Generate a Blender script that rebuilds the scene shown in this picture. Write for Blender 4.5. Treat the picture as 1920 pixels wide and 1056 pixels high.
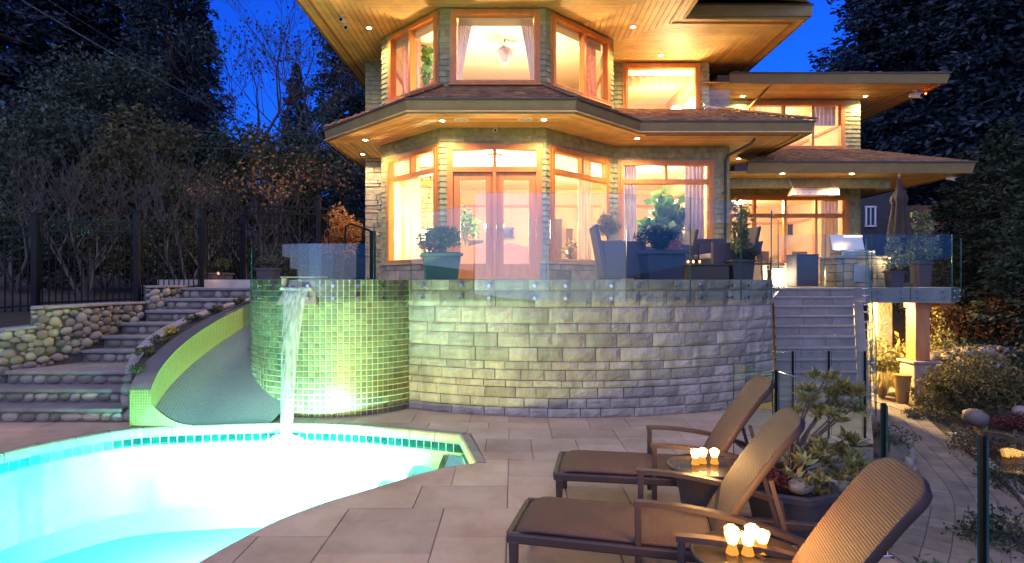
import bpy, bmesh, math, random
import numpy as np
from mathutils import Vector, Matrix
from mathutils.geometry import delaunay_2d_cdt

for o in list(bpy.data.objects):
    bpy.data.objects.remove(o, do_unlink=True)
scene = bpy.context.scene
col = scene.collection
R = math.radians
random.seed(7)

# ------------------------------------------------------------------ camera
FPX, HZ, CAMZ = 1085.0, 525.0, 1.95          # focal length in photo pixels, horizon row, eye height
cam_d = bpy.data.cameras.new('camera')
cam_d.sensor_width = 36.0
cam_d.lens = 36.0 * FPX / 1920.0
cam_d.shift_y = -(528.0 - HZ) / 1920.0
cam_d.clip_start, cam_d.clip_end = 0.05, 2000.0
cam = bpy.data.objects.new('camera', cam_d)
cam.location = (0, 0, CAMZ)
cam.rotation_euler = (R(90), 0, 0)
col.objects.link(cam)
scene.camera = cam

# ------------------------------------------------------------------ sky, sun, exposure (blue hour)
SUN_EL, SUN_AZ = 7.0, 200.0                  # low sun behind the camera, already mostly gone
world = bpy.data.worlds.new('World')
scene.world = world
world.use_nodes = True
wn = world.node_tree.nodes
wl = world.node_tree.links
bg = wn['Background']
sky = wn.new('ShaderNodeTexSky')
sky.sky_type = 'NISHITA'
sky.sun_disc = False
sky.sun_elevation = R(SUN_EL)
sky.sun_rotation = R(SUN_AZ)
sky.ozone_density = 6.0
sky.air_density = 1.0
sky.dust_density = 0.3
tint = wn.new('ShaderNodeMix')
tint.data_type = 'RGBA'
tint.blend_type = 'MULTIPLY'
tint.inputs[0].default_value = 1.0
tint.inputs[7].default_value = (0.15, 0.46, 1.45, 1)
wl.new(sky.outputs[0], tint.inputs[6])
wl.new(tint.outputs[2], bg.inputs[0])
bg.inputs[1].default_value = 0.085
sun_d = bpy.data.lights.new('sun', 'SUN')
sun_d.energy = 0.68
sun_d.angle = R(110)
sun_d.color = (0.94, 0.89, 0.97)
sun_o = bpy.data.objects.new('sun', sun_d)
sun_o.rotation_euler = (R(45), 0, R(-15))
col.objects.link(sun_o)
vs = scene.view_settings
vs.view_transform = 'Standard'
vs.look = 'None'
vs.exposure = 1.6
vs.gamma = 1.0
cy = scene.cycles
cy.use_denoising = True
cy.max_bounces = 10
cy.diffuse_bounces = 4
cy.glossy_bounces = 4
cy.transmission_bounces = 6
cy.transparent_max_bounces = 24
cy.sample_clamp_indirect = 6.0
cy.caustics_reflective = False
cy.caustics_refractive = False

# ------------------------------------------------------------------ helpers
def px(x, y, Y):
    """world point on the ray through photo pixel (x, y) at depth Y"""
    return Vector(((x - 960.0) / FPX * Y, Y, CAMZ - (y - HZ) / FPX * Y))

def gnd(x, y, z=0.0):
    Y = (CAMZ - z) * FPX / (y - HZ)
    return Vector(((x - 960.0) / FPX * Y, Y, z))

def lerp(a, b, t):
    return tuple(p + (q - p) * t for p, q in zip(a, b))

class MB:
    """collects geometry and links it as ONE mesh object"""
    def __init__(self):
        self.v, self.f, self.m = [], [], []
    def add(self, verts, faces, mi=0):
        n = len(self.v)
        self.v += [tuple(p) for p in verts]
        self.f += [tuple(i + n for i in f) for f in faces]
        self.m += [mi] * len(faces)
        return self
    def box(self, c, s, rz=0.0, mi=0, taper=1.0, M=None):
        hx, hy, hz = s[0] / 2, s[1] / 2, s[2] / 2
        pts = []
        for z, t in ((-hz, 1.0), (hz, taper)):
            for x, y in ((-hx, -hy), (hx, -hy), (hx, hy), (-hx, hy)):
                pts.append(Vector((x * t, y * t, z)))
        m = M if M is not None else Matrix.Rotation(rz, 3, 'Z')
        c = Vector(c)
        return self.add([m @ p + c for p in pts],
                        [(3, 2, 1, 0), (4, 5, 6, 7), (0, 1, 5, 4), (1, 2, 6, 5), (2, 3, 7, 6), (3, 0, 4, 7)], mi)
    def hexa(self, b, t, mi=0):
        """b, t: four bottom and four top points"""
        return self.add(list(b) + list(t),
                        [(3, 2, 1, 0), (4, 5, 6, 7), (0, 1, 5, 4), (1, 2, 6, 5), (2, 3, 7, 6), (3, 0, 4, 7)], mi)
    def bar(self, a, b, w, h=None, mi=0, up=(0, 0, 1)):
        a, b = Vector(a), Vector(b)
        h = w if h is None else h
        d = (b - a).normalized()
        u = Vector(up)
        if abs(d.dot(u)) > 0.98:
            u = Vector((0, 1, 0))
        s = d.cross(u).normalized()
        u = s.cross(d).normalized()
        q = [(-s * w / 2 - u * h / 2), (s * w / 2 - u * h / 2), (s * w / 2 + u * h / 2), (-s * w / 2 + u * h / 2)]
        return self.add([a + k for k in q] + [b + k for k in q],
                        [(3, 2, 1, 0), (4, 5, 6, 7), (0, 1, 5, 4), (1, 2, 6, 5), (2, 3, 7, 6), (3, 0, 4, 7)], mi)
    def prism(self, poly, z0, z1, mi=0):
        n = len(poly)
        vs_ = [(p[0], p[1], z0) for p in poly] + [(p[0], p[1], z1) for p in poly]
        area = sum(poly[i][0] * poly[(i + 1) % n][1] - poly[(i + 1) % n][0] * poly[i][1] for i in range(n))
        top, bot = tuple(range(n, 2 * n)), tuple(reversed(range(n)))
        sides = [(i, (i + 1) % n, n + (i + 1) % n, n + i) for i in range(n)]
        if area < 0:
            top, bot = tuple(reversed(top)), tuple(reversed(bot))
            sides = [tuple(reversed(s)) for s in sides]
        return self.add(vs_, [top, bot] + sides, mi)
    def tube(self, pts, r, n=8, mi=0, caps=True):
        pts = [Vector(p) for p in pts]
        rs = r if isinstance(r, (list, tuple)) else [r] * len(pts)
        vv, ff = [], []
        ref = None
        for i, p in enumerate(pts):
            d = (pts[min(i + 1, len(pts) - 1)] - pts[max(i - 1, 0)]).normalized()
            if ref is None:
                ref = Vector((0, 0, 1)) if abs(d.z) < 0.9 else Vector((1, 0, 0))
            s = d.cross(ref).normalized()
            u = s.cross(d).normalized()
            ref = u
            for k in range(n):
                a = 2 * math.pi * k / n
                vv.append(p + (s * math.cos(a) + u * math.sin(a)) * rs[i])
        for i in range(len(pts) - 1):
            for k in range(n):
                a, b = i * n + k, i * n + (k + 1) % n
                ff.append((a, b, b + n, a + n))
        if caps:
            ff.append(tuple(reversed(range(n))))
            ff.append(tuple(range((len(pts) - 1) * n, len(pts) * n)))
        return self.add(vv, ff, mi)
    def lathe(self, prof, c=(0, 0, 0), n=24, mi=0, sx=1.0, sy=1.0):
        vv, ff = [], []
        for r, z in prof:
            for k in range(n):
                a = 2 * math.pi * k / n
                vv.append((c[0] + r * math.cos(a) * sx, c[1] + r * math.sin(a) * sy, c[2] + z))
        for i in range(len(prof) - 1):
            for k in range(n):
                a, b = i * n + k, i * n + (k + 1) % n
                ff.append((a, b, b + n, a + n))
        ff.append(tuple(reversed(range(n))))
        ff.append(tuple(range((len(prof) - 1) * n, len(prof) * n)))
        return self.add(vv, ff, mi)
    def build(self, name, mats, parent=None, smooth=False, kind=None, local=False, bevel=0.0, label=None):
        off = Vector((0, 0, 0))
        if parent is not None and not local:
            off = world_loc(parent)
        me = bpy.data.meshes.new(name)
        me.from_pydata([(p[0] - off.x, p[1] - off.y, p[2] - off.z) for p in self.v], [], self.f)
        mats = mats if isinstance(mats, (list, tuple)) else [mats]
        for m in mats:
            me.materials.append(M[m])
        if len(mats) > 1:
            me.polygons.foreach_set('material_index', self.m)
        if smooth:
            me.polygons.foreach_set('use_smooth', [True] * len(me.polygons))
        me.update()
        o = bpy.data.objects.new(name, me)
        col.objects.link(o)
        if parent is not None:
            o.parent = parent
        if bevel:
            b = o.modifiers.new('bevel', 'BEVEL')
            b.width = bevel
            b.segments = 2
            b.limit_method = 'ANGLE'
        if kind:
            o['kind'] = kind
        if label:
            o['label'] = label
        return o

def world_loc(o):
    v = Vector(o.location)
    while o.parent is not None:
        o = o.parent
        v = v + Vector(o.location)
    return v

def tag(o, label, cat, group=None):
    o['label'] = label
    o['category'] = cat
    if group:
        o['group'] = group
    return o

def thing(name, label, cat, loc=(0, 0, 0), rz=0.0, group=None):
    o = bpy.data.objects.new(name, None)
    o.empty_display_size = 0.1
    o.location = loc
    o.rotation_euler = (0, 0, rz)
    col.objects.link(o)
    return tag(o, label, cat, group)

def struct(o):
    o['kind'] = 'structure'
    return o

def copy_tree(o, parent=None):
    c = o.copy()
    col.objects.link(c)
    c.parent = parent
    for ch in list(o.children):
        copy_tree(ch, c)
    return c

def lamp(name, kind, loc, energy, color, radius=0.05, parent=None, **kw):
    d = bpy.data.lights.new(name, kind)
    d.energy = energy
    d.color = color
    d.shadow_soft_size = radius
    if kind == 'SPOT':
        d.spot_size = R(kw.get('cone', 120))
        d.spot_blend = 0.7
    o = bpy.data.objects.new(name, d)
    col.objects.link(o)
    o.location = loc
    if parent is not None:
        o.parent = parent
        o.location = Vector(loc) - world_loc(parent)
    if 'rot' in kw:
        o.rotation_euler = kw['rot']
    return o

def catmull(pts, n=8, closed=False):
    P = [Vector(p) for p in pts]
    out = []
    N = len(P)
    for i in range(N if closed else N - 1):
        if closed:
            p0, p1, p2, p3 = P[(i - 1) % N], P[i], P[(i + 1) % N], P[(i + 2) % N]
        else:
            p0, p1, p2, p3 = P[max(i - 1, 0)], P[i], P[i + 1], P[min(i + 2, N - 1)]
        for k in range(n):
            t = k / n
            out.append(0.5 * ((2 * p1) + (p2 - p0) * t + (2 * p0 - 5 * p1 + 4 * p2 - p3) * t * t
                              + (3 * p1 - p0 - 3 * p2 + p3) * t ** 3))
    if not closed:
        out.append(P[-1])
    return out

# ------------------------------------------------------------------ materials
M = {}

def nodes_of(name):
    m = bpy.data.materials.new(name)
    m.use_nodes = True
    M[name] = m
    nt = m.node_tree
    return m, nt, nt.nodes['Principled BSDF'], nt.nodes['Material Output']

def mat(name, c, rough=0.7, var=0.0, scale=4.0, bump=0.0, bscale=None, c2=None, metal=0.0, island=0.0,
        spec=0.5, coords='Object', stretch=(1, 1, 1), sheen=0.0, trans=0.0, objvar=0.0):
    m, nt, b, out = nodes_of(name)
    N, L = nt.nodes, nt.links
    b.inputs['Base Color'].default_value = (*c, 1)
    b.inputs['Roughness'].default_value = rough
    b.inputs['Metallic'].default_value = metal
    b.inputs['Specular IOR Level'].default_value = spec
    tc = N.new('ShaderNodeTexCoord')
    mp = N.new('ShaderNodeMapping')
    mp.inputs['Scale'].default_value = stretch
    L.new(tc.outputs[coords], mp.inputs[0])
    colour = None
    if var or c2:
        nz = N.new('ShaderNodeTexNoise')
        nz.inputs['Scale'].default_value = scale
        nz.inputs['Detail'].default_value = 7
        nz.inputs['Roughness'].default_value = 0.65
        L.new(mp.outputs[0], nz.inputs[0])
        rp = N.new('ShaderNodeValToRGB')
        rp.color_ramp.elements[0].position = 0.32
        rp.color_ramp.elements[1].position = 0.70
        a = tuple(max(0, k * (1 - var)) for k in c)
        d = c2 if c2 else tuple(min(1, k * (1 + var)) for k in c)
        rp.color_ramp.elements[0].color = (*a, 1)
        rp.color_ramp.elements[1].color = (*d, 1)
        L.new(nz.outputs[0], rp.inputs[0])
        colour = rp.outputs[0]
    if island or objvar:
        hs = N.new('ShaderNodeHueSaturation')
        if island:
            g = N.new('ShaderNodeNewGeometry')
            rnd, amt = g.outputs['Random Per Island'], island
        else:
            g = N.new('ShaderNodeObjectInfo')
            rnd, amt = g.outputs['Random'], objvar
        mr = N.new('ShaderNodeMapRange')
        mr.inputs[3].default_value = 1 - amt
        mr.inputs[4].default_value = 1 + amt
        L.new(rnd, mr.inputs[0])
        L.new(mr.outputs[0], hs.inputs['Value'])
        mr2 = N.new('ShaderNodeMapRange')
        mr2.inputs[3].default_value = 0.5 - 0.05 * amt
        mr2.inputs[4].default_value = 0.5 + 0.05 * amt
        ml = N.new('ShaderNodeMath')
        ml.operation = 'FRACT'
        m7 = N.new('ShaderNodeMath')
        m7.operation = 'MULTIPLY'
        m7.inputs[1].default_value = 7.31
        L.new(rnd, m7.inputs[0])
        L.new(m7.outputs[0], ml.inputs[0])
        L.new(ml.outputs[0], mr2.inputs[0])
        L.new(mr2.outputs[0], hs.inputs['Hue'])
        if colour is not None:
            L.new(colour, hs.inputs['Color'])
        else:
            hs.inputs['Color'].default_value = (*c, 1)
        colour = hs.outputs[0]
    if colour is not None:
        L.new(colour, b.inputs['Base Color'])
    if bump:
        nb = N.new('ShaderNodeTexNoise')
        nb.inputs['Scale'].default_value = bscale or scale * 4
        nb.inputs['Detail'].default_value = 8
        L.new(mp.outputs[0], nb.inputs[0])
        bp = N.new('ShaderNodeBump')
        bp.inputs['Strength'].default_value = bump
        bp.inputs['Distance'].default_value = 0.02
        L.new(nb.outputs[0], bp.inputs['Height'])
        L.new(bp.outputs[0], b.inputs['Normal'])
    if trans:
        # thin leaves or cloth: part of the light passes through
        tl = N.new('ShaderNodeBsdfTranslucent')
        if colour is not None:
            L.new(colour, tl.inputs[0])
        else:
            tl.inputs[0].default_value = (*c, 1)
        mx = N.new('ShaderNodeMixShader')
        mx.inputs[0].default_value = trans
        L.new(b.outputs[0], mx.inputs[1])
        L.new(tl.outputs[0], mx.inputs[2])
        L.new(mx.outputs[0], out.inputs[0])
    return m

def glass(name, tintc=(0.9, 0.97, 0.95), f0=0.05, f1=0.6, rough=0.0):
    """clear sheet: transparent with a mirror share that grows at grazing angles"""
    m, nt, b, out = nodes_of(name)
    N, L = nt.nodes, nt.links
    N.remove(b)
    lw = N.new('ShaderNodeLayerWeight')
    lw.inputs[0].default_value = 0.5
    pw = N.new('ShaderNodeMath')
    pw.operation = 'POWER'
    pw.inputs[1].default_value = 4.0
    L.new(lw.outputs['Facing'], pw.inputs[0])
    mr = N.new('ShaderNodeMapRange')
    mr.inputs[3].default_value = f0
    mr.inputs[4].default_value = f1
    L.new(pw.outputs[0], mr.inputs[0])
    tr = N.new('ShaderNodeBsdfTransparent')
    tr.inputs[0].default_value = (*tintc, 1)
    gl = N.new('ShaderNodeBsdfGlossy')
    gl.inputs['Roughness'].default_value = rough
    mx = N.new('ShaderNodeMixShader')
    L.new(mr.outputs[0], mx.inputs[0])
    L.new(tr.outputs[0], mx.inputs[1])
    L.new(gl.outputs[0], mx.inputs[2])
    L.new(mx.outputs[0], out.inputs[0])
    return m, nt, gl, mx

def emit(name, c, s):
    m, nt, b, out = nodes_of(name)
    e = nt.nodes.new('ShaderNodeEmission')
    e.inputs[0].default_value = (*c, 1)
    e.inputs[1].default_value = s
    nt.links.new(e.outputs[0], out.inputs[0])
    return m

WARM = (1.0, 0.74, 0.40)
mat('soil', (0.035, 0.026, 0.018), 0.95, 0.5, 3.0, 0.6, 25)
mat('grassy', (0.03, 0.035, 0.015), 0.95, 0.6, 1.2, 0.8, 12, c2=(0.05, 0.035, 0.02))
mat('grout', (0.22, 0.18, 0.14), 0.95, 0.3, 10, 0.3, 60)
mat('paver', (0.40, 0.265, 0.15), 0.55, 0.0, 1.3, 0.3, 20, c2=(0.62, 0.455, 0.295), objvar=0.13, spec=0.35)
mat('paver_path', (0.22, 0.17, 0.14), 0.8, 0.3, 5, 0.3, 40, objvar=0.2)
mat('coping', (0.33, 0.29, 0.20), 0.55, 0.18, 5, 0.25, 30, objvar=0.10)
mat('plaster', (0.80, 0.84, 0.82), 0.6, 0.05, 3)
mat('plaster_pale', (0.50, 0.70, 0.74), 0.6, 0.05, 3)
mat('tile_dark', (0.005, 0.030, 0.026), 0.15, 0.2, 8, objvar=0.3)
mat('tile_spa', (0.105, 0.115, 0.045), 0.42, 0.25, 14, 0.05, 30, objvar=0.35)
mat('tile_spa_rest', (0.105, 0.115, 0.045), 0.42, 0.25, 14, 0.05, 30, island=0.35)
mat('tile_grout', (0.70, 0.69, 0.52), 0.9, 0.12, 20)
mat('stone_block', (0.215, 0.19, 0.145), 0.9, 0.0, 4.0, 0.6, 26, c2=(0.42, 0.37, 0.28), objvar=0.24, stretch=(1.3, 1.3, .55))
mat('mortar', (0.24, 0.21, 0.16), 0.95, 0.2, 20, 0.4, 60)
mat('river_rock', (0.24, 0.20, 0.15), 0.62, 0.25, 5, 0.2, 40, objvar=0.45)
mat('rock_mortar', (0.15, 0.13, 0.10), 0.95, 0.25, 18, 0.6, 50)
mat('flagstone', (0.20, 0.18, 0.16), 0.8, 0.25, 4, 0.4, 30, objvar=0.15)
mat('cap_stone', (0.26, 0.23, 0.21), 0.75, 0.15, 5, 0.2, 40)
mat('concrete', (0.26, 0.25, 0.235), 0.85, 0.15, 4, 0.3, 30)
mat('stair_stone', (0.24, 0.215, 0.19), 0.8, 0.22, 3.5, 0.35, 30, objvar=0.12)
mat('terrace_stone', (0.42, 0.35, 0.27), 0.6, 0.2, 3, 0.2, 30)
mat('shingle', (0.33, 0.31, 0.155), 0.85, 0.25, 9, 0.3, 60, island=0.16)
mat('wall_core', (0.13, 0.125, 0.09), 0.9, 0.1, 6)
mat('house_stone', (0.33, 0.28, 0.20), 0.85, 0.3, 4, 0.9, 25, objvar=0.2)
mat('roof_shingle', (0.33, 0.18, 0.08), 0.85, 0.3, 7, 0.4, 50, island=0.3)
mat('fascia', (0.25, 0.165, 0.05), 0.6, 0.15, 3, 0.1, 20)
mat('gutter', (0.055, 0.045, 0.04), 0.5, 0.1, 3)
mat('cedar', (0.66, 0.42, 0.16), 0.55, 0.22, 2.0, 0.12, 20, stretch=(1, 1, 1), island=0.2)
mat('fir_frame', (0.62, 0.23, 0.05), 0.42, 0.15, 3, 0.05, 30, stretch=(3, 3, 0.6))
mat('plaster_wall', (0.60, 0.42, 0.27), 0.85, 0.05, 2)
mat('plaster_ceiling', (0.88, 0.80, 0.62), 0.9, 0.03, 2)
mat('wood_floor', (0.28, 0.15, 0.07), 0.4, 0.25, 3, stretch=(8, 0.7, 1))
mat('moulding', (0.50, 0.20, 0.06), 0.5, 0.1, 4)
mat('curtain_cream', (0.66, 0.56, 0.44), 0.9, 0.05, 5, trans=0.3)
mat('curtain_blue', (0.40, 0.36, 0.50), 0.9, 0.08, 5, trans=0.3)
mat('curtain_rose', (0.62, 0.34, 0.32), 0.9, 0.25, 14, trans=0.3)
mat('blind', (0.62, 0.56, 0.47), 0.9, 0.05, 5, trans=0.4)
mat('sofa', (0.78, 0.66, 0.55), 0.9, 0.04, 5, 0.1, 60)
mat('dark_wood', (0.10, 0.05, 0.035), 0.4, 0.2, 4)
mat('screen', (0.015, 0.02, 0.045), 0.15)
mat('brass', (0.45, 0.28, 0.10), 0.35, metal=1.0)
mat('chrome', (0.62, 0.64, 0.66), 0.2, metal=1.0)
mat('steel', (0.50, 0.50, 0.50), 0.3, 0.05, 6, metal=1.0)
mat('black_metal', (0.007, 0.007, 0.009), 0.6, 0.1, 8, spec=0.15)
mat('white_plastic', (0.72, 0.72, 0.70), 0.4)
mat('wicker_frame', (0.052, 0.033, 0.025), 0.45, 0.15, 40, 0.15, 200)
mat('planter_green', (0.055, 0.17, 0.105), 0.5, 0.15, 5, 0.05, 40)
mat('planter_dark', (0.045, 0.045, 0.052), 0.6, 0.2, 6, 0.1, 40)
mat('planter_blue', (0.03, 0.035, 0.07), 0.55, 0.15, 6, 0.05, 40)
mat('wicker_chair', (0.075, 0.062, 0.085), 0.7, 0.15, 30, 0.5, 160)
mat('cushion', (0.50, 0.42, 0.36), 0.95, 0.05, 8, 0.1, 80)
mat('umbrella', (0.030, 0.022, 0.018), 0.85, 0.15, 8, 0.1, 50)
mat('post_wood', (0.42, 0.17, 0.05), 0.55, 0.2, 3, 0.15, 30, stretch=(3, 3, 0.5))
mat('bark', (0.055, 0.042, 0.033), 0.95, 0.35, 6, 0.9, 30, stretch=(1, 1, 0.4))
mat('bark_pale', (0.085, 0.072, 0.06), 0.9, 0.3, 6, 0.5, 30)
mat('twig', (0.055, 0.045, 0.04), 0.9, 0.2, 6)
mat('needle', (0.017, 0.031, 0.042), 0.6, island=0.6, spec=0.35)
mat('needle_pale', (0.036, 0.048, 0.030), 0.9, island=0.5, spec=0.1)
mat('needle_light', (0.16, 0.19, 0.085), 0.75, island=0.35)
mat('leaf_dark', (0.046, 0.062, 0.038), 0.65, spec=0.35, island=0.5, trans=0.2)
mat('leaf_olive', (0.105, 0.095, 0.038), 0.75, spec=0.2, island=0.45, trans=0.25)
mat('leaf_mid', (0.07, 0.15, 0.045), 0.5, island=0.4, trans=0.25)
mat('leaf_house', (0.10, 0.26, 0.07), 0.4, island=0.35, trans=0.3)
mat('leaf_yellow', (0.33, 0.25, 0.085), 0.6, island=0.35, trans=0.25)
mat('leaf_autumn', (0.42, 0.19, 0.055), 0.6, island=0.4, trans=0.3)
mat('leaf_pieris', (0.21, 0.22, 0.075), 0.45, island=0.4, trans=0.25)
mat('leaf_red', (0.11, 0.02, 0.016), 0.6, island=0.5, trans=0.2)
mat('leaf_brown', (0.05, 0.028, 0.016), 0.85, spec=0.1, island=0.5, trans=0.2)
mat('leaf_groundcover', (0.060, 0.065, 0.032), 0.7, island=0.5, trans=0.2)
mat('grass_blade', (0.33, 0.27, 0.09), 0.7, island=0.35, trans=0.2)
mat('flower_pink', (0.50, 0.22, 0.20), 0.7, island=0.4, trans=0.2)
mat('neighbour_wall', (0.06, 0.055, 0.06), 0.9, 0.2, 4)
mat('fence_board', (0.14, 0.062, 0.035), 0.85, 0.3, 4, 0.3, 20, stretch=(4, 4, 0.4))
mat('wire', (0.06, 0.06, 0.065), 0.6)
mat('candle_wax', (0.85, 0.72, 0.45), 0.6)
mat('glass_edge', (0.015, 0.10, 0.085), 0.15, spec=0.6)
mat('heater_panel', (0.55, 0.47, 0.42), 0.4, 0.08, 8, metal=0.6)
emit('lamp_lens', (1.0, 0.78, 0.45), 30)
emit('bulb', (1.0, 0.74, 0.40), 14)
emit('flame', (1.0, 0.55, 0.16), 5)
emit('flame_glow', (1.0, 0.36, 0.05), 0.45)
emit('grill_lamp', (1.0, 0.55, 0.2), 2)
emit('camera_led', (1.0, 0.12, 0.02), 8)
glass('window_glass', (0.97, 0.96, 0.93), 0.03, 0.5)
glass('rail_glass', (0.92, 0.965, 0.95), 0.05, 0.36)
glass('cup_glass', (0.98, 0.93, 0.85), 0.05, 0.5)
glass('table_glass', (0.75, 0.78, 0.76), 0.10, 0.8)

glass('spa_water', (0.80, 0.98, 1.0), 0.03, 0.55)
# pool water: clear sheet with small ripples
m, nt, gl, mx = glass('water', (0.80, 0.98, 1.0), 0.03, 0.55)
nz = nt.nodes.new('ShaderNodeTexNoise')
nz.inputs['Scale'].default_value = 3.5
nz.inputs['Detail'].default_value = 3
tcw = nt.nodes.new('ShaderNodeTexCoord')
nt.links.new(tcw.outputs['Object'], nz.inputs[0])
bpw = nt.nodes.new('ShaderNodeBump')
bpw.inputs['Strength'].default_value = 0.6
bpw.inputs['Distance'].default_value = 0.03
nt.links.new(nz.outputs[0], bpw.inputs['Height'])
nt.links.new(bpw.outputs[0], gl.inputs['Normal'])

va = nt.nodes.new('ShaderNodeVolumeAbsorption')
va.inputs['Color'].default_value = (0.0, 0.94, 1.0, 1)
va.inputs['Density'].default_value = 0.58
nt.links.new(va.outputs[0], nt.nodes['Material Output'].inputs['Volume'])

# falling water: streaky, half clear, half white
m, nt, b, out = nodes_of('falling_water')
N, L = nt.nodes, nt.links
b.inputs['Base Color'].default_value = (0.85, 0.92, 0.90, 1)
b.inputs['Roughness'].default_value = 0.25
tc = N.new('ShaderNodeTexCoord')
mp = N.new('ShaderNodeMapping')
mp.inputs['Scale'].default_value = (26, 26, 1.6)
nz = N.new('ShaderNodeTexNoise')
nz.inputs['Scale'].default_value = 1.0
nz.inputs['Detail'].default_value = 4
rp = N.new('ShaderNodeMapRange')
rp.inputs[1].default_value, rp.inputs[2].default_value = 0.35, 0.7
rp.inputs[3].default_value, rp.inputs[4].default_value = 0.25, 0.75
tl = N.new('ShaderNodeBsdfTranslucent')
tl.inputs[0].default_value = (0.85, 0.92, 0.90, 1)
ms = N.new('ShaderNodeMixShader')
ms.inputs[0].default_value = 0.5
tr = N.new('ShaderNodeBsdfTransparent')
mx = N.new('ShaderNodeMixShader')
L.new(tc.outputs['Object'], mp.inputs[0]); L.new(mp.outputs[0], nz.inputs[0]); L.new(nz.outputs[0], rp.inputs[0])
L.new(b.outputs[0], ms.inputs[1]); L.new(tl.outputs[0], ms.inputs[2])
L.new(rp.outputs[0], mx.inputs[0]); L.new(tr.outputs[0], mx.inputs[1]); L.new(ms.outputs[0], mx.inputs[2])
L.new(mx.outputs[0], out.inputs[0])

def weave(name, c, cgap, sc, rough=0.42):
    """basket weave from two crossed waves on the UV map (metres)"""
    m, nt, b, out = nodes_of(name)
    N, L = nt.nodes, nt.links
    uv = N.new('ShaderNodeUVMap')
    sep = N.new('ShaderNodeSeparateXYZ')
    L.new(uv.outputs[0], sep.inputs[0])
    def wv(src, mul, add=None):
        a = N.new('ShaderNodeMath'); a.operation = 'MULTIPLY'; a.inputs[1].default_value = mul
        L.new(src, a.inputs[0])
        s = N.new('ShaderNodeMath'); s.operation = 'SINE'
        L.new(a.outputs[0], s.inputs[0])
        return s.outputs[0]
    k = 2 * math.pi / sc
    u, v = wv(sep.outputs[0], k), wv(sep.outputs[1], k)
    pr = N.new('ShaderNodeMath'); pr.operation = 'MULTIPLY'
    L.new(u, pr.inputs[0]); L.new(v, pr.inputs[1])
    ab = N.new('ShaderNodeMath'); ab.operation = 'ABSOLUTE'
    L.new(pr.outputs[0], ab.inputs[0])
    rp = N.new('ShaderNodeValToRGB')
    rp.color_ramp.elements[0].position, rp.color_ramp.elements[1].position = 0.02, 0.38
    rp.color_ramp.elements[0].color, rp.color_ramp.elements[1].color = (*cgap, 1), (*c, 1)
    L.new(ab.outputs[0], rp.inputs[0])
    L.new(rp.outputs[0], b.inputs['Base Color'])
    b.inputs['Roughness'].default_value = rough
    bp = N.new('ShaderNodeBump'); bp.inputs['Strength'].default_value = 0.9; bp.inputs['Distance'].default_value = 0.004
    L.new(ab.outputs[0], bp.inputs['Height']); L.new(bp.outputs[0], b.inputs['Normal'])

weave('sling', (0.165, 0.082, 0.042), (0.035, 0.017, 0.010), 0.026, 0.6)
weave('wicker', (0.085, 0.062, 0.045), (0.012, 0.009, 0.008), 0.036)

def mosaic(name, c1, c2, cg, sc, gap=0.16, rough=0.2):
    """fine mosaic on the UV map (metres): tiles far below ten pixels"""
    m, nt, b, out = nodes_of(name)
    N, L = nt.nodes, nt.links
    uv = N.new('ShaderNodeUVMap')
    br = N.new('ShaderNodeTexBrick')
    br.offset = 0.0
    br.inputs['Color1'].default_value = (*c1, 1)
    br.inputs['Color2'].default_value = (*c2, 1)
    br.inputs['Mortar'].default_value = (*cg, 1)
    br.inputs['Scale'].default_value = 1.0
    br.inputs['Mortar Size'].default_value = sc * gap * 0.5
    br.inputs['Brick Width'].default_value = sc
    br.inputs['Row Height'].default_value = sc
    L.new(uv.outputs[0], br.inputs[0])
    L.new(br.outputs[0], b.inputs['Base Color'])
    b.inputs['Roughness'].default_value = rough
    bp = N.new('ShaderNodeBump'); bp.inputs['Strength'].default_value = 0.5; bp.inputs['Distance'].default_value = 0.003
    bp.invert = True
    L.new(br.outputs['Fac'], bp.inputs['Height']); L.new(bp.outputs[0], b.inputs['Normal'])

mosaic('mosaic_slide', (0.095, 0.088, 0.082), (0.11, 0.102, 0.095), (0.16, 0.15, 0.14), 0.036)
mosaic('mosaic_side', (0.17, 0.14, 0.035), (0.21, 0.17, 0.045), (0.38, 0.32, 0.13), 0.036)

def set_uv(o, uvs):
    """uvs: one (u, v) per vertex"""
    me = o.data
    lay = me.uv_layers.new(name='UVMap')
    for lp in me.loops:
        lay.data[lp.index].uv = uvs[lp.vertex_index]
# ================================================================== GROUND
def inside(poly, x, y):
    c = False
    n = len(poly)
    j = n - 1
    for i in range(n):
        xi, yi, xj, yj = poly[i][0], poly[i][1], poly[j][0], poly[j][1]
        if (yi > y) != (yj > y) and x < (xj - xi) * (y - yi) / (yj - yi) + xi:
            c = not c
        j = i
    return c

def sstep(a, b, x):
    t = max(0.0, min(1.0, (x - a) / (b - a)))
    return t * t * (3 - 2 * t)

def terrain_z(x, y):
    # right garden half a metre below the patio, hill at the back right, terraces up to the left
    zr = -0.58 + 1.3 * sstep(12.5, 17, y) * sstep(7, 11, x) + 0.06 * max(0, y - 16) + 0.16 * max(0, x - 11.5)
    zl = -.1 + 1.0 * sstep(8.8, 9.3, y) + 0.55 * sstep(8.8, 10.2, y) + 0.09 * max(0, y - 13) + 0.10 * max(0, -8 - x)
    zb = 1.4 + 0.08 * max(0, y - 20)
    if x > 2.7:
        w = sstep(9.5, 11, x)
        b = sstep(15, 19, y)
        z = zr * (1 - b * (1 - w)) + zb * b * (1 - w)
    elif x < -7.3:
        z = zl
    else:
        z = -2.6 if y < 12.5 else zb
        if y < 0.6:
            z = -0.3
    if y > 12.5 and -7.3 <= x <= 2.7:
        z = zb
    return z

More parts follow.
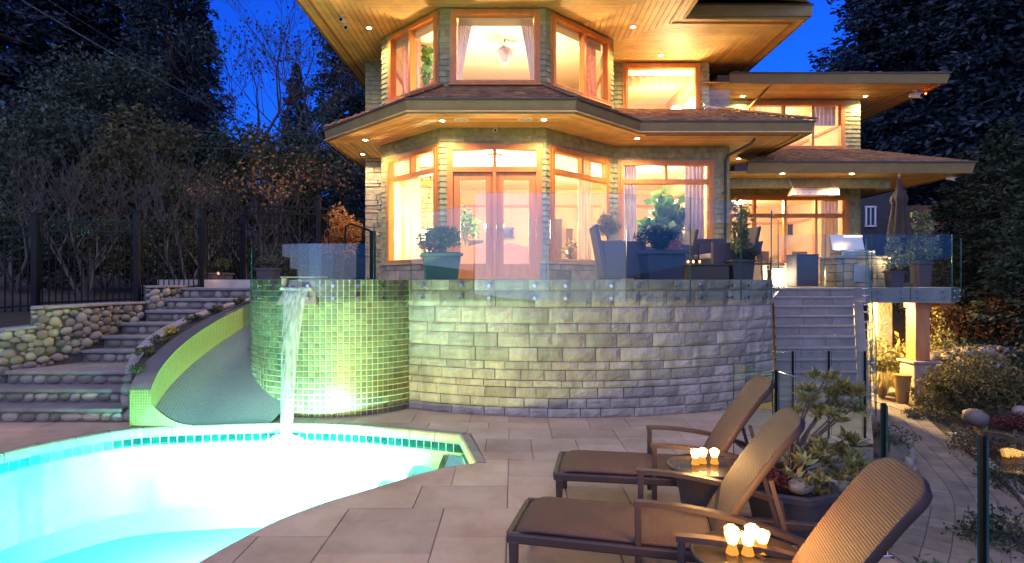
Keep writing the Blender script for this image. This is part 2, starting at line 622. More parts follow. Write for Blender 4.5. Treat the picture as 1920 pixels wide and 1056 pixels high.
xs = [-400, -200, -120, -80, -60, -45, -35, -28, -22, -18, -15, -13, -11.5, -10.3, -9.3, -8.5, -7.9, -7.35, -7.25,
      -6, -4, -2, 0, 1.5, 2.69, 2.72, 3.3, 4, 4.7, 5.4, 6.1, 6.8, 7.5, 8.2, 9, 9.8, 10.6, 11.5, 12.5, 14, 16, 18, 21, 25, 30, 38, 50, 70, 110, 200, 400]
ys = [-30, -10, -4, 0.5, 0.7, 2, 3, 4, 5, 6, 7, 8, 8.8, 9.3, 9.8, 10.3, 11, 11.7, 12.4, 12.6, 13.3, 14, 15, 16, 17, 18, 19, 20, 22, 25, 29, 34, 40, 50, 65, 90, 140, 250, 600]
g = MB()
vv = [(x, y, terrain_z(x, y) + (0.06 * random.uniform(-1, 1) if abs(x) < 60 else 0)) for y in ys for x in xs]
nx = len(xs)
g.add(vv, [(j * nx + i, j * nx + i + 1, (j + 1) * nx + i + 1, (j + 1) * nx + i)
           for j in range(len(ys) - 1) for i in range(nx - 1)])
struct(g.build('ground', 'grassy', smooth=True))

# ================================================================== POOL
far = [gnd(-560, 1000), gnd(-330, 930), gnd(-160, 888), (-5.76, 6.51), (-5.53, 6.98), (-4.98, 7.56), (-4.0, 7.78), (-3.1, 7.86), (-2.3, 7.80),
       (-1.54, 7.61), (-0.64, 7.30)]
near = [(-0.38, 6.17), (-0.77, 5.96), (-1.30, 5.43), (-1.67, 5.04), (-1.95, 4.60), (-2.17, 3.98), (-2.30, 3.2),
        (-2.9, 2.3), (-4.6, 1.7), (-6.6, 2.0)]
far = [Vector((p[0], p[1], 0)) for p in far]
near = [Vector((p[0], p[1], 0)) for p in near]
far_c = catmull(far, 6)
near_c = catmull(near, 6)
pool_poly = far_c + near_c
WZ = -0.17
POOL_D = -1.35

def offset_poly(poly, d):
    out = []
    n = len(poly)
    for i in range(n):
        a, b, c = poly[i - 1], poly[i], poly[(i + 1) % n]
        t1, t2 = (b - a), (c - b)
        if t1.length < 1e-6: t1 = t2
        if t2.length < 1e-6: t2 = t1
        t1, t2 = t1.normalized(), t2.normalized()
        n1, n2 = Vector((-t1.y, t1.x, 0)), Vector((-t2.y, t2.x, 0))
        k = (n1 + n2)
        k = k / max(0.6, k.length_squared / 2 + 0.0) if k.length > 0.3 else n1
        out.append(b + k * d)
    return out

def pool_inside(x, y):
    return inside(pool_poly, x, y)

# basin: walls, floor and three shallow steps at the narrow end
pool = MB()
n = len(pool_poly)
cxp = Vector((-3.6, 5.2, 0))
v0 = [(p.x, p.y, -0.012) for p in pool_poly]
v1 = [(p.x, p.y, POOL_D + 0.25) for p in pool_poly]
v2 = [(p.x + (cxp.x - p.x) * 0.05, p.y + (cxp.y - p.y) * 0.05, POOL_D) for p in pool_poly]
pool.add(v0 + v1 + v2, [(i, (i + 1) % n, n + (i + 1) % n, n + i) for i in range(n)]
         + [(n + i, n + (i + 1) % n, 2 * n + (i + 1) % n, 2 * n + i) for i in range(n)])
res = delaunay_2d_cdt([Vector(p[:2]) for p in v2], [(i, (i + 1) % n) for i in range(n)], [], 0, 1e-5)
p2 = [(p[0], p[1]) for p in v2]
pool.add([(p.x, p.y, POOL_D) for p in res[0]],
         [f for f in res[2] if inside(p2, sum(res[0][i].x for i in f) / 3, sum(res[0][i].y for i in f) / 3)])
pool_o = struct(pool.build('pool_basin', 'plaster'))
# steps: each a slab that spans the neck between far and near edge
def neck(x):
    """far and near Y of the pool at X = x in the neck"""
    fy = [a.lerp(b, (x - a.x) / (b.x - a.x)).y for a, b in zip(far_c, far_c[1:]) if min(a.x, b.x) <= x <= max(a.x, b.x) and a.x != b.x]
    ny = [a.lerp(b, (x - a.x) / (b.x - a.x)).y for a, b in zip(near_c, near_c[1:]) if min(a.x, b.x) <= x <= max(a.x, b.x) and a.x != b.x]
    return (fy[0] if fy else 7.3), (ny[0] if ny else 6.17)
for k, (xa, xb, z) in enumerate([(-0.86, -0.50, -0.27), (-1.28, -0.86, -0.47), (-1.72, -1.28, -0.70)]):
    s = MB()
    fa, na = neck(xa)
    fb, nb = neck(max(xb, -1.72) if xb > -0.64 else xb)
    if k == 0:
        fb, nb = 7.20, 6.25
    s.prism([(xa, na + 0.02), (xb, nb + 0.02), (xb, fb - 0.02), (xa, fa - 0.02)], POOL_D + 0.01, z)
    st = s.build('pool_step', 'plaster_pale', pool_o)
    e = MB()
    e.hexa([(xa - 0.012, na + .03, z - .07), (xa + .06, na + .03, z - .07), (xa + .06, fa - .03, z - .07), (xa - 0.012, fa - .03, z - .07)],
           [(xa - 0.012, na + .03, z + .006), (xa + .06, na + .03, z + .006), (xa + .06, fa - .03, z + .006), (xa - 0.012, fa - .03, z + .006)])
    e.build('step_nosing', 'tile_dark', st)
# coping stones with a rounded nose along the far edge and the narrow end
def arc_points(poly, step):
    """resample a polyline at about equal steps"""
    L = [0.0]
    for a, b in zip(poly, poly[1:]):
        L.append(L[-1] + (b - a).length)
    k = max(1, round(L[-1] / step))
    out = []
    for i in range(k + 1):
        s = L[-1] * i / k
        j = 0
        while j < len(L) - 2 and L[j + 1] < s:
            j += 1
        t = (s - L[j]) / max(1e-9, L[j + 1] - L[j])
        out.append(poly[j].lerp(poly[j + 1], t))
    return out
def coping_run(poly, step):
    pts = arc_points(poly, step)
    for a, b in zip(pts, pts[1:]):
        t = (b - a).normalized()
        nn = Vector((-t.y, t.x, 0))                # outwards for this winding (pool on the right)
        a2, b2 = a + t * 0.004, b - t * 0.004
        prof = [(0.10, 0.002), (0.0, 0.002), (-0.022, -0.012), (-0.034, -0.04), (-0.036, -0.075), (-0.028, -0.11), (-0.006, -0.125), (0.10, -0.125)]
        vv = [q + nn * d + Vector((0, 0, z)) for q in (a2, b2) for d, z in prof]
        k = len(prof)
        MB().add(vv, [(i, i + 1, k + i + 1, k + i) for i in range(k - 1)] + [tuple(reversed(range(k))), tuple(range(k, 2 * k))]
                 ).build('coping_stone', 'coping', pool_o)
coping_run(far_c, 0.36)
coping_run([far_c[-1], near_c[0]], 0.40)
# waterline tiles below the coping
for poly in (far_c, [far_c[-1], near_c[0]]):
    pts = arc_points(poly, 0.105)
    for a, b in zip(pts, pts[1:]):
        t = (b - a).normalized()
        nn = Vector((-t.y, t.x, 0))
        a2, b2 = a + t * 0.006 - nn * 0.006, b - t * 0.006 - nn * 0.006
        MB().hexa([a2 + Vector((0, 0, -.235)), b2 + Vector((0, 0, -.235)), b2 + nn * .02 + Vector((0, 0, -.235)), a2 + nn * .02 + Vector((0, 0, -.235))],
                  [a2 + Vector((0, 0, -.128)), b2 + Vector((0, 0, -.128)), b2 + nn * .02 + Vector((0, 0, -.128)), a2 + nn * .02 + Vector((0, 0, -.128))]
                  ).build('waterline_tile', 'tile_dark', pool_o)
# water sheet
res = delaunay_2d_cdt([Vector((p.x, p.y)) for p in pool_poly], [(i, (i + 1) % n) for i in range(n)], [], 0, 1e-5)
w = MB()
wf_ = [f for f in res[2] if pool_inside(sum(res[0][i].x for i in f) / 3, sum(res[0][i].y for i in f) / 3)]
nv_ = len(res[0])
w.add([(p.x, p.y, WZ) for p in res[0]] + [(p.x, p.y, POOL_D - .05) for p in res[0]],
      wf_ + [tuple(nv_ + q for q in reversed(f)) for f in wf_])
cnt = {(f[a], f[(a + 1) % len(f)]) for f in wf_ for a in range(len(f))}
w.add([(p.x, p.y, WZ) for p in res[0]] + [(p.x, p.y, POOL_D - .05) for p in res[0]],
      [(b, a, nv_ + a, nv_ + b) for a, b in cnt if (b, a) not in cnt])
w.v, w.f = w.v[:2 * nv_], [tuple(q % (2 * nv_) for q in f) for f in w.f]
struct(w.build('pool_water', 'water'))
# underwater lamps in the near wall (their lit lenses face the house)
for lx, ly, lz, ang, e, leak, lab in [(-1.90, 4.72, -.62, 112, 14000, 0, 'round underwater pool lamp in the near wall beside the patio'),
                            (-1.12, 5.66, -.62, 140, 6000, 0, 'round underwater pool lamp close to the narrow stepped end'),
                            (-6.95, 5.3, -.62, 20, 4500, 0, 'round underwater pool lamp in the far left wall'),
                            (-1.58, 5.14, -.29, 132, 0, 350, 'added lamp just below the waterline that throws yellow spill on the spa')]:
    t = thing('pool_lamp', lab, 'lamp', (lx, ly, lz), 0, 'underwater pool lamps')
    d = Vector((math.cos(R(ang)), math.sin(R(ang)), 0))
    mb = MB()
    mb.tube([d * 0.02, d * 0.07], .07 if leak else .12, 20)
    mb.build('lens', 'lamp_lens', t, local=True)
    mb = MB()
    mb.tube([d * 0.0, d * 0.05], .085 if leak else .145, 20)
    mb.build('rim', 'steel', t, local=True)
    if leak:
        lamp('pool_light', 'POINT', Vector((lx, ly, -.26)) + d * .34, leak, (1.0, 0.62, 0.06), 0.09, t)  # added lamp: yellow spill on the spa and wall, set off its lens
    else:
        # the beam points level and a little down into the water
        dd = Vector((d.x, d.y, -.72)).normalized()
        lamp('pool_light', 'SPOT', Vector((lx, ly, lz)) + d * 0.12, e, (1.0, 0.80, 0.66), 0.10, t, cone=112, rot=dd.to_track_quat('-Z', 'Y').to_euler())

# ================================================================== SPA TUB
SPX, SPY, SPR = -2.75, 9.60, 1.45
TER = 1.955
spa = thing('spa_tub', 'round raised spa tub clad in small green glass tiles', 'spa', (SPX, SPY, 0))
mb = MB()
mb.lathe([(SPR - 0.012, 0.0), (SPR - 0.012, TER - 0.005), (SPR - 0.26, TER - 0.005), (SPR - 0.26, 1.0), (0.02, 1.0)], (SPX, SPY, 0), 96)
mb.build('tub_wall', 'tile_grout', spa)
mb = MB(); mb.lathe([(0.01, 0), (SPR - 0.265, 0)], (SPX, SPY, TER - 0.07), 48)
mb.build('spa_water', 'spa_water', spa)
ROWS, PITCH = 24, TER / 24
NT = round(2 * math.pi * SPR / PITCH)
ang_cam = math.atan2(-SPY, -SPX)
# one tile mesh shared by all: slightly pillowed
tv = PITCH * 0.435
tile_me = None
cand = []
for r in range(ROWS):
    for k in range(NT):
        a = 2 * math.pi * k / NT
        da = (a - ang_cam + math.pi) % (2 * math.pi) - math.pi
        if abs(da) > R(97):
            continue
        gx = SPX + SPR * math.cos(a)
        gy = SPY + SPR * math.sin(a)
        # the scupper takes the place of some tiles at the rim
        if r >= 22 and abs((gx / gy) - (561 - 960) / FPX) < 0.026:
            continue
        score = math.cos(da) * (1 if 400 < 960 + FPX * gx / gy < 800 else 0) - 0.004 * abs(r - 12)
        cand.append((score, a, (r + 0.5) * PITCH))
cand.sort(key=lambda q: -q[0])
def tile_geo(mb, a, z, jit):
    e = Vector((math.cos(a), math.sin(a), 0)); t = Vector((-math.sin(a), math.cos(a), 0)); u = Vector((0, 0, 1))
    c = Vector((SPX, SPY, z)) + e * SPR
    s = tv
    b = [c - t * s - u * s - e * .012, c + t * s - u * s - e * .012, c + t * s + u * s - e * .012, c - t * s + u * s - e * .012]
    s2 = tv * 0.9
    o = e * (0.004 + jit)
    f = [c - t * s2 - u * s2 + o, c + t * s2 - u * s2 + o, c + t * s2 + u * s2 + o, c - t * s2 + u * s2 + o]
    mb.add(b + f, [(4, 5, 6, 7), (0, 1, 5, 4), (1, 2, 6, 5), (2, 3, 7, 6), (3, 0, 4, 7)])
s, s2 = tv, tv * 0.9
mbt = MB()
mbt.add([(-.012, -s, -s), (-.012, s, -s), (-.012, s, s), (-.012, -s, s), (.004, -s2, -s2), (.004, s2, -s2), (.004, s2, s2), (.004, -s2, s2)],
        [(4, 5, 6, 7), (0, 1, 5, 4), (1, 2, 6, 5), (2, 3, 7, 6), (3, 0, 4, 7)])
proto = mbt.build('tile', 'tile_spa', spa, local=True)
for i, (sc_, a, z) in enumerate(cand[:300]):
    o = proto if i == 0 else proto.copy()
    if i:
        col.objects.link(o)
    o.location = (SPR * math.cos(a), SPR * math.sin(a), z)
    o.rotation_euler = (random.uniform(-.01, .01), random.uniform(-.02, .02), a + random.uniform(-.02, .02))
mb = MB()
for sc_, a, z in cand[300:]:
    tile_geo(mb, a, z, random.uniform(-.001, .001))
mb.build('tile_field', 'tile_spa_rest', spa, kind='stuff')
# scupper: pale stone spout let into the rim
sd = (px(561, 535, 1) - Vector((0, 0, CAMZ)))
k = sd.x / sd.y
# front surface of the drum at that bearing
A_ = k * k + 1; B_ = -2 * (k * SPX + SPY); C_ = SPX ** 2 + SPY ** 2 - SPR ** 2
ysp = (-B_ - math.sqrt(B_ * B_ - 4 * A_ * C_)) / (2 * A_)
SC = Vector((k * ysp, ysp, 0))
rad = (SC - Vector((SPX, SPY, 0))).normalized()
tan = Vector((-rad.y, rad.x, 0))
rot = math.atan2(rad.y, rad.x)
sp = thing('stone_spout', 'pale stone spout let into the rim of the tiled spa', 'spout', SC + Vector((0, 0, 1.78)))
mb = MB()
for w0, w1, za, zb, d0, d1 in [(-.24, .24, 1.80, 1.845, -.30, .10), (-.24, -.17, 1.845, 1.975, -.30, .06), (.05, .24, 1.845, 1.93, -.30, .02)]:
    q = [SC + tan * w0 + rad * d0, SC + tan * w1 + rad * d0, SC + tan * w1 + rad * d1, SC + tan * w0 + rad * d1]
    mb.hexa([p + Vector((0, 0, za)) for p in q], [p + Vector((0, 0, zb)) for p in q])
mb.build('spout_channel', 'coping', sp, bevel=0.008)
mb = MB()
q = [SC + tan * -.27 + rad * -.32, SC + tan * .27 + rad * -.32, SC + tan * .27 + rad * .05, SC + tan * -.27 + rad * .05]
mb.hexa([p + Vector((0, 0, 1.976)) for p in q], [p + Vector((0, 0, 2.0)) for p in q])
mb.build('spout_cap', 'cap_stone', sp, bevel=0.006)
mb = MB()
q0 = [SC + tan * -.25 + rad * .006 + Vector((0, 0, 1.80)), SC + tan * .25 + rad * .006 + Vector((0, 0, 1.80))]
q1 = [SC + tan * -.29 + rad * .10 + Vector((0, 0, 1.60)), SC + tan * .31 + rad * .10 + Vector((0, 0, 1.60))]
mb.hexa([q1[0] - rad * .09, q1[1] - rad * .09, q1[1], q1[0]], [q0[0] - rad * .02, q0[1] - rad * .02, q0[1], q0[0]])
mb.build('spout_reflection', 'coping', sp, bevel=0.006)  # pale slab standing in for a bright reflection under the spout lip
# the sheet of water it pours
mb = MB()
NS, NW = 26, 8
land = Vector(((536 - 960) / FPX * 7.66, 7.66, WZ))
start = SC + rad * 0.10 + tan * 0.03
for i in range(NS + 1):
    t = i / NS
    z = 1.83 - (1.83 - WZ - 0.01) * (t ** 1.6 * 0.75 + t * 0.25)
    fwd = math.sqrt(max(0, (1.83 - z) / (1.83 - WZ)))
    c = start.lerp(Vector((land.x, land.y, 0)), fwd)
    wd = 0.21 + (0.085 - 0.21) * (fwd ** 0.8)
    for j in range(NW + 1):
        u = j / NW * 2 - 1
        cc = c + tan * (u * wd) + rad * (0.03 * (1 - u * u) + 0.008 * math.sin(9 * u + 7 * t))
        mb.v.append((cc.x, cc.y, z))
for i in range(NS):
    for j in range(NW):
        a = i * (NW + 1) + j
        mb.f.append((a, a + 1, a + NW + 2, a + NW + 1)); mb.m.append(0)
wf = thing('waterfall', 'narrow sheet of water falling from the tiled spa into the pool', 'waterfall', (land.x, land.y, WZ))
mb.build('water_sheet', 'falling_water', wf, smooth=True)
mb = MB()
for i in range(150):
    a, r_ = random.uniform(0, 6.28), random.uniform(0, 0.19)
    s_ = random.uniform(.012, .03)
    c = land + Vector((math.cos(a) * r_ * 1.3, math.sin(a) * r_ * .6 - .03, random.uniform(0, .14) * (1 - r_ / .2)))
    mb.lathe([(0.002, -s_), (s_ * .8, -s_ * .4), (s_ * .8, s_ * .4), (0.002, s_)], c, 6)
mb.build('splash', 'falling_water', wf, smooth=True)

# ================================================================== CURVED STONE WALL UNDER THE TERRACE
def circle3(a, b, c):
    ax, ay, bx, by, cx, cy_ = *a, *b, *c
    d = 2 * (ax * (by - cy_) + bx * (cy_ - ay) + cx * (ay - by))
    ux = ((ax * ax + ay * ay) * (by - cy_) + (bx * bx + by * by) * (cy_ - ay) + (cx * cx + cy_ * cy_) * (ay - by)) / d
    uy = ((ax * ax + ay * ay) * (cx - bx) + (bx * bx + by * by) * (ax - cx) + (cx * cx + cy_ * cy_) * (bx - ax)) / d
    return ux, uy, math.hypot(ax - ux, ay - uy)
WX, WY, WR = circle3((-1.49, 8.74), (0.55, 8.20), (3.26, 8.72))
a_l = math.atan2(8.80 - WY, -1.56 - WX)
a_r = math.atan2(9.22 - WY, 4.22 - WX)
def wall_pt(s, d=0.0, z=0.0):
    a = a_l + (a_r - a_l) * s
    return Vector((WX + (WR + d) * math.cos(a), WY + (WR + d) * math.sin(a), z))
WLEN = abs(a_r - a_l) * WR
def s_at_px(x):
    lo, hi = 0.0, 1.0
    for _ in range(40):
        m_ = (lo + hi) / 2
        p = wall_pt(m_)
        if 960 + FPX * p.x / p.y < x: lo = m_
        else: hi = m_
    return (lo + hi) / 2
rw = thing('retaining_wall', 'curved wall of rough grey stone blocks carrying the terrace', 'wall', (WX, 8.4, 0))
core = [wall_pt(i / 40, -0.035) for i in range(41)] + [wall_pt(i / 40, -0.4) for i in range(40, -1, -1)]
mb = MB()
for i in range(40):
    a, b, c, d = wall_pt(i / 40, -0.035), wall_pt((i + 1) / 40, -0.035), wall_pt((i + 1) / 40, -.4), wall_pt(i / 40, -.4)
    mb.hexa([p for p in (a, b, c, d)], [p + Vector((0, 0, TER - .012)) for p in (a, b, c, d)])
mb.build('mortar_core', 'mortar', rw)
rs = random.Random(11)
z = 0.0
courses = [.13, .14, .15, .10, .15, .12, .20, .20, .14, .23, .235, .16]
tot = sum(courses)
courses = [c * TER / tot for c in courses]
for ci, h in enumerate(courses):
    u = -rs.uniform(0, .3)
    while u < WLEN:
        L_ = rs.uniform(.30, .62) if h > .17 else rs.uniform(.26, .52)
        ua, ub = max(0, u), min(WLEN, u + L_)
        if WLEN - ub < .12: ub = WLEN
        u = ub
        if ub - ua < 0.05: continue
        gap = .005
        nu, nv = 6, 4
        vv, ff = [], []
        rough_amt = .028 if h > .17 else .014
        ph, ph2 = rs.uniform(0, 9), rs.uniform(0, 9)
        base = rs.uniform(-.006, .014)
        for j in range(nv + 1):
            for i in range(nu + 1):
                fu, fv = i / nu, j / nv
                edge = (1 - (2 * fu - 1) ** 6) * (1 - (2 * fv - 1) ** 6)
                bul = edge * (.008 + rough_amt * (.5 + .5 * math.sin(ph + 5 * fu + 3 * fv) * math.cos(ph2 + 4 * fv - 3 * fu)) + rs.uniform(-.006, .006))
                uu = ua + gap + (ub - ua - 2 * gap) * fu + (rs.uniform(-.004, .004) if 0 < i < nu else 0)
                zz = z + gap + (h - 2 * gap) * fv + (rs.uniform(-.004, .004) if 0 < j < nv else 0)
                vv.append(wall_pt(uu / WLEN, base + bul, zz))
        w_ = nu + 1
        ff = [(j * w_ + i, j * w_ + i + 1, (j + 1) * w_ + i + 1, (j + 1) * w_ + i) for j in range(nv) for i in range(nu)]
        # back rim
        ring = [i for i in range(w_)] + [j * w_ + nu for j in range(1, nv + 1)] + [nv * w_ + i for i in range(nu - 1, -1, -1)] + [j * w_ for j in range(nv - 1, 0, -1)]
        n0 = len(vv)
        for q in ring:
            p = Vector(vv[q]); e = Vector((p.x - WX, p.y - WY, 0)).normalized()
            r0 = math.hypot(p.x - WX, p.y - WY)
            vv.append(p - e * (r0 - (WR - .05)))
        k = len(ring)
        ff += [(ring[(i + 1) % k], ring[i], n0 + i, n0 + (i + 1) % k) for i in range(k)]
        MB().add(vv, ff).build('stone_block', 'stone_block', rw)
    z += h

# terrace slab behind the wall
arc = [wall_pt(i / 30, -0.02) for i in range(31)]
ter = [(p.x, p.y) for p in arc] + [(5.2, 11.62), (5.2, 13.6), (5.2, 18), (-3.0, 18), (-3.9, 16), (-7.2, 16), (-7.2, 11.75), (-4.6, 11.5), (-3.95, 10.75), (-2.75, 11.1), (-1.6, 10.6)]
mb = MB()
res = delaunay_2d_cdt([Vector(p) for p in ter], [(i, (i + 1) % len(ter)) for i in range(len(ter))], [], 0, 1e-5)
mb.add([(p.x, p.y, TER) for p in res[0]], [f for f in res[2] if inside(ter, sum(res[0][i].x for i in f) / 3, sum(res[0][i].y for i in f) / 3)])
nb_ = len(ter)
mb.add([(p[0], p[1], TER) for p in ter] + [(p[0], p[1], 1.0) for p in ter], [(i, nb_ + i, nb_ + (i + 1) % nb_, (i + 1) % nb_) for i in range(nb_)])
struct(mb.build('terrace', 'terrace_stone'))

# ================================================================== PATIO PAVERS
UNIT = 0.27
slide_foot = [(-5.02, 7.58), (-3.0, 7.9), (-2.9, 9.0), (-4.4, 10.2), (-5.2, 8.6)]
patio_poly = [(-7.6, 0.4), (2.66, 0.4), (2.66, 6.95), (4.34, 6.95), (5.33, 8.6), (5.33, 8.75), (3.9, 8.75), (3.3, 8.75), (0.5, 8.24), (-1.5, 8.8), (-2.2, 8.4), (-3.3, 8.4), (-3.6, 7.98),
              (-4.9, 7.75), (-5.3, 8.1), (-7.6, 8.1)]
mb = MB()
bed = [Vector(p) for p in patio_poly] + [Vector((p.x, p.y)) for p in offset_poly(pool_poly, 0.02)]
m1 = len(patio_poly)
ed = [(i, (i + 1) % m1) for i in range(m1)] + [(m1 + i, m1 + (i + 1) % n) for i in range(n)]
res = delaunay_2d_cdt(bed, ed, [], 0, 1e-5)
pin = [(p.x, p.y) for p in offset_poly(pool_poly, 0.02)]
mb.add([(p.x, p.y, -0.014) for p in res[0]],
       [f for f in res[2] if inside(patio_poly, sum(res[0][i].x for i in f) / 3, sum(res[0][i].y for i in f) / 3)
        and not inside(pin, sum(res[0][i].x for i in f) / 3, sum(res[0][i].y for i in f) / 3)])
mb.add([(-7.6, .4, -.02), (2.66, .4, -.02), (2.66, 6.95, -.02), (4.34, 6.95, -.02), (5.33, 8.6, -.02),
        (-7.6, .4, -.9), (2.66, .4, -.9), (2.66, 6.95, -.9), (4.34, 6.95, -.9), (5.33, 8.6, -.9)],
       [(i, i + 1, i + 6, i + 5) for i in range(4)])
patio = struct(mb.build('patio', 'grout'))
pool_keep = [(p.x, p.y) for p in offset_poly(far_c + near_c, 0.0)]
# pavers stop 10 cm short of the far edge (the coping sits there) and run to the near edge
far_off = []
for i, p in enumerate(far_c):
    t = (far_c[min(i + 1, len(far_c) - 1)] - far_c[max(i - 1, 0)]).normalized()
    far_off.append(p + Vector((-t.y, t.x, 0)) * 0.108)
hole = [(p.x, p.y) for p in far_off] + [(far_c[-1].x + .12, far_c[-1].y + .07), (near_c[0].x + .108, near_c[0].y + .0)] + [(p.x, p.y) for p in near_c]
def clip_piece(rect):
    """triangles of rect minus the pool, inside the patio"""
    xs_ = [p[0] for p in rect]; ys_ = [p[1] for p in rect]
    x0, x1, y0, y1 = min(xs_), max(xs_), min(ys_), max(ys_)
    crosses = False
    test = [(x0 + (x1 - x0) * a / 4, y0 + (y1 - y0) * b / 4) for a in range(5) for b in range(5)]
    ins = [inside(hole, *t) for t in test]
    inp = [inside(patio_poly, *t) for t in test]
    if all(ins) or not any(inp): return None
    if not any(ins) and all(inp): return 'full'
    pts = [Vector(p) for p in rect]; edges = [(0, 1), (1, 2), (2, 3), (3, 0)]
    for poly in (hole, patio_poly):
        k = len(poly)
        for i in range(k):
            a, b = poly[i], poly[(i + 1) % k]
            if max(a[0], b[0]) < x0 - .5 or min(a[0], b[0]) > x1 + .5 or max(a[1], b[1]) < y0 - .5 or min(a[1], b[1]) > y1 + .5: continue
            edges.append((len(pts), len(pts) + 1)); pts += [Vector(a), Vector(b)]
    r = delaunay_2d_cdt(pts, edges, [], 0, 1e-5)
    keep = []
    for f in r[2]:
        cx_, cy_ = sum(r[0][i].x for i in f) / len(f), sum(r[0][i].y for i in f) / len(f)
        if x0 < cx_ < x1 and y0 < cy_ < y1 and not inside(hole, cx_, cy_) and inside(patio_poly, cx_, cy_):
            keep.append(f)
    return (r[0], keep) if keep else None
rp_ = random.Random(5)
field = MB()
NXU, NYU = 49, 32
occ = [[False] * NYU for _ in range(NXU)]
GX0, GY0 = -7.6, 0.35
sizes = [(3, 2), (2, 3), (2, 2), (2, 2), (2, 1), (1, 2), (1, 1), (2, 1), (3, 1)]
for i in range(NXU):
    for j in range(NYU):
        if occ[i][j]: continue
        opts = sizes[:]
        rp_.shuffle(opts)
        opts.sort(key=lambda q: -q[0] * q[1] * rp_.uniform(.3, 1))
        for w_, h_ in opts + [(1, 1)]:
            if i + w_ <= NXU and j + h_ <= NYU and not any(occ[i + a][j + b] for a in range(w_) for b in range(h_)):
                break
        for a in range(w_):
            for b in range(h_): occ[i + a][j + b] = True
        gp = 0.0028
        x0, y0 = GX0 + i * UNIT + gp, GY0 + j * UNIT + gp
        x1, y1 = GX0 + (i + w_) * UNIT - gp, GY0 + (j + h_) * UNIT - gp
        if y1 < 0.5: continue
        rect = [(x0, y0), (x1, y0), (x1, y1), (x0, y1)]
        c = clip_piece(rect)
        if c is None: continue
        dz = rp_.uniform(-.0015, .0015)
        mb = MB()
        if c == 'full':
            b_ = .006
            mb.add([(x0, y0, -.02), (x1, y0, -.02), (x1, y1, -.02), (x0, y1, -.02), (x0, y0, dz - b_), (x1, y0, dz - b_), (x1, y1, dz - b_), (x0, y1, dz - b_),
                    (x0 + b_, y0 + b_, dz), (x1 - b_, y0 + b_, dz), (x1 - b_, y1 - b_, dz), (x0 + b_, y1 - b_, dz)],
                   [(0, 1, 5, 4), (1, 2, 6, 5), (2, 3, 7, 6), (3, 0, 4, 7), (4, 5, 9, 8), (5, 6, 10, 9), (6, 7, 11, 10), (7, 4, 8, 11), (8, 9, 10, 11)])
        else:
            vs_, fs_ = c
            used = sorted({q for f in fs_ for q in f})
            ix = {q: k for k, q in enumerate(used)}
            k = len(used)
            top = [(vs_[q].x, vs_[q].y, dz) for q in used]
            bot = [(vs_[q].x, vs_[q].y, -.06) for q in used]
            cnt = {}
            for f in fs_:
                for a in range(len(f)):
                    e = (f[a], f[(a + 1) % len(f)])
                    cnt[e] = 1
            sides = [(ix[b], ix[a], k + ix[a], k + ix[b]) for a, b in cnt if (b, a) not in cnt]
            mb.add(top + bot, [tuple(ix[q] for q in f) for f in fs_] + sides)
        # slabs the photograph shows are pieces of their own; those beside and behind the camera are one field
        if y1 > 3.55 and -.93 * y1 < x1 and x0 < .95 * y1:
            mb.build('paver', 'paver', patio)
        else:
            field.add(mb.v, mb.f)
field.build('paver_field', 'paver', patio, kind='stuff')

# ================================================================== TILED SLIDE BESIDE THE SPA
sl = thing('water_slide', 'curved mosaic tiled water slide running down beside the spa into the pool', 'slide', (-4.3, 8.2, 0))
def slide_section(t):
    """(left edge point, right edge point, floor z, side wall top z)"""
    Lp = catmull([(-4.78, 7.66, 0), (-4.84, 8.25, 0), (-4.70, 9.0, 0), (-4.30, 9.75, 0), (-3.6, 10.3, 0)], 10)
    k = t * (len(Lp) - 1)
    i = min(int(k), len(Lp) - 2)
    p = Lp[i].lerp(Lp[i + 1], k - i)
    Rp = [Vector((-3.28, 7.86, 0)), Vector((-3.15, 8.4, 0)), Vector((-3.3, 9.0, 0)), Vector((-3.3, 9.5, 0)), Vector((-3.2, 10.0, 0))]
    k2 = t * 4
    i2 = min(int(k2), 3)
    q = Rp[i2].lerp(Rp[i2 + 1], k2 - i2)
    zf = 0.012 + 1.62 * (t ** 1.25)
    zt = 0.50 + 1.42 * (t ** 0.92)
    return p, q, zf, min(zt, 1.93)
NSL, NCR = 40, 14
fv, fuv, ff = [], [], []
plen = 0.0
prev = None
for i in range(NSL + 1):
    t = i / NSL
    p, q, zf, zt = slide_section(t)
    if prev is not None: plen += (p - prev).length
    prev = p
    wdt = (q - p).length
    for j in range(NCR + 1):
        u = j / NCR
        c = p.lerp(q, u)
        rise = 0.30 * max(0, 1 - u / 0.35) ** 2 * min(1, zt - zf)
        fv.append((c.x, c.y, zf + rise)); fuv.append((u * wdt, plen * 1.4))
for i in range(NSL):
    for j in range(NCR):
        a = i * (NCR + 1) + j
        ff.append((a, a + 1, a + NCR + 2, a + NCR + 1))
o = MB().add(fv, ff).build('slide_bed', 'mosaic_slide', sl, smooth=True)
set_uv(o, fuv)
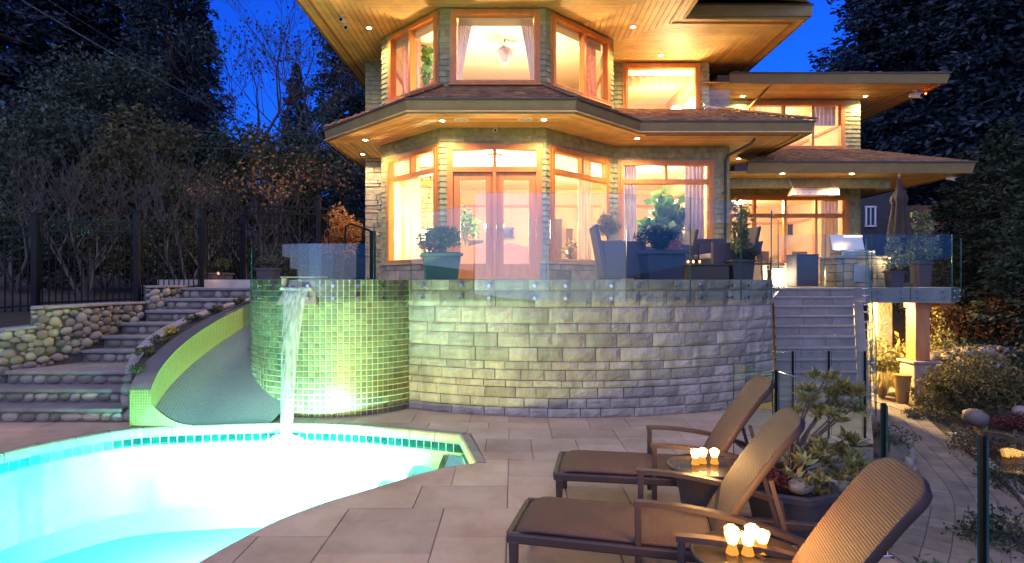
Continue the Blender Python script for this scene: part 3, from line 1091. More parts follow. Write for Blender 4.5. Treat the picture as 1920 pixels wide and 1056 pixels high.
# side wall: inner face, top, outer face, front end
TH = 0.26
sv, suv, sf = [], [], []
plen = 0.0; prev = None
for i in range(NSL + 1):
    t = i / NSL
    p, q, zf, zt = slide_section(t)
    p2, _, _, _ = slide_section(min(1, t + .02)); p1, _, _, _ = slide_section(max(0, t - .02))
    tn = (p2 - p1).normalized(); nr = Vector((-tn.y, tn.x, 0))
    if prev is not None: plen += (p - prev).length * 1.35
    prev = p
    inn_b, inn_t = p + Vector((0, 0, zf + .29 * min(1, zt - zf))) - nr * .002, p + Vector((0, 0, zt))
    out_t, out_b = p + nr * TH + Vector((0, 0, zt)), p + nr * TH + Vector((0, 0, -.02))
    hh = (inn_t - inn_b).length
    sv += [inn_b, inn_t, inn_t, out_t, out_t, out_b]
    suv += [(0, plen), (hh, plen), (0, plen), (TH, plen), (0, plen), (zt, plen)]
inner, topf, outerf = MB(), MB(), MB()
faces_in = [(6 * i, 6 * i + 1, 6 * i + 7, 6 * i + 6) for i in range(NSL)]
faces_top = [(6 * i + 2, 6 * i + 3, 6 * i + 9, 6 * i + 8) for i in range(NSL)]
faces_out = [(6 * i + 4, 6 * i + 5, 6 * i + 11, 6 * i + 10) for i in range(NSL)]
o = MB().add(sv, faces_in + faces_out).build('side_wall', 'mosaic_side', sl, smooth=True); set_uv(o, suv)
o = MB().add(sv, faces_top).build('side_wall_top', 'mosaic_slide', sl, smooth=True); set_uv(o, suv)
p, q, zf, zt = slide_section(0)
nr = Vector((-1, 0.05, 0)).normalized()
e = [p + nr * TH, p, p + Vector((0, 0, zt)), p + nr * TH + Vector((0, 0, zt))]
# front end with the cove that runs into the bed
cove = [p + Vector((0.52 * u, 0.06 * u, 0.012 + .30 * max(0, 1 - u / 1.0) ** 2)) for u in (0, .15, .3, .45, .6, .8, 1.0)]
pts = [p + nr * TH + Vector((0, 0, -.02)), p + nr * TH + Vector((0, 0, zt)), p + Vector((0, 0, zt))] + cove + [p + Vector((.52, .06, -.02))]
o = MB().add([q_ + Vector((0, -.004, 0)) for q_ in pts], [tuple(range(len(pts)))]).build('side_wall_end', 'mosaic_side', sl)
set_uv(o, [(a.x, a.z) for a in pts])

# ================================================================== ROCKS
rock_meshes = []
def rock_mesh(seed, sub=2):
    r_ = random.Random(seed)
    bm = bmesh.new()
    bmesh.ops.create_icosphere(bm, subdivisions=sub, radius=1.0)
    ph = [r_.uniform(0, 6.28) for _ in range(6)]
    for v in bm.verts:
        c = v.co
        k = 1 + .10 * math.sin(2.1 * c.x + ph[0]) * math.cos(1.8 * c.y + ph[1]) + .08 * math.sin(2.7 * c.z + ph[2]) + .03 * r_.uniform(-1, 1)
        # squarish pebble
        q = max(abs(c.x), abs(c.y), abs(c.z))
        v.co = c * k * (1 + .10 * (1 - q))
    me = bpy.data.meshes.new('rock')
    bm.to_mesh(me); bm.free()
    me.polygons.foreach_set('use_smooth', [True] * len(me.polygons))
    me.materials.append(M['river_rock'])
    return me
rock_meshes = [rock_mesh(i) for i in range(7)]
def rock(name, loc, s, rot, parent=None, rr=random):
    o = bpy.data.objects.new(name, rr.choice(rock_meshes))
    col.objects.link(o)
    o.scale = s
    o.rotation_euler = rot
    if parent is not None:
        o.parent = parent
        o.location = Vector(loc) - world_loc(parent)
    else:
        o.location = loc
    return o
def rock_face(parent, path, z0f, z1f, seed, smin=.05, smax=.12, name='river_stone', out=0.0, tries=900):
    """pack pebbles over a vertical face that follows path (list of XY points); z0f/z1f(s) give its lower and upper edge"""
    rr = random.Random(seed)
    P = [Vector((p[0], p[1], 0)) for p in path]
    L_ = [0.0]
    for a, b in zip(P, P[1:]): L_.append(L_[-1] + (b - a).length)
    placed = []
    for k in range(tries):
        f = 1 - k / tries
        r0 = smin + (smax - smin) * f * rr.uniform(.75, 1.0)
        s = rr.uniform(0, L_[-1]); t = s / L_[-1]
        za, zb = z0f(t), z1f(t)
        if zb - za < 1.3 * r0: continue
        z_ = rr.uniform(za + r0 * .7, zb - r0 * .7)
        if s < r0 * .8 or s > L_[-1] - r0 * .8: continue
        if any(math.hypot((s - q[0]) / 1.12, z_ - q[1]) < (r0 + q[2]) * .80 for q in placed): continue
        placed.append((s, z_, r0))
    for s, z_, r0 in placed:
        j = 0
        while j < len(L_) - 2 and L_[j + 1] < s: j += 1
        a, b = P[j], P[j + 1]
        c = a.lerp(b, (s - L_[j]) / (L_[j + 1] - L_[j]))
        d = (b - a).normalized()
        rock(name, (c.x, c.y, z_), (r0 * rr.uniform(1.0, 1.3), r0 * .75, r0 * rr.uniform(.82, 1.0)),
             (rr.uniform(-.1, .1), rr.uniform(-.35, .35), math.atan2(d.y, d.x) + rr.uniform(-.1, .1)), parent, rr)
    return placed

# ------------------------------------------------------------------ stairs with pebble risers on the left
st = thing('rock_staircase', 'garden steps with flagstone treads and river stone risers left of the slide', 'stairs', (-6.2, 8.6, 0))
RIS = 0.2
# each step: (riser Y at its left and right end, left X, right X)
steps = [(7.90, -8.9, -5.30), (8.24, -8.2, -5.35), (8.58, -7.5, -5.42),
         (9.50, -7.06, -5.72), (9.82, -6.95, -5.72), (10.14, -6.85, -5.70),
         (10.50, -6.65, -5.45), (10.84, -6.50, -5.20), (11.18, -6.40, -4.95)]
sx_l = lambda i: steps[i][1]
for i, (y0, xl, xr) in enumerate(steps):
    z0, z1 = RIS * i, RIS * (i + 1)
    y1 = steps[i + 1][0] + .1 if i + 1 < len(steps) else 12.2
    mb = MB(); mb.box(((xl + xr) / 2, (y0 + .03 + y1) / 2, (z0 - .3 + z1 - .05) / 2), (xr - xl, y1 - y0 - .03, z1 - .05 - z0 + .3))
    mb.build('step_core', 'rock_mortar', st)
    mb = MB(); mb.box(((xl + xr) / 2, (y0 - .035 + y1) / 2, z1 - .025), (xr - xl - .01, y1 - y0 + .035, .05))
    mb.build('tread', 'flagstone', st, bevel=.012)
    rr = random.Random(100 + i)
    x = xl + .02
    while x < xr - .08:
        wd = rr.uniform(.12, .30)
        if x + wd > xr: wd = xr - x
        if wd > .07:
            rock('riser_stone', (x + wd / 2, y0 + .04, (z0 + z1 - .05) / 2), (wd * .50, .05, .072), (0, rr.uniform(-.05, .05), 0), st, rr)
        x += wd * .99
# dry retaining walls of rounded stones left of the steps
def rock_wall(name, label, path, z0f, z1f, seed, thick=.35, capm='cap_stone', smin=.028, smax=.085, tries=5200, cap=True, group=None):
    t = thing(name, label, 'wall', (path[0][0], path[0][1], 0), 0, group)
    mb = MB()
    P = [Vector((p[0], p[1], 0)) for p in path]
    m_ = len(P)
    cb = MB()
    for i in range(m_ - 1):
        a, b = P[i], P[i + 1]
        d = (b - a).normalized(); nn = Vector((-d.y, d.x, 0))
        ta, tb = i / (m_ - 1), (i + 1) / (m_ - 1)
        q = [a + nn * .03, b + nn * .03, b + nn * thick, a + nn * thick]
        zz0, zz1 = min(z0f(ta), z0f(tb)) - .2, (z1f(ta), z1f(tb))
        mb.hexa([p + Vector((0, 0, zz0)) for p in q], [q[0] + Vector((0, 0, zz1[0])), q[1] + Vector((0, 0, zz1[1])), q[2] + Vector((0, 0, zz1[1])), q[3] + Vector((0, 0, zz1[0]))])
        q = [a - nn * .05, b - nn * .05, b + nn * (thick + .02), a + nn * (thick + .02)]
        cz = [zz1[0], zz1[1], zz1[1], zz1[0]]
        cb.hexa([q[k] + Vector((0, 0, cz[k] + .003)) for k in range(4)], [q[k] + Vector((0, 0, cz[k] + .045)) for k in range(4)])
    mb.build('mortar_core', 'rock_mortar', t)
    if cap:
        cb.build('wall_cap', capm, t, bevel=.01)
    rock_face(t, path, z0f, z1f, seed, smin, smax, tries=tries)
    return t
def stair_z(y):
    z_ = 0
    for i, s_ in enumerate(steps):
        if y > s_[0]: z_ = RIS * (i + 1)
    return z_
wall_a = [(-9.4, 8.28), (-8.2, 8.45), (-7.62, 8.68), (-7.36, 8.95)]
rock_wall('rock_wall', 'low wall of rounded river stones at the photo\'s left edge beside the lowest steps', wall_a, lambda t: 0.1 + .5 * t, lambda t: 1.10 + .10 * t, 31)
wall_b = [(-7.42, 8.92), (-7.30, 9.02), (-7.14, 9.35), (-7.02, 9.6), (-6.90, 10.1), (-6.72, 10.55)]
rock_wall('rock_wall', 'taller curved river stone wall under the black fence beside the upper steps', wall_b, lambda t: .5 + .75 * t, lambda t: 1.49 + .02 * t, 32)
wall_c = [(-6.72, 10.62), (-6.50, 10.85), (-6.42, 11.3)]
rock_wall('rock_wall', 'short river stone wall end beside the topmost steps', wall_c, lambda t: 1.2 + .4 * t, lambda t: 1.80, 33)
# kerbed bed between the steps and the slide: pebble end and sloping cap
bedw = thing('planter_wall', 'curved planting bed with stone cap between the garden steps and the slide', 'wall', (-5.2, 8.2, 0))
pathL = catmull([(-5.34, 8.02, 0), (-5.52, 8.6, 0), (-5.50, 9.3, 0), (-5.20, 10.1, 0), (-4.62, 10.8, 0), (-4.0, 11.2, 0)], 6)
mb, cb = MB(), MB()
m_ = len(pathL)
for i in range(m_ - 1):
    a, b = pathL[i], pathL[i + 1]
    d = (b - a).normalized(); nn = Vector((d.y, -d.x, 0))
    ta, tb = i / (m_ - 1), (i + 1) / (m_ - 1)
    za, zb_ = 0.63 + 1.22 * ta ** .85, 0.63 + 1.22 * tb ** .85
    q = [a, a + nn * .16, b + nn * .16, b]
    zz = [za, za, zb_, zb_]
    mb.hexa([p + Vector((0, 0, -.1)) for p in q], [q[k] + Vector((0, 0, zz[k])) for k in range(4)])
    q = [a - nn * .02, a + nn * .19, b + nn * .19, b - nn * .02]
    cb.hexa([q[k] + Vector((0, 0, zz[k] + .002)) for k in range(4)], [q[k] + Vector((0, 0, zz[k] + .05)) for k in range(4)])
mb.build('kerb', 'rock_mortar', bedw)
cb.build('wall_cap', 'cap_stone', bedw, bevel=.008)
mb = MB(); mb.box((-5.20, 8.10, .30), (.36, .16, .64)); mb.build('end_core', 'rock_mortar', bedw)
rr = random.Random(44)
for row, zc in enumerate((.09, .27, .45)):
    x = -5.40
    for wd in ((.17, .23) if row % 2 else (.24, .16)):
        rock('river_stone', (x + wd / 2, 8.02, zc), (wd * .54, .10, .098), (0, rr.uniform(-.1, .1), 0), bedw, rr); x += wd
rock('river_stone', (-5.28, 8.03, .585), (.13, .10, .055), (0, 0, 0), bedw, rr)
rock('river_stone', (-5.08, 8.03, .585), (.11, .09, .055), (0, 0, 0), bedw, rr)
mb = MB()
sv = []
for i in range(m_):
    t = i / (m_ - 1)
    a = pathL[i]
    p, q, zf, zt = slide_section(min(1, t * .95))
    zb_ = 0.60 + 1.20 * t ** .85
    sv += [(a.x + .1, a.y + .06, zb_), ((a.x + p.x - .2) / 2, (a.y + p.y) / 2, zb_ + .01), (p.x - .2, p.y, min(zb_, zt - .03))]
mb.add(sv, [(3 * i + k, 3 * i + k + 1, 3 * i + k + 4, 3 * i + k + 3) for i in range(m_ - 1) for k in range(2)])
mb.build('bed_soil', 'soil', bedw, smooth=True)

# ================================================================== RIGHT HAND STAIR UP TO THE DECK
DECK = 1.79
stair = thing('stone_staircase', 'grey stone block staircase climbing beside the curved wall to the deck', 'stairs', (4.6, 8.7, 0))
NR = 11
for i in range(NR):
    t0, t1 = i / NR, (i + 1) / NR
    f = lambda t: (3.98 + 1.28 * t, 5.22 + 1.62 * t, 8.72 + 2.9 * t)
    xl0, xr0, y0 = f(t0); xl1, xr1, y1 = f(1.0)
    z0, z1 = DECK * i / NR, DECK * (i + 1) / NR
    # riser course of three blocks and a tread with a small nosing
    cuts = [0, random.uniform(.25, .4), random.uniform(.6, .75), 1]
    xl2, xr2, y2 = f(min(1.0, t1 + .03))
    for a, b in zip(cuts, cuts[1:]):
        qa, qb = xl0 + (xr0 - xl0) * a + .003, xl0 + (xr0 - xl0) * b - .003
        ra, rb = xl2 + (xr2 - xl2) * a + .003, xl2 + (xr2 - xl2) * b - .003
        mb = MB()
        mb.hexa([(qa, y0, z0 - .02), (qb, y0, z0 - .02), (rb, y2, z0 - .02), (ra, y2, z0 - .02)],
                [(qa, y0, z1 - .036), (qb, y0, z1 - .036), (rb, y2, z1 - .036), (ra, y2, z1 - .036)])
        mb.build('riser_block', 'stair_stone', stair)
    mb = MB()
    mb.hexa([(xl0, y0 - .02, z1 - .034), (xr0, y0 - .02, z1 - .034), (xr2, y2, z1 - .034), (xl2, y2, z1 - .034)],
            [(xl0, y0 - .02, z1), (xr0, y0 - .02, z1), (xr2, y2, z1), (xl2, y2, z1)])
    mb.build('tread', 'cap_stone', stair, bevel=.005)
mb = MB()
mb.add([(5.23, 8.70, -.6), (6.86, 11.62, -.6), (6.86, 11.62, DECK - .28), (5.23, 8.70, -.06), (5.38, 8.62, -.6), (7.0, 11.55, -.6), (7.0, 11.55, DECK - .28), (5.38, 8.62, -.06)],
       [(0, 1, 2, 3), (7, 6, 5, 4), (4, 5, 1, 0), (3, 2, 6, 7), (0, 3, 7, 4), (5, 6, 2, 1)])
mb.build('stringer_wall', 'concrete', stair)
# deck slab on posts
deck_poly = [(5.22, 11.60), (8.80, 11.60), (9.6, 12.4), (9.6, 16.4), (5.22, 16.4)]
mb = MB(); mb.prism(deck_poly, DECK - .30, DECK)
deck = struct(mb.build('deck', 'concrete'))
for (x, y, w_, lab) in [(px(1721, 600, 11.95).x, 11.95, .30, 'square cedar post on a stone pier under the deck corner'),
                        (px(1766, 600, 13.6).x, 13.6, .30, 'farther cedar post behind the bush under the deck'),
                        (px(1650, 600, 13.3).x, 13.3, .36, 'stubby tan stone pier under the deck beside the stair')]:
    t = thing('deck_post', lab, 'post', (x, y, -.65), 0, 'posts carrying the deck')
    if w_ < .35:
        mb = MB(); mb.box((x, y, .30 + (DECK - .305 - .30) / 2), (w_, w_, DECK - .305 - .30)); mb.build('shaft', 'post_wood', t, bevel=.015)
        mb = MB(); mb.box((x, y, -.18), (.46, .46, .94)); mb.build('stone_pier', 'house_stone', t, bevel=.03)
        mb = MB(); mb.box((x, y, .2945 - .02), (.54, .54, .05)); mb.build('pier_cap', 'cap_stone', t, bevel=.012)
        mb = MB(); mb.box((x, y, DECK - .36), (w_ + .05, w_ + .05, .10)); mb.build('capital', 'post_wood', t, bevel=.01)
    else:
        mb = MB(); mb.box((x, y, .42), (w_, w_, 2.13)); mb.build('shaft', 'house_stone', t, bevel=.02)
        mb = MB(); mb.box((x, y, -.55), (w_ + .12, w_ + .12, .16)); mb.build('footing', 'concrete', t, bevel=.02)
# path of curved pavers below
pc = catmull([(7.5, 12.6, 0), (6.9, 10.8, 0), (6.15, 9.1, 0), (5.55, 7.7, 0), (4.95, 6.5, 0), (4.15, 5.45, 0), (3.5, 4.7, 0)], 10)
PATHZ = -0.50
mb = MB()
pw = .62
pn = []
for i, p in enumerate(pc):
    t = (pc[min(i + 1, len(pc) - 1)] - pc[max(i - 1, 0)]).normalized()
    pn.append(Vector((-t.y, t.x, 0)))
mb.add([p + nn * s_ + Vector((0, 0, PATHZ - .012)) for p, nn in zip(pc, pn) for s_ in (-pw, pw)] ,
       [(2 * i, 2 * i + 1, 2 * i + 3, 2 * i + 2) for i in range(len(pc) - 1)])
path_o = struct(mb.build('garden_path', 'grout'))
pl = [0.0]
for a, b in zip(pc, pc[1:]): pl.append(pl[-1] + (b - a).length)
def path_at(s, off):
    j = 0
    while j < len(pl) - 2 and pl[j + 1] < s: j += 1
    t = max(0, min(1, (s - pl[j]) / (pl[j + 1] - pl[j])))
    return pc[j].lerp(pc[j + 1], t) + pn[j].lerp(pn[j + 1], t) * off
s_ = 0.0
rr = random.Random(3)
lanes = 6
for ln in range(lanes):
    o0, o1 = -pw + 2 * pw * ln / lanes + .004, -pw + 2 * pw * (ln + 1) / lanes - .004
    s_ = rr.uniform(0, .2) - .2
    while s_ < pl[-1]:
        L_ = rr.uniform(.26, .34)
        a, b = max(0, s_ + .004), min(pl[-1], s_ + L_ - .004)
        s_ += L_
        if b - a < .06: continue
        dz = rr.uniform(-.002, .002)
        q = [path_at(a, o0), path_at(a, o1), path_at(b, o1), path_at(b, o0)]
        q.reverse()
        MB().hexa([p + Vector((0, 0, PATHZ - .04)) for p in q], [p + Vector((0, 0, PATHZ + dz)) for p in q]).build('path_paver', 'paver_path', path_o)
# pale kerb along the outer edge of the path
kb = thing('path_kerb', 'pale concrete kerb along the outer bend of the brick path', 'kerb', (5.9, 7.0, PATHZ))
mb = MB()
for i in range(18, len(pc) - 4):
    a, b = pc[i] - pn[i] * -(pw + .02), pc[i + 1] - pn[i + 1] * -(pw + .02)
    a2, b2 = pc[i] + pn[i] * (pw + .15), pc[i + 1] + pn[i + 1] * (pw + .15)
    mb.hexa([q + Vector((0, 0, PATHZ - .1)) for q in (b, a, a2, b2)], [q + Vector((0, 0, PATHZ + .05)) for q in (b, a, a2, b2)])
mb.build('kerb_body', 'cap_stone', kb)
# ring of cobbles round the bed at the foot of the stair
ring = catmull([(5.55, 9.3, 0), (5.62, 8.6, 0), (5.30, 7.75, 0), (4.78, 7.0, 0), (4.05, 6.72, 0), (3.3, 6.6, 0)], 5)
ringp = [(p.x, p.y) for p in ring][::-1]
rock_wall('cobble_edging', 'curved edging of grey cobbles round the bed at the stair foot', ringp, lambda t: PATHZ - .05, lambda t: -.22, 51, .22, smin=.05, smax=.09, tries=700, cap=False)
mb = MB()
bed_in = ringp + [(5.36, 8.68), (4.36, 6.94), (3.3, 6.94)]
res = delaunay_2d_cdt([Vector(p) for p in bed_in], [(i, (i + 1) % len(bed_in)) for i in range(len(bed_in))], [], 0, 1e-5)
mb.add([(p.x, p.y, -.25) for p in res[0]], [f for f in res[2] if inside(bed_in, sum(res[0][i].x for i in f) / 3, sum(res[0][i].y for i in f) / 3)])
struct(mb.build('planting_bed', 'soil'))
# ================================================================== HOUSE
house = thing('house', 'large two storey shingled house with glowing windows and wide cedar eaves', 'house', (0.5, 14, 0))
Z0, ZS1, ZU0, ZS2 = TER, 5.10, 5.10, 7.60       # floor, lower soffit, upper wall start, upper soffit
rsn = random.Random(21)

def face_frame(p0, p1):
    a, b = Vector((p0[0], p0[1], 0)), Vector((p1[0], p1[1], 0))
    d = (b - a).normalized()
    nn = Vector((d.y, -d.x, 0))                  # outwards (towards the camera for left-to-right faces)
    return a, d, nn, (b - a).length

def wall_face(p0, p1, z0, z1, openings, base=None, th=0.16, courses=0.118, cladding='shingle', stone_to=None, clad=True):
    """wall with openings (u0, u1, za, zb) in metres along the face; shingle courses on the outside"""
    a, d, nn, L_ = face_frame(p0, p1)
    us = sorted({0.0, L_} | {o[0] for o in openings} | {o[1] for o in openings})
    zs = sorted({z0, z1} | {max(z0, o[2]) for o in openings} | {min(z1, o[3]) for o in openings})
    mb = MB()
    P = lambda u, e, z: a + d * u + nn * e + Vector((0, 0, z))
    for ua, ub in zip(us, us[1:]):
        for za, zb in zip(zs, zs[1:]):
            um, zm = (ua + ub) / 2, (za + zb) / 2
            if ub - ua < 1e-4 or zb - za < 1e-4 or any(o[0] < um < o[1] and o[2] < zm < o[3] for o in openings): continue
            mb.hexa([P(ua, -th, za), P(ub, -th, za), P(ub, 0, za), P(ua, 0, za)][::-1], [P(ua, -th, zb), P(ub, -th, zb), P(ub, 0, zb), P(ua, 0, zb)][::-1])
    w = mb.build('wall', ['wall_core'], house)
    if not clad: return w
    cb = MB()
    zlow = stone_to if stone_to else z0
    z = zlow
    while z < z1 - .01:
        zt = min(z1, z + courses)
        zm = (z + zt) / 2
        cuts = [(o[0] - .0, o[1] + .0) for o in openings if o[2] - .02 < zm < o[3] + .02]
        segs, u = [], 0.0
        for c in sorted(cuts):
            if c[0] > u: segs.append((u, c[0]))
            u = max(u, c[1])
        if u < L_: segs.append((u, L_))
        for sa, sb in segs:
            u = sa
            while u < sb - 1e-3:
                wd = rsn.uniform(.09, .19)
                ub = min(sb, u + wd)
                if sb - ub < .05: ub = sb
                e = .025 + rsn.uniform(-.004, .006)
                lo = z + rsn.uniform(-.004, .006)
                cb.hexa([P(u + .002, .001, lo), P(ub - .002, .001, lo), P(ub - .002, e, lo), P(u + .002, e, lo)][::-1],
                        [P(u + .002, .001, zt + .01), P(ub - .002, .001, zt + .01), P(ub - .002, .006, zt + .01), P(u + .002, .006, zt + .01)][::-1])
                u = ub
        z = zt
    if cb.v: cb.build('shingle_cladding', cladding, w, kind='stuff')
    if stone_to:
        # stone plinth: one block per stone
        for (ra, rb) in ((z0, z0 + (stone_to - z0) * .52), (z0 + (stone_to - z0) * .52, stone_to - .06)):
            cuts = [(o[0], o[1]) for o in openings if o[2] < (ra + rb) / 2 < o[3]]
            u = 0.0
            while u < L_ - .02:
                ub = min(L_, u + rsn.uniform(.22, .5))
                if L_ - ub < .12: ub = L_
                if not any(c[0] - .02 < (u + ub) / 2 < c[1] + .02 for c in cuts):
                    ua_, ub_ = u, ub
                    for c in cuts:
                        if ua_ < c[0] < ub_: ub_ = c[0]
                        if ua_ < c[1] < ub_: ua_ = c[1]
                    e = .06 + rsn.uniform(-.015, .02)
                    k = MB()
                    k.hexa([P(ua_ + .004, 0, ra + .003), P(ub_ - .004, 0, ra + .003), P(ub_ - .004, e, ra + .003), P(ua_ + .004, e, ra + .003)][::-1],
                           [P(ua_ + .004, 0, rb - .003), P(ub_ - .004, 0, rb - .003), P(ub_ - .004, e * .95, rb - .003), P(ua_ + .004, e * .95, rb - .003)][::-1])
                    k.build('plinth_stone', 'house_stone', w, bevel=.012)
                u = ub
        segs, u = [], 0.0
        for c in sorted([(o[0], o[1]) for o in openings if o[2] < stone_to - .05]):
            if c[0] > u: segs.append((u, c[0]))
            u = max(u, c[1])
        if u < L_: segs.append((u, L_))
        for sa, sb in segs:
            k = MB()
            k.hexa([P(sa, 0, stone_to - .058), P(sb, 0, stone_to - .058), P(sb, .11, stone_to - .058), P(sa, .11, stone_to - .058)][::-1],
                   [P(sa, 0, stone_to), P(sb, 0, stone_to), P(sb, .10, stone_to - .008), P(sa, .10, stone_to - .008)][::-1])
            k.build('plinth_cap', 'house_stone', w, bevel=.008)
    return w

def window(p0, p1, u0, u1, z0, z1, mull=(), bars=(), name='window', fw=.075, leaf=None, sill=True, upper_mull=None):
    """frame with mullions at fractions of the width, bars at heights z; panes between them"""
    a, d, nn, L_ = face_frame(p0, p1)
    P = lambda u, e, z: a + d * u + nn * e + Vector((0, 0, z))
    mb = MB()
    def piece(ua, ub, za, zb, e0=-.10, e1=.055):
        mb.hexa([P(ua, e0, za), P(ub, e0, za), P(ub, e1, za), P(ua, e1, za)][::-1], [P(ua, e0, zb), P(ub, e0, zb), P(ub, e1, zb), P(ua, e1, zb)][::-1])
    piece(u0, u0 + fw, z0, z1); piece(u1 - fw, u1, z0, z1)
    piece(u0 + fw, u1 - fw, z1 - fw, z1, e1=.06); piece(u0 + fw, u1 - fw, z0, z0 + fw * .8, e1=.06)
    zb_ = sorted(bars)
    zedges = [z0 + fw * .8] + [k for q in zb_ for k in (q - .055, q + .055)] + [z1 - fw]
    for q in zb_: piece(u0 + fw, u1 - fw, q - .055, q + .055, e1=.05)
    cells = []
    for r in range(0, len(zedges), 2):
        top = (r == len(zedges) - 2) and len(zb_) > 0
        ms = upper_mull if (top and upper_mull is not None) else mull
        ue = [u0 + fw] + [k for q in ms for k in (u0 + (u1 - u0) * q - .035, u0 + (u1 - u0) * q + .035)] + [u1 - fw]
        for q in ms:
            piece(u0 + (u1 - u0) * q - .035, u0 + (u1 - u0) * q + .035, zedges[r], zedges[r + 1], e1=.045)
        for k in range(0, len(ue), 2): cells.append((ue[k], ue[k + 1], zedges[r], zedges[r + 1]))
    w = mb.build(name, 'fir_frame', house, bevel=.006)
    # outer casing
    mb = MB(); c = .055
    for ua, ub, za, zb in ((u0 - c, u0, z0 - c * .6, z1 + c), (u1, u1 + c, z0 - c * .6, z1 + c), (u0, u1, z1, z1 + c)):
        mb.hexa([P(ua, .0, za), P(ub, .0, za), P(ub, .035, za), P(ua, .035, za)][::-1], [P(ua, .0, zb), P(ub, .0, zb), P(ub, .035, zb), P(ua, .035, zb)][::-1])
    mb.build('casing', 'fir_frame', w)
    if sill:
        mb = MB()
        mb.hexa([P(u0 - .08, -.02, z0 - .05), P(u1 + .08, -.02, z0 - .05), P(u1 + .08, .10, z0 - .05), P(u0 - .08, .10, z0 - .05)][::-1],
                [P(u0 - .08, -.02, z0 - .002), P(u1 + .08, -.02, z0 - .002), P(u1 + .08, .09, z0 - .012), P(u0 - .08, .09, z0 - .012)][::-1])
        mb.build('sill', 'fir_frame', w)
    for ua, ub, za, zb in cells:
        k = MB()
        if leaf and za < z0 + .3:
            # door leaf: stiles, rails and glass
            s = .15
            for x0, x1, y0, y1 in ((ua + .003, ua + s, za, zb - .003), (ub - s, ub - .003, za, zb - .003), (ua + s, ub - s, za, za + .26), (ua + s, ub - s, zb - .16, zb - .003)):
                k.hexa([P(x0, -.06, y0), P(x1, -.06, y0), P(x1, .0, y0), P(x0, .0, y0)][::-1], [P(x0, -.06, y1), P(x1, -.06, y1), P(x1, .0, y1), P(x0, .0, y1)][::-1])
            k.build('door_leaf', 'fir_frame', w, bevel=.004)
            k = MB(); ua, ub, za, zb = ua + s, ub - s, za + .26, zb - .16
        k.hexa([P(ua, -.035, za), P(ub, -.035, za), P(ub, -.03, za), P(ua, -.03, za)][::-1], [P(ua, -.035, zb), P(ub, -.035, zb), P(ub, -.03, zb), P(ua, -.03, zb)][::-1])
        k.build('pane', 'window_glass', w)
    return w

def u_on(p0, p1, x):
    """distance along the face where the ray of photo column x meets it"""
    k = (x - 960) / FPX
    dx, dy = p1[0] - p0[0], p1[1] - p0[1]
    t = (k * p0[1] - p0[0]) / (dx - k * dy)
    return t * math.hypot(dx, dy)

BL, BF0, BF1, BR = (-3.04, 13.55), (-1.493, 12.0), (0.702, 12.0), (2.37, 13.60)
RR = (5.10, 13.60)
SILL, HEAD, TRN = 2.34, 4.71, 4.235
# ---- lower storey
f = (BL, BF0); u0, u1 = u_on(*f, 729), u_on(*f, 820)
wall_face(*f, Z0, ZS1, [(u0, u1, SILL, HEAD)], stone_to=SILL)
window(*f, u0, u1, SILL, HEAD, (), (TRN,), upper_mull=(.5,))
f = (BF0, BF1); u0, u1 = u_on(*f, 843), u_on(*f, 1012)
wall_face(*f, Z0, ZS1, [(u0, u1, Z0, HEAD)], stone_to=SILL)
dw = window(*f, u0, u1, Z0 + .012, HEAD, (.5,), (TRN,), name='french_door', leaf=True, sill=False)
for s_ in (-.09, .09):
    p = Vector((BF0[0] + (u0 + u1) / 2 + s_, 12.0 - .04, 2.98))
    mb = MB(); mb.bar(p + Vector((0, 0, -.1)), p + Vector((0, 0, .1)), .035, .01); mb.tube([p + Vector((0, -.05, .02)), p + Vector((.10 * (1 if s_ > 0 else -1), -.05, .02))], .01)
    mb.tube([p + Vector((0, 0, .02)), p + Vector((0, -.05, .02))], .01)
    mb.build('door_handle', 'brass', dw)
f = (BF1, BR); u0, u1 = u_on(*f, 1033), u_on(*f, 1138)
wall_face(*f, Z0, ZS1, [(u0, u1, SILL, HEAD)], stone_to=SILL)
window(*f, u0, u1, SILL, HEAD, (), (TRN,), upper_mull=(.52,))
f = (BR, RR); u0, u1 = u_on(*f, 1163), u_on(*f, 1334)
wall_face(*f, Z0, ZS1, [(u0, u1, SILL, HEAD)], stone_to=SILL)
window(*f, u0, u1, SILL, HEAD, (), (TRN + .02,), upper_mull=(.5,))
wall_face((-3.04, 17.0), BL, Z0, ZS1, [], clad=True)                       # left return
wall_face(RR, (5.10, 16.3), Z0, ZS1, [], clad=True)                       # right return
WL, WRR = (5.10, 16.3), (9.80, 16.3)
f = (WL, WRR); u0, u1 = u_on(*f, 1366), u_on(*f, 1588)
wall_face(*f, DECK, 4.55, [(u0, u1, DECK + .01, 4.27)])
window(*f, u0, u1, DECK + .012, 4.27, (.22, .475, .735), (3.76,), name='glazed_door', sill=False)
wall_face(WRR, (9.80, 20.0), DECK - 2, 4.55, [])
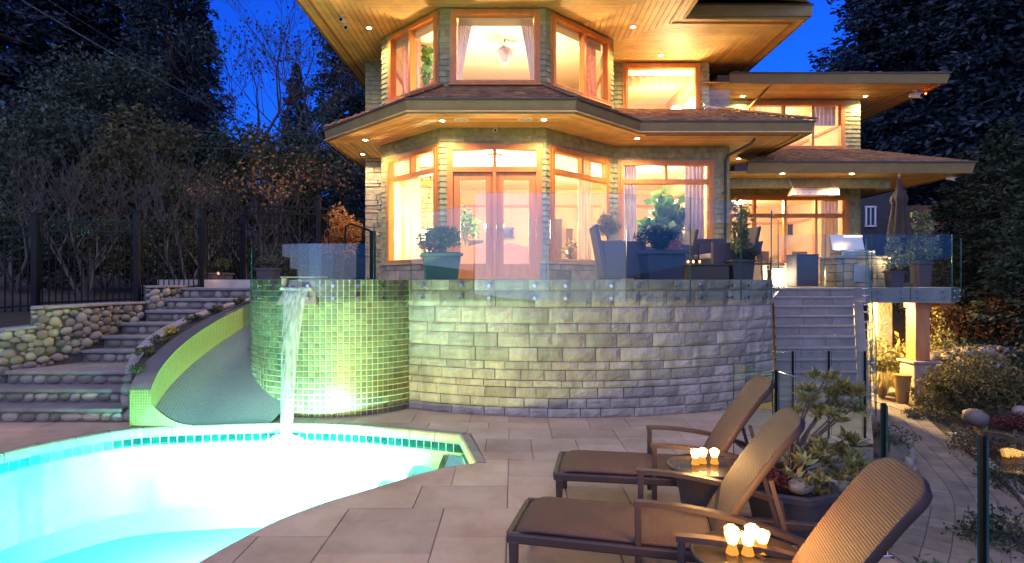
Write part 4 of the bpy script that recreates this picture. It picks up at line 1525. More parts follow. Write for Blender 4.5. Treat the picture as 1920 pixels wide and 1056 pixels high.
# stone chimney wall left of the bay
cw = (( -3.80, 15.0), (-3.06, 15.0))
wl_ = wall_face(*cw, 1.0, ZS1, [], clad=False)
a, d, nn, L_ = face_frame(*cw)
z = 1.0
while z < ZS1 - .03:
    h = rsn.uniform(.08, .2); zt = min(ZS1 - .005, z + h); u = 0.0
    while u < L_ - .02:
        ub = min(L_, u + rsn.uniform(.18, .45))
        if L_ - ub < .1: ub = L_
        e = rsn.uniform(.02, .06)
        P = lambda uu, ee, zz: a + d * uu + nn * ee + Vector((0, 0, zz))
        k = MB(); k.hexa([P(u + .004, 0, z + .004), P(ub - .004, 0, z + .004), P(ub - .004, e, z + .004), P(u + .004, e, z + .004)][::-1],
                         [P(u + .004, 0, zt - .004), P(ub - .004, 0, zt - .004), P(ub - .004, e * .9, zt - .004), P(u + .004, e * .9, zt - .004)][::-1])
        k.build('wall_stone', 'house_stone', wl_, bevel=.012)
        u = ub
    z = zt
# ---- upper storey
US, UH = 6.02, 7.50
f = (BL, BF0); u0, u1 = u_on(*f, 732), u_on(*f, 820)
wall_face(*f, ZU0, ZS2, [(u0, u1, US, UH)])
window(*f, u0, u1, US, UH, (.46,), ())
f = (BF0, BF1); u0, u1 = u_on(*f, 849), u_on(*f, 1008)
wall_face(*f, ZU0, ZS2, [(u0, u1, US, UH)])
window(*f, u0, u1, US, UH, (), ())
f = (BF1, BR); u0, u1 = u_on(*f, 1035), u_on(*f, 1140)
wall_face(*f, ZU0, ZS2, [(u0, u1, US, UH)])
window(*f, u0, u1, US, UH, (.54,), ())
wall_face(BR, (2.42, 15.0), ZU0, ZS2, [])
f = ((2.42, 15.0), (5.10, 15.0)); u0, u1 = u_on(*f, 1172), u_on(*f, 1308)
wall_face(*f, ZU0, ZS2, [(u0, u1, 6.25, 7.50)])
window(*f, u0, u1, 6.25, 7.50, (), ())
wall_face((5.10, 15.0), (5.10, 20.0), ZU0, ZS2, [])
wall_face((-3.04, 15.0), BL, ZU0, ZS2, [])
wall_face((-3.80, 15.0), (-3.06, 15.0), ZU0, ZS2, [])
f = (WL, WRR); u0, u1 = u_on(*f, 1408), u_on(*f, 1580)
wall_face(*f, 4.55, 7.04, [(u0, u1, 5.66, 6.93)])
window(*f, u0, u1, 5.66, 6.93, (.36, .67), ())
wall_face(WRR, (9.80, 20.0), 4.55, 7.04, [])

# ---- roofs
def fascia_run(pts, zb, zt, parent, inset=.05, name='fascia', m='fascia'):
    for i in range(len(pts) - 1):
        a, b = Vector((*pts[i], 0)), Vector((*pts[i + 1], 0))
        d = (b - a).normalized(); nn = Vector((d.y, -d.x, 0))
        def miter(j):
            p = Vector((*pts[j], 0))
            if j == 0 or j == len(pts) - 1:
                return nn
            d0 = (p - Vector((*pts[j - 1], 0))).normalized(); d1 = (Vector((*pts[j + 1], 0)) - p).normalized()
            n0, n1 = Vector((d0.y, -d0.x, 0)), Vector((d1.y, -d1.x, 0))
            k = n0 + n1
            return k / (k.length_squared / 2)
        ma, mb_ = miter(i), miter(i + 1)
        bo = [a - ma * (inset + .04), b - mb_ * (inset + .04), b - mb_ * inset, a - ma * inset]
        to = [a - ma * .06, b - mb_ * .06, b, a]
        mb = MB(); mb.hexa([p + Vector((0, 0, zb)) for p in bo][::-1], [p + Vector((0, 0, zt)) for p in to][::-1])
        mb.build(name, m, parent)
        # dark drip edge on top
        mb = MB()
        q = [a - ma * .10, b - mb_ * .10, b + mb_ * .03, a + ma * .03]
        mb.hexa([p + Vector((0, 0, zt + .002)) for p in q][::-1], [p + Vector((0, 0, zt + .03)) for p in q][::-1])
        mb.build('drip_edge', 'gutter', parent)

def clip_half(poly, p, nrm):
    out = []
    for i in range(len(poly)):
        a, b = poly[i], poly[(i + 1) % len(poly)]
        da = (a[0] - p[0]) * nrm[0] + (a[1] - p[1]) * nrm[1]
        db = (b[0] - p[0]) * nrm[0] + (b[1] - p[1]) * nrm[1]
        if da >= 0: out.append(a)
        if (da >= 0) != (db >= 0):
            t = da / (da - db)
            out.append((a[0] + (b[0] - a[0]) * t, a[1] + (b[1] - a[1]) * t))
    return out

def board_zone(mb, poly, edge_a, edge_b, z, pitch=.125, gap=.013, th=.02):
    """boards parallel to edge_a-edge_b filling a convex polygon"""
    dx, dy = edge_b[0] - edge_a[0], edge_b[1] - edge_a[1]
    L_ = math.hypot(dx, dy); nx_, ny_ = -dy / L_, dx / L_
    ds = [(p[0] - edge_a[0]) * nx_ + (p[1] - edge_a[1]) * ny_ for p in poly]
    d0, d1 = min(ds), max(ds)
    k = d0
    while k < d1:
        q = clip_half(poly, (edge_a[0] + nx_ * (k + gap / 2), edge_a[1] + ny_ * (k + gap / 2)), (nx_, ny_))
        q = clip_half(q, (edge_a[0] + nx_ * (k + pitch - gap / 2), edge_a[1] + ny_ * (k + pitch - gap / 2)), (-nx_, -ny_))
        if len(q) >= 3: mb.prism(q, z, z + th)
        k += pitch

def ring_boards(mb, outer, inner, z, pitch=.125):
    for i in range(len(outer) - 1):
        quad = [outer[i], outer[i + 1], inner[i + 1], inner[i]]
        board_zone(mb, quad, outer[i], outer[i + 1], z, pitch)

def shingle_plane(mb, o0, o1, i0, i1, course=.14):
    """shingle courses between eave o0-o1 and upper line i0-i1 (3D points)"""
    o0, o1, i0, i1 = map(Vector, (o0, o1, i0, i1))
    slope = ((i0 - o0).length + (i1 - o1).length) / 2
    nrow = max(2, int(slope / course))
    nrm = (o1 - o0).cross(i0 - o0).normalized()
    if nrm.z < 0: nrm = -nrm
    for r in range(nrow):
        t0, t1 = r / nrow, (r + 1.15) / nrow
        a, b = o0.lerp(i0, t0), o1.lerp(i1, t0)
        c, e = o0.lerp(i0, min(1, t1)), o1.lerp(i1, min(1, t1))
        L_ = (b - a).length
        u = 0.0
        while u < L_ - 1e-3:
            wd = rsn.uniform(.12, .26)
            ub = min(L_, u + wd)
            if L_ - ub < .07: ub = L_
            f0, f1 = u / L_ + .002, ub / L_ - .002
            lift = nrm * (.034 + rsn.uniform(-.008, .008))
            p = [a.lerp(b, f0), a.lerp(b, f1), c.lerp(e, f1), c.lerp(e, f0)]
            mb.hexa(p, [p[0] + lift, p[1] + lift, p[2] + nrm * .008, p[3] + nrm * .008])
            u = ub

# upper main roof
UE = [(-4.4, 21.0), (-4.4, 10.55), (3.78, 10.55), (3.78, 12.43), (6.45, 12.43), (6.45, 21.0)]
mb = MB(); mb.prism(UE, ZS2 + .025, ZS2 + .20)
roof_u = mb.build('upper_roof', 'fascia', house)
bd = MB()
board_zone(bd, [(-4.33, 20.9), (-4.33, 10.62), (-1.0, 13.95), (-1.0, 20.9)], (-4.33, 20.9), (-4.33, 10.62), ZS2)
board_zone(bd, [(-4.33, 10.62), (3.71, 10.62), (.36, 13.97), (-1.0, 13.95)], (-4.33, 10.62), (3.71, 10.62), ZS2)
board_zone(bd, [(3.71, 10.62), (3.71, 12.50), (1.93, 14.28), (.36, 13.97)], (3.71, 10.62), (3.71, 12.50), ZS2)
board_zone(bd, [(3.71, 12.50), (6.38, 12.50), (3.0, 15.88), (1.93, 14.28)], (3.71, 12.50), (6.38, 12.50), ZS2)
board_zone(bd, [(6.38, 12.50), (6.38, 20.9), (3.0, 20.9), (3.0, 15.88)], (6.38, 12.50), (6.38, 20.9), ZS2)
bd.build('soffit_boards', 'cedar', roof_u, kind='stuff')
fascia_run(UE, ZS2 - .02, ZS2 + .25, roof_u)
mb = MB()
tr_ = [(-4.1, 20.9), (-4.1, 10.85), (3.48, 10.85), (3.48, 12.73), (6.15, 12.73), (6.15, 20.9)]
for a, b in zip(tr_, tr_[1:]):
    mb.bar((*a, ZS2 - .008), (*b, ZS2 - .008), .05, .03)
mb.build('soffit_vent_trim', 'post_wood', roof_u)
mb = MB()                                                     # hip roof above, seen only from elsewhere
hp = [(-4.4, 21, ZS2 + .29), (-4.4, 10.55, ZS2 + .29), (3.78, 10.55, ZS2 + .29), (6.45, 12.43, ZS2 + .29), (6.45, 21, ZS2 + .29), (-.3, 15.0, 9.6), (1.6, 17.5, 9.6)]
mb.add(hp, [(0, 5, 1), (1, 5, 2), (2, 5, 6, 3), (3, 6, 4), (4, 6, 5, 0)])
mb.build('hip_roof', 'roof_shingle', roof_u)
# lower skirt roof round the bay
LE = [(-4.24, 17.0), (-4.24, 13.05), (-1.99, 10.80), (1.20, 10.80), (2.74, 12.32), (6.45, 12.32), (6.45, 17.2)]
LI = [(-3.04, 17.0), (-3.04, 13.55), (-1.493, 12.0), (0.702, 12.0), (2.37, 13.6), (5.10, 13.6), (5.10, 17.2)]
LI2 = [((-3.04), 17.0), (-3.04, 13.55), (-1.493, 12.0), (0.702, 12.0), (2.37, 13.6), (5.0, 13.6), (5.0, 17.2)]
bd = MB()
ring_boards(bd, LE, LI2, ZS1)
roof_l = bd.build('lower_roof', 'cedar', house)
fascia_run(LE, ZS1 - .03, ZS1 + .21, roof_l)
mb = MB()
ze = ZS1 + .225
sh = [((-4.24, 17.0), (-4.24, 13.05), (-3.06, 17.0, 5.93), (-3.06, 13.55, 5.93)), ((-4.24, 13.05), (-1.99, 10.8), (-3.06, 13.53, 5.93), (-1.50, 11.97, 5.93)),
      ((-1.99, 10.8), (1.2, 10.8), (-1.50, 11.97, 5.93), (.71, 11.97, 5.93)), ((1.2, 10.8), (2.74, 12.32), (.71, 11.97, 5.93), (2.40, 13.6, 5.93)),
      ((2.74, 12.32), (6.45, 12.32), (2.45, 15.0, 6.36), (5.10, 14.97, 6.36)), ((6.45, 12.32), (6.45, 17.2), (5.13, 15.0, 6.36), (5.13, 17.2, 6.36))]
for a, b, c, e in sh: shingle_plane(mb, (*a, ze), (*b, ze), c, e)
mb.build('roof_shingles', 'roof_shingle', roof_l, kind='stuff')
mb = MB()
for a, b, c, e in sh: mb.add([(*a, ze - .02), (*b, ze - .02), Vector(e) - Vector((0, 0, .02)), Vector(c) - Vector((0, 0, .02))], [(0, 1, 2, 3)])
mb.add([(2.74, 12.32, ze - .02), (2.40, 13.6, 5.91), (2.45, 15, 6.34)], [(0, 1, 2)])
mb.build('roof_deck', 'gutter', roof_l)
hips = [((-4.24, 13.05, ze), (-3.06, 13.55, 5.93)), ((-1.99, 10.8, ze), (-1.5, 11.97, 5.93)), ((1.2, 10.8, ze), (.71, 11.97, 5.93)), ((6.45, 12.32, ze), (5.12, 14.98, 6.36))]
for a, b in hips:
    a, b = Vector(a), Vector(b); k = 0
    nseg = max(3, int((b - a).length / .17))
    for i in range(nseg):
        mb = MB(); p, q = a.lerp(b, i / nseg), a.lerp(b, (i + 1.1) / nseg)
        mb.bar(p + Vector((0, 0, .075)), q + Vector((0, 0, .05)), .20, .035)
        mb.build('hip_cap', 'roof_shingle', roof_l)
mb = MB()
for a, b in zip(LE, LE[1:]):
    pass
t1 = (6.2, 12.57)
mb.bar((2.9, 12.57, ZS1 - .008), (6.2, 12.57, ZS1 - .008), .04, .025); mb.bar((6.2, 12.57, ZS1 - .008), (6.2, 17, ZS1 - .008), .04, .025)
mb.build('soffit_vent_trim', 'post_wood', roof_l)
# wing roofs
def wing_roof(name, x1, y0, zs, ytop, ztop, skirt):
    E = [(6.0, y0), (x1, y0), (x1, 20.4)]
    bd = MB()
    board_zone(bd, [(4.9, y0 + .07), (x1 - .07, y0 + .07), (x1 - 2.6, y0 + 2.6), (4.9, y0 + 2.6)], (4.9, y0), (x1, y0), zs)
    board_zone(bd, [(x1 - .07, y0 + .07), (x1 - .07, 20.3), (x1 - 1.5, 20.3), (x1 - 1.5, y0 + 1.5)], (x1, y0), (x1, 20.3), zs)
    r = bd.build(name, 'cedar', house)
    mb = MB(); mb.prism([(5.3, y0 + .05), (x1 - .05, y0 + .05), (x1 - .05, 20.3), (5.3, 20.3)], zs + .025, zs + .18); mb.build('roof_deck', 'gutter', r)
    fascia_run([(5.6, y0), (x1, y0), (x1, 20.4)], zs - .03, zs + .21, r)
    mb = MB()
    shingle_plane(mb, (5.7, y0, zs + .22), (x1, y0, zs + .22), (5.7, ytop, ztop), (x1 - (ytop - y0) * .55, ytop, ztop))
    shingle_plane(mb, (x1, y0, zs + .22), (x1, 20.4, zs + .22), (x1 - (ytop - y0) * .55, ytop, ztop), (x1 - (ytop - y0) * .55, 20.4, ztop))
    mb.build('roof_shingles', 'roof_shingle', r, kind='stuff')
    return r
wr_l = wing_roof('wing_lower_roof', 11.0, 13.72, 4.52, 16.25, 5.62, True)
wr_u = wing_roof('wing_upper_roof', 11.25, 14.85, 7.04, 17.2, 7.75, False)
mb = MB()
mb.box(((5.1 + 9.5) / 2, 14.7, 4.405), (4.4, .22, .225)); bm_ = mb.build('eave_beam', 'shingle', house)
mb = MB(); mb.box((9.42, 14.7, 4.39), (.20, .26, .25)); mb.build('beam_end', 'shingle', bm_)
# balcony glass sheet on the skirt roof
gp = thing('balcony_glass', 'small clear glass sheet standing on the skirt roof beside the upper right window', 'glass panel', (5.2, 14.6, 6.2))
mb = MB(); mb.box((5.15, 14.55, 6.42), (.65, .012, .62)); mb.build('pane', 'rail_glass', gp)
mb = MB(); mb.box((5.15, 14.55, 6.09), (.68, .05, .06)); mb.build('shoe', 'black_metal', gp)
# rain pipe at the right corner of the lower storey
dp = thing('rain_pipe', 'thin dark rain pipe elbow under the lower eave at the wall corner', 'pipe', (5.0, 13.4, 4.6))
mb = MB(); mb.tube([(5.35, 12.75, 5.06), (5.32, 12.85, 4.99), (5.0, 13.42, 4.83), (4.98, 13.50, 4.72), (4.98, 13.52, 2.0)], .03); mb.build('pipe_run', 'gutter', dp, smooth=True)
mb = MB(); mb.box((4.98, 13.55, 4.0), (.10, .06, .03)); mb.box((4.98, 13.55, 2.6), (.10, .06, .03)); mb.build('bracket', 'gutter', dp)
dp = thing('rain_pipe', 'thin brown rain pipe slanting under the upper wing eave', 'pipe', (6.3, 15.8, 6.6))
mb = MB(); mb.tube([px(1448, 153, 14.95), px(1444, 160, 15.2), px(1405, 202, 16.15), px(1404, 240, 16.2)], .035); mb.build('pipe_run', 'fascia', dp, smooth=True)
mb = MB(); p = px(1404, 225, 16.22); mb.box(p, (.12, .07, .03)); mb.build('bracket', 'gutter', dp)

# ---- recessed soffit lights
def downlight(x, y, zs, label, energy=26, group='recessed soffit lights', Yd=None, cone=150):
    Y = (zs - .012 - CAMZ) * FPX / (HZ - y)
    p = Vector(((x - 960) / FPX * Y, Y, zs))
    t = thing('recessed_light', label, 'light', p, 0, group)
    mb = MB(); mb.lathe([(.052, -.012), (.085, -.010), (.085, .004), (.052, .004)], p, 20); mb.build('trim_ring', 'white_plastic', t, smooth=False)
    mb = MB(); mb.lathe([(.002, -.016), (.045, -.014), (.050, -.008), (.050, .002)], p, 20); mb.build('lens', 'lamp_lens', t)
    lamp('soffit_spot', 'SPOT', p + Vector((0, 0, -.05)), energy, WARM, .04, t, cone=cone)
S1, S2 = ZS1, ZS2
for x, y, zs, lab, e in [
    (692, 53, S2, 'recessed light in the upper left soffit near the security cameras', 70),
    (1187, 51, S2, 'recessed light in the upper soffit right of the bay windows', 80),
    (1239, 104, S2, 'bright recessed light in the upper soffit over the right hand bedroom window', 90),
    (829, 227, S1, 'recessed light left of the speakers over the french door', 62),
    (1020, 225, S1, 'recessed light right of the speakers over the french door', 62),
    (685, 263, S1, 'recessed light in the lower left soffit, the one nearer the bay', 60),
    (680, 290, S1, 'recessed light in the lower left soffit, the one nearer the stone wall', 45),
    (1195, 260, S1, 'recessed light over the planter left of the right front window', 62),
    (1385, 298, S1, 'recessed light in the lower right soffit past the wall corner', 75),
    (1467, 326, 4.52, 'recessed light in the terrace ceiling left of the heater', 70),
    (1597, 326, 4.52, 'recessed light in the terrace ceiling right of the heater', 70),
    (1428, 358, 4.52, 'recessed light in the terrace ceiling behind the beam', 60),
    (1393, 181, 7.04, 'recessed light in the upper wing soffit beside the rain pipe', 50),
    (1623, 181, 7.04, 'recessed light in the upper wing soffit toward its outer corner', 50)]:
    downlight(x, y, zs, lab, e)
# round speaker grilles
for x, y, zs, lab in [(865, 226, S1, 'round pale speaker grille left of centre over the french door'), (985, 225, S1, 'round pale speaker grille right of centre over the french door'),
                      (1430, 326, 4.52, 'round pale speaker grille at the left of the terrace ceiling'), (1629, 326, 4.52, 'round pale speaker grille at the right of the terrace ceiling')]:
    Y = (zs - .012 - CAMZ) * FPX / (HZ - y); p = Vector(((x - 960) / FPX * Y, Y, zs))
    t = thing('speaker_grille', lab, 'speaker', p, 0, 'ceiling speakers')
    mb = MB(); mb.lathe([(.13, -.010), (.15, -.008), (.15, .002), (.13, .002)], p, 28); mb.build('ring', 'white_plastic', t)
    mb = MB(); mb.lathe([(.002, -.009), (.09, -.011), (.128, -.007), (.128, .002)], p, 28); mb.build('mesh_cover', 'blind', t)
# security cameras
def sec_cam(p, d, label, s=1.0, led=False):
    t = thing('security_camera', label, 'camera', p, 0, 'security cameras')
    d = Vector(d).normalized()
    c = Vector(p) + Vector((0, 0, -.10 * s))
    mb = MB(); mb.tube([Vector(p) + Vector((0, 0, 0)), Vector(p) + Vector((0, 0, -.02 * s))], .05 * s, 14); mb.tube([Vector(p), c], .018 * s, 8); mb.build('mount', 'white_plastic', t)
    mb = MB(); mb.tube([c - d * .10 * s, c + d * .12 * s], [.045 * s, .05 * s], 14); mb.build('housing', 'white_plastic', t, smooth=False)
    mb = MB(); mb.tube([c + d * .12 * s, c + d * .135 * s], .036 * s, 14); mb.build('lens', 'screen', t)
    if led:
        mb = MB(); q = c + Vector((.17 * s, -.02, .03 * s)); mb.lathe([(.002, -.02), (.02, -.01), (.02, .01), (.002, .02)], q, 8); mb.build('led', 'camera_led', t)
sec_cam(px(643, 70, 12.35).xy.to_3d() + Vector((0, 0, S2)), (-.1, -1, -.35), 'upper one of the two white cameras under the top left eave')
sec_cam(px(648, 82, 12.75).xy.to_3d() + Vector((0, 0, S2)), (.3, -1, -.35), 'lower one of the two white cameras under the top left eave')
sec_cam(Vector((px(929, 240, 11.8).x, 11.82, S1)), (0, -1, -.4), 'small camera under the eave over the french door', .8)
sec_cam(Vector((px(1712, 175, 15.6).x, 15.5, 7.04)), (.3, -1, -.3), 'white camera with red light under the upper wing eave', 1.5, led=True)
sec_cam(Vector((px(1783, 320, 14.1).x, 14.1, 4.52)), (.3, -1, -.3), 'small white camera at the outer corner of the lower wing eave', 1.0)
sec_cam(Vector((px(714, 370, 14.9).x, 14.86, 3.98)), (.3, -1, -.3), 'small white camera on the stone wall left of the bay', .9)
# infrared heater hanging over the deck
hx0, hx1, hy = px(1484, 360, 14.3).x, px(1570, 360, 14.3).x, 14.3
ht = thing('patio_heater', 'long metal infrared heater hanging from the terrace ceiling', 'heater', ((hx0 + hx1) / 2, hy, 4.0))
zc = CAMZ + (HZ - 362) / FPX * hy
mb = MB(); mb.hexa([(hx0 - .05, hy - .12, zc - .07), (hx1, hy - .12, zc - .07), (hx1, hy + .12, zc - .07), (hx0 - .05, hy + .12, zc - .07)],
                   [(hx0, hy - .08, zc + .08), (hx1, hy - .08, zc + .08), (hx1, hy + .08, zc + .08), (hx0, hy + .08, zc + .08)])
mb.build('heater_body', 'heater_panel', ht, bevel=.01)
for k in range(7):
    mb = MB(); xx = hx0 + (hx1 - hx0) * (k + .7) / 7.6; mb.tube([(xx, hy - .105, zc), (xx, hy - .095, zc)], .012, 8); mb.build('vent_hole', 'screen', ht)
mb = MB(); mb.box(((hx0 + hx1) / 2, hy, zc + .10), (hx1 - hx0 - .02, .12, .03)); mb.build('top_cover', 'fir_frame', ht)
for xx in (hx0 + .05, hx1 - .06):
    for s_ in (-1, 1):
        mb = MB(); mb.tube([(xx, hy, zc + .10), (xx + s_ * .10, hy + .1, 4.52)], .008, 6); mb.build('hanger', 'steel', ht)

# ================================================================== ROOMS BEHIND THE GLASS
def room(name, poly, z0, z1, skip=()):
    """floor, ceiling and inner walls; skip = indices of wall edges that are facades"""
    n_ = len(poly)
    mb = MB()
    res = delaunay_2d_cdt([Vector(p) for p in poly], [(i, (i + 1) % n_) for i in range(n_)], [], 0, 1e-5)
    ins = [f for f in res[2] if inside(poly, sum(res[0][i].x for i in f) / 3, sum(res[0][i].y for i in f) / 3)]
    mb.add([(p.x, p.y, z0) for p in res[0]], ins); fl = mb.build(name + '_floor', 'wood_floor', house)
    mb = MB(); mb.add([(p.x, p.y, z1) for p in res[0]], [tuple(reversed(f)) for f in ins]); mb.build('ceiling', 'plaster_ceiling', fl)
    for i in range(n_):
        if i in skip: continue
        a, b = poly[i], poly[(i + 1) % n_]
        mb = MB(); mb.add([(*a, z0), (*b, z0), (*b, z1), (*a, z1)], [(0, 1, 2, 3)]); mb.build('inner_wall', 'plaster_wall', fl)
        A, B = Vector((*a, 0)), Vector((*b, 0)); d = (B - A).normalized(); nn = Vector((-d.y, d.x, 0))
        cx_ = sum(p[0] for p in poly) / n_; cy_ = sum(p[1] for p in poly) / n_
        if (Vector((cx_, cy_, 0)) - A).dot(nn) < 0: nn = -nn
        mb = MB(); mb.bar(A + nn * .04 + Vector((0, 0, z1 - .55)), B + nn * .04 + Vector((0, 0, z1 - .55)), .05, .07); mb.build('picture_rail', 'moulding', fl)
    return fl
ins_ = .17
living = [(-2.86, 13.66), (-1.43, 12.18), (.63, 12.18), (2.25, 13.78), (4.93, 13.78), (4.93, 19.5), (-2.86, 19.5)]
room('living_room', living, TER + .01, 4.98, skip=(0, 1, 2, 3))
bedroom = [(-2.86, 13.66), (-1.43, 12.18), (.63, 12.18), (2.25, 13.78), (2.25, 17.5), (-2.86, 17.5)]
room('bedroom', bedroom, 5.5, 7.57, skip=(0, 1, 2))
room('right_bedroom', [(2.6, 15.18), (4.93, 15.18), (4.93, 18.5), (2.6, 18.5)], 5.6, 7.57, skip=(0,))
room('wing_room', [(5.28, 16.48), (9.60, 16.48), (9.60, 20), (5.28, 20)], DECK + .01, 4.45, skip=(0,))
room('wing_bedroom', [(5.28, 16.48), (9.60, 16.48), (9.60, 20), (5.28, 20)], 5.0, 7.02, skip=(0,))

def curtain(p0, p1, z0, z1, m, label, waves=6, amp=.035, gather=None, off=.22):
    """pleated curtain between two plan points; gather = fraction of width left at the bottom (tied to p0)"""
    a, b = Vector((*p0, 0)), Vector((*p1, 0)); d = (b - a).normalized(); nn = Vector((-d.y, d.x, 0)); L_ = (b - a).length
    mb = MB(); nu, nv = waves * 6, 10
    for j in range(nv + 1):
        fz = j / nv; z = z0 + (z1 - z0) * fz
        wd = 1.0 if gather is None else gather + (1 - gather) * fz ** 1.3
        for i in range(nu + 1):
            fu = i / nu
            p = a + d * (L_ * fu * wd) + nn * (amp * math.sin(fu * waves * 6.283) + .01 * math.sin(fu * 17 + z * 3))
            mb.v.append((p.x, p.y, z))
    for j in range(nv):
        for i in range(nu):
            q = j * (nu + 1) + i; mb.f.append((q, q + 1, q + nu + 2, q + nu + 1)); mb.m.append(0)
    t = thing('curtain', label, 'curtain', (a.x, a.y, z0), 0, 'curtains inside the windows')
    mb.build('fabric', m, t, smooth=True)
    mb = MB(); mb.tube([a + Vector((0, 0, z1 + .015)), b + Vector((0, 0, z1 + .015))], .014, 8); mb.build('rod', 'brass', t)

def inpt(f, x, off=.24):
    u = u_on(*f, x); a, d, nn, L_ = face_frame(*f)
    p = a + d * u - nn * off
    return (p.x, p.y)
fL, fF, fR, fG = (BL, BF0), (BF0, BF1), (BF1, BR), (BR, RR)
curtain(inpt(fL, 742), inpt(fL, 772), 2.0, 4.8, 'curtain_cream', 'cream curtain inside the left bay window downstairs', 4)
curtain(inpt(fR, 1122), inpt(fR, 1100), 2.0, 4.8, 'curtain_cream', 'cream curtain inside the right bay window downstairs', 4)
curtain(inpt(fG, 1170), inpt(fG, 1197), 2.0, 4.8, 'curtain_blue', 'lilac curtain at the left side of the right front window', 4)
curtain(inpt(fG, 1326), inpt(fG, 1290), 2.0, 4.8, 'curtain_blue', 'lilac curtain at the right side of the right front window', 5)
curtain(inpt(fF, 855), inpt(fF, 884), 6.0, 7.36, 'curtain_blue', 'lilac curtain tied back at the left of the upper centre window', 5, gather=.25)
curtain(inpt(fF, 1004), inpt(fF, 976), 6.0, 7.36, 'curtain_blue', 'lilac curtain tied back at the right of the upper centre window', 5, gather=.25)
curtain(inpt(fL, 738), inpt(fL, 772), 6.0, 7.4, 'curtain_rose', 'rose curtain in the upper left bay window', 4)
curtain(inpt(fR, 1132), inpt(fR, 1100), 6.0, 7.4, 'curtain_rose', 'rose patterned curtain in the upper right bay window', 5, gather=.45)
fW = (WL, WRR)
curtain(inpt(fW, 1580), inpt(fW, 1548), DECK + .05, 4.2, 'curtain_cream', 'cream curtain at the right of the terrace doors', 5)
curtain(inpt(fW, 1475), inpt(fW, 1412), 6.0, 6.98, 'blind', 'pale curtain in the left light of the upper wing window', 6)
curtain(inpt(fW, 1575), inpt(fW, 1530), 6.35, 6.98, 'curtain_blue', 'lilac valance in the right light of the upper wing window', 6)
fU = ((2.42, 15.0), (5.10, 15.0))
curtain(inpt(fU, 1300), inpt(fU, 1172), 7.02, 7.30, 'curtain_cream', 'scalloped cream valance in the upper right bedroom window', 9)
# roller blinds at the heads of the upper bay windows
for ff_, xa, xb, lab in [(fL, 735, 818, 'rolled pale blind at the head of the upper left bay window'), (fF, 858, 1000, 'rolled pale blind at the head of the upper centre window'), (fR, 1040, 1134, 'rolled pale blind at the head of the upper right bay window')]:
    a, b = inpt(ff_, xa, .12), inpt(ff_, xb, .12)
    t = thing('roller_blind', lab, 'blind', (a[0], a[1], 7.3), 0, 'blinds at the window heads')
    mb = MB(); mb.bar((*a, 7.35), (*b, 7.35), .012, .17); mb.build('blind_sheet', 'blind', t)
    mb = MB(); mb.tube([(*a, 7.43), (*b, 7.43)], .03, 10); mb.build('roller', 'white_plastic', t)

# ---- furniture and lamps indoors
sofa = thing('sofa', 'cream sofa with a curved back behind the french doors', 'sofa', (-.4, 13.6, TER))
sv = []
nseg = 20
x0, x1 = px(862, 490, 13.4).x, px(1008, 490, 13.4).x
mb = MB()
top = lambda u: 2.62 + .20 * math.sin(math.pi * (u * .9 + .08)) 
for i in range(nseg):
    ua, ub = i / nseg, (i + 1) / nseg
    xa, xb = x0 + (x1 - x0) * ua, x0 + (x1 - x0) * ub
    mb.hexa([(xa, 13.3, TER + .08), (xb, 13.3, TER + .08), (xb, 13.55, TER + .08), (xa, 13.55, TER + .08)], [(xa, 13.33, top(ua)), (xb, 13.33, top(ub)), (xb, 13.5, top(ub)), (xa, 13.5, top(ua))])
mb.build('backrest', 'sofa', sofa)
mb = MB(); mb.box(((x0 + x1) / 2, 13.95, TER + .30), (x1 - x0 - .3, .75, .32)); mb.build('seat', 'sofa', sofa, bevel=.05)
for xx in (x0 - .06, x1 + .06):
    mb = MB(); mb.box((xx, 13.85, TER + .36), (.22, .95, .60)); mb.build('arm', 'sofa', sofa, bevel=.08)
ch = thing('chandelier', 'small glowing chandelier seen through the french doors', 'chandelier', (px(926, 430, 15.2).x, 15.2, 3.0))
cc = px(926, 428, 15.2)
mb = MB(); mb.tube([(cc.x, cc.y, 4.97), (cc.x, cc.y, cc.z - .10)], .012, 8); mb.lathe([(.004, -.2), (.05, -.16), (.03, -.10), (.05, -.02), (.02, .06)], cc, 12); mb.build('stem', 'brass', ch)
for k in range(6):
    a = k * math.pi / 3 + .2
    e = Vector((math.cos(a), math.sin(a), 0))
    mb = MB(); mb.tube([cc + Vector((0, 0, -.1)), cc + e * .12 + Vector((0, 0, -.15)), cc + e * .22 + Vector((0, 0, -.06)), cc + e * .22 + Vector((0, 0, 0))], .009, 6); mb.build('arm', 'brass', ch)
    mb = MB(); mb.lathe([(.035, 0), (.06, .10)], cc + e * .22, 12); mb.build('lamp_shade', 'bulb', ch)
lamp('chandelier_light', 'POINT', cc + Vector((0, -.25, -.05)), 120, WARM, .25, ch)
def ceiling_lamp(p, e, label, r=.16, name='ceiling_lamp', drop=.12, col_=WARM, rad=.12):
    t = thing(name, label, 'lamp', p, 0, 'lamps indoors')
    mb = MB(); mb.lathe([(.05, 0), (r, -.03), (r, -.05), (.05, -.05)], p, 20); mb.build('plate', 'brass', t)
    mb = MB(); mb.lathe([(r * .95, -.05), (r * .8, -.11), (r * .4, -.15), (.004, -.16)], p, 20); mb.build('bowl', 'bulb', t)
    lamp('room_light', 'POINT', Vector(p) + Vector((0, 0, -.16 - drop)), e, col_, rad, t)
ceiling_lamp((-.4, 14.0, 4.97), 230, 'glowing bowl lamp on the living room ceiling behind the french doors', .2, drop=.25)
ceiling_lamp((2.2, 16.6, 4.97), 90, 'glowing bowl lamp on the ceiling deep in the living room', .2)
ceiling_lamp((3.6, 15.2, 4.97), 130, 'glowing bowl lamp on the ceiling behind the right front window', .2, drop=.3)
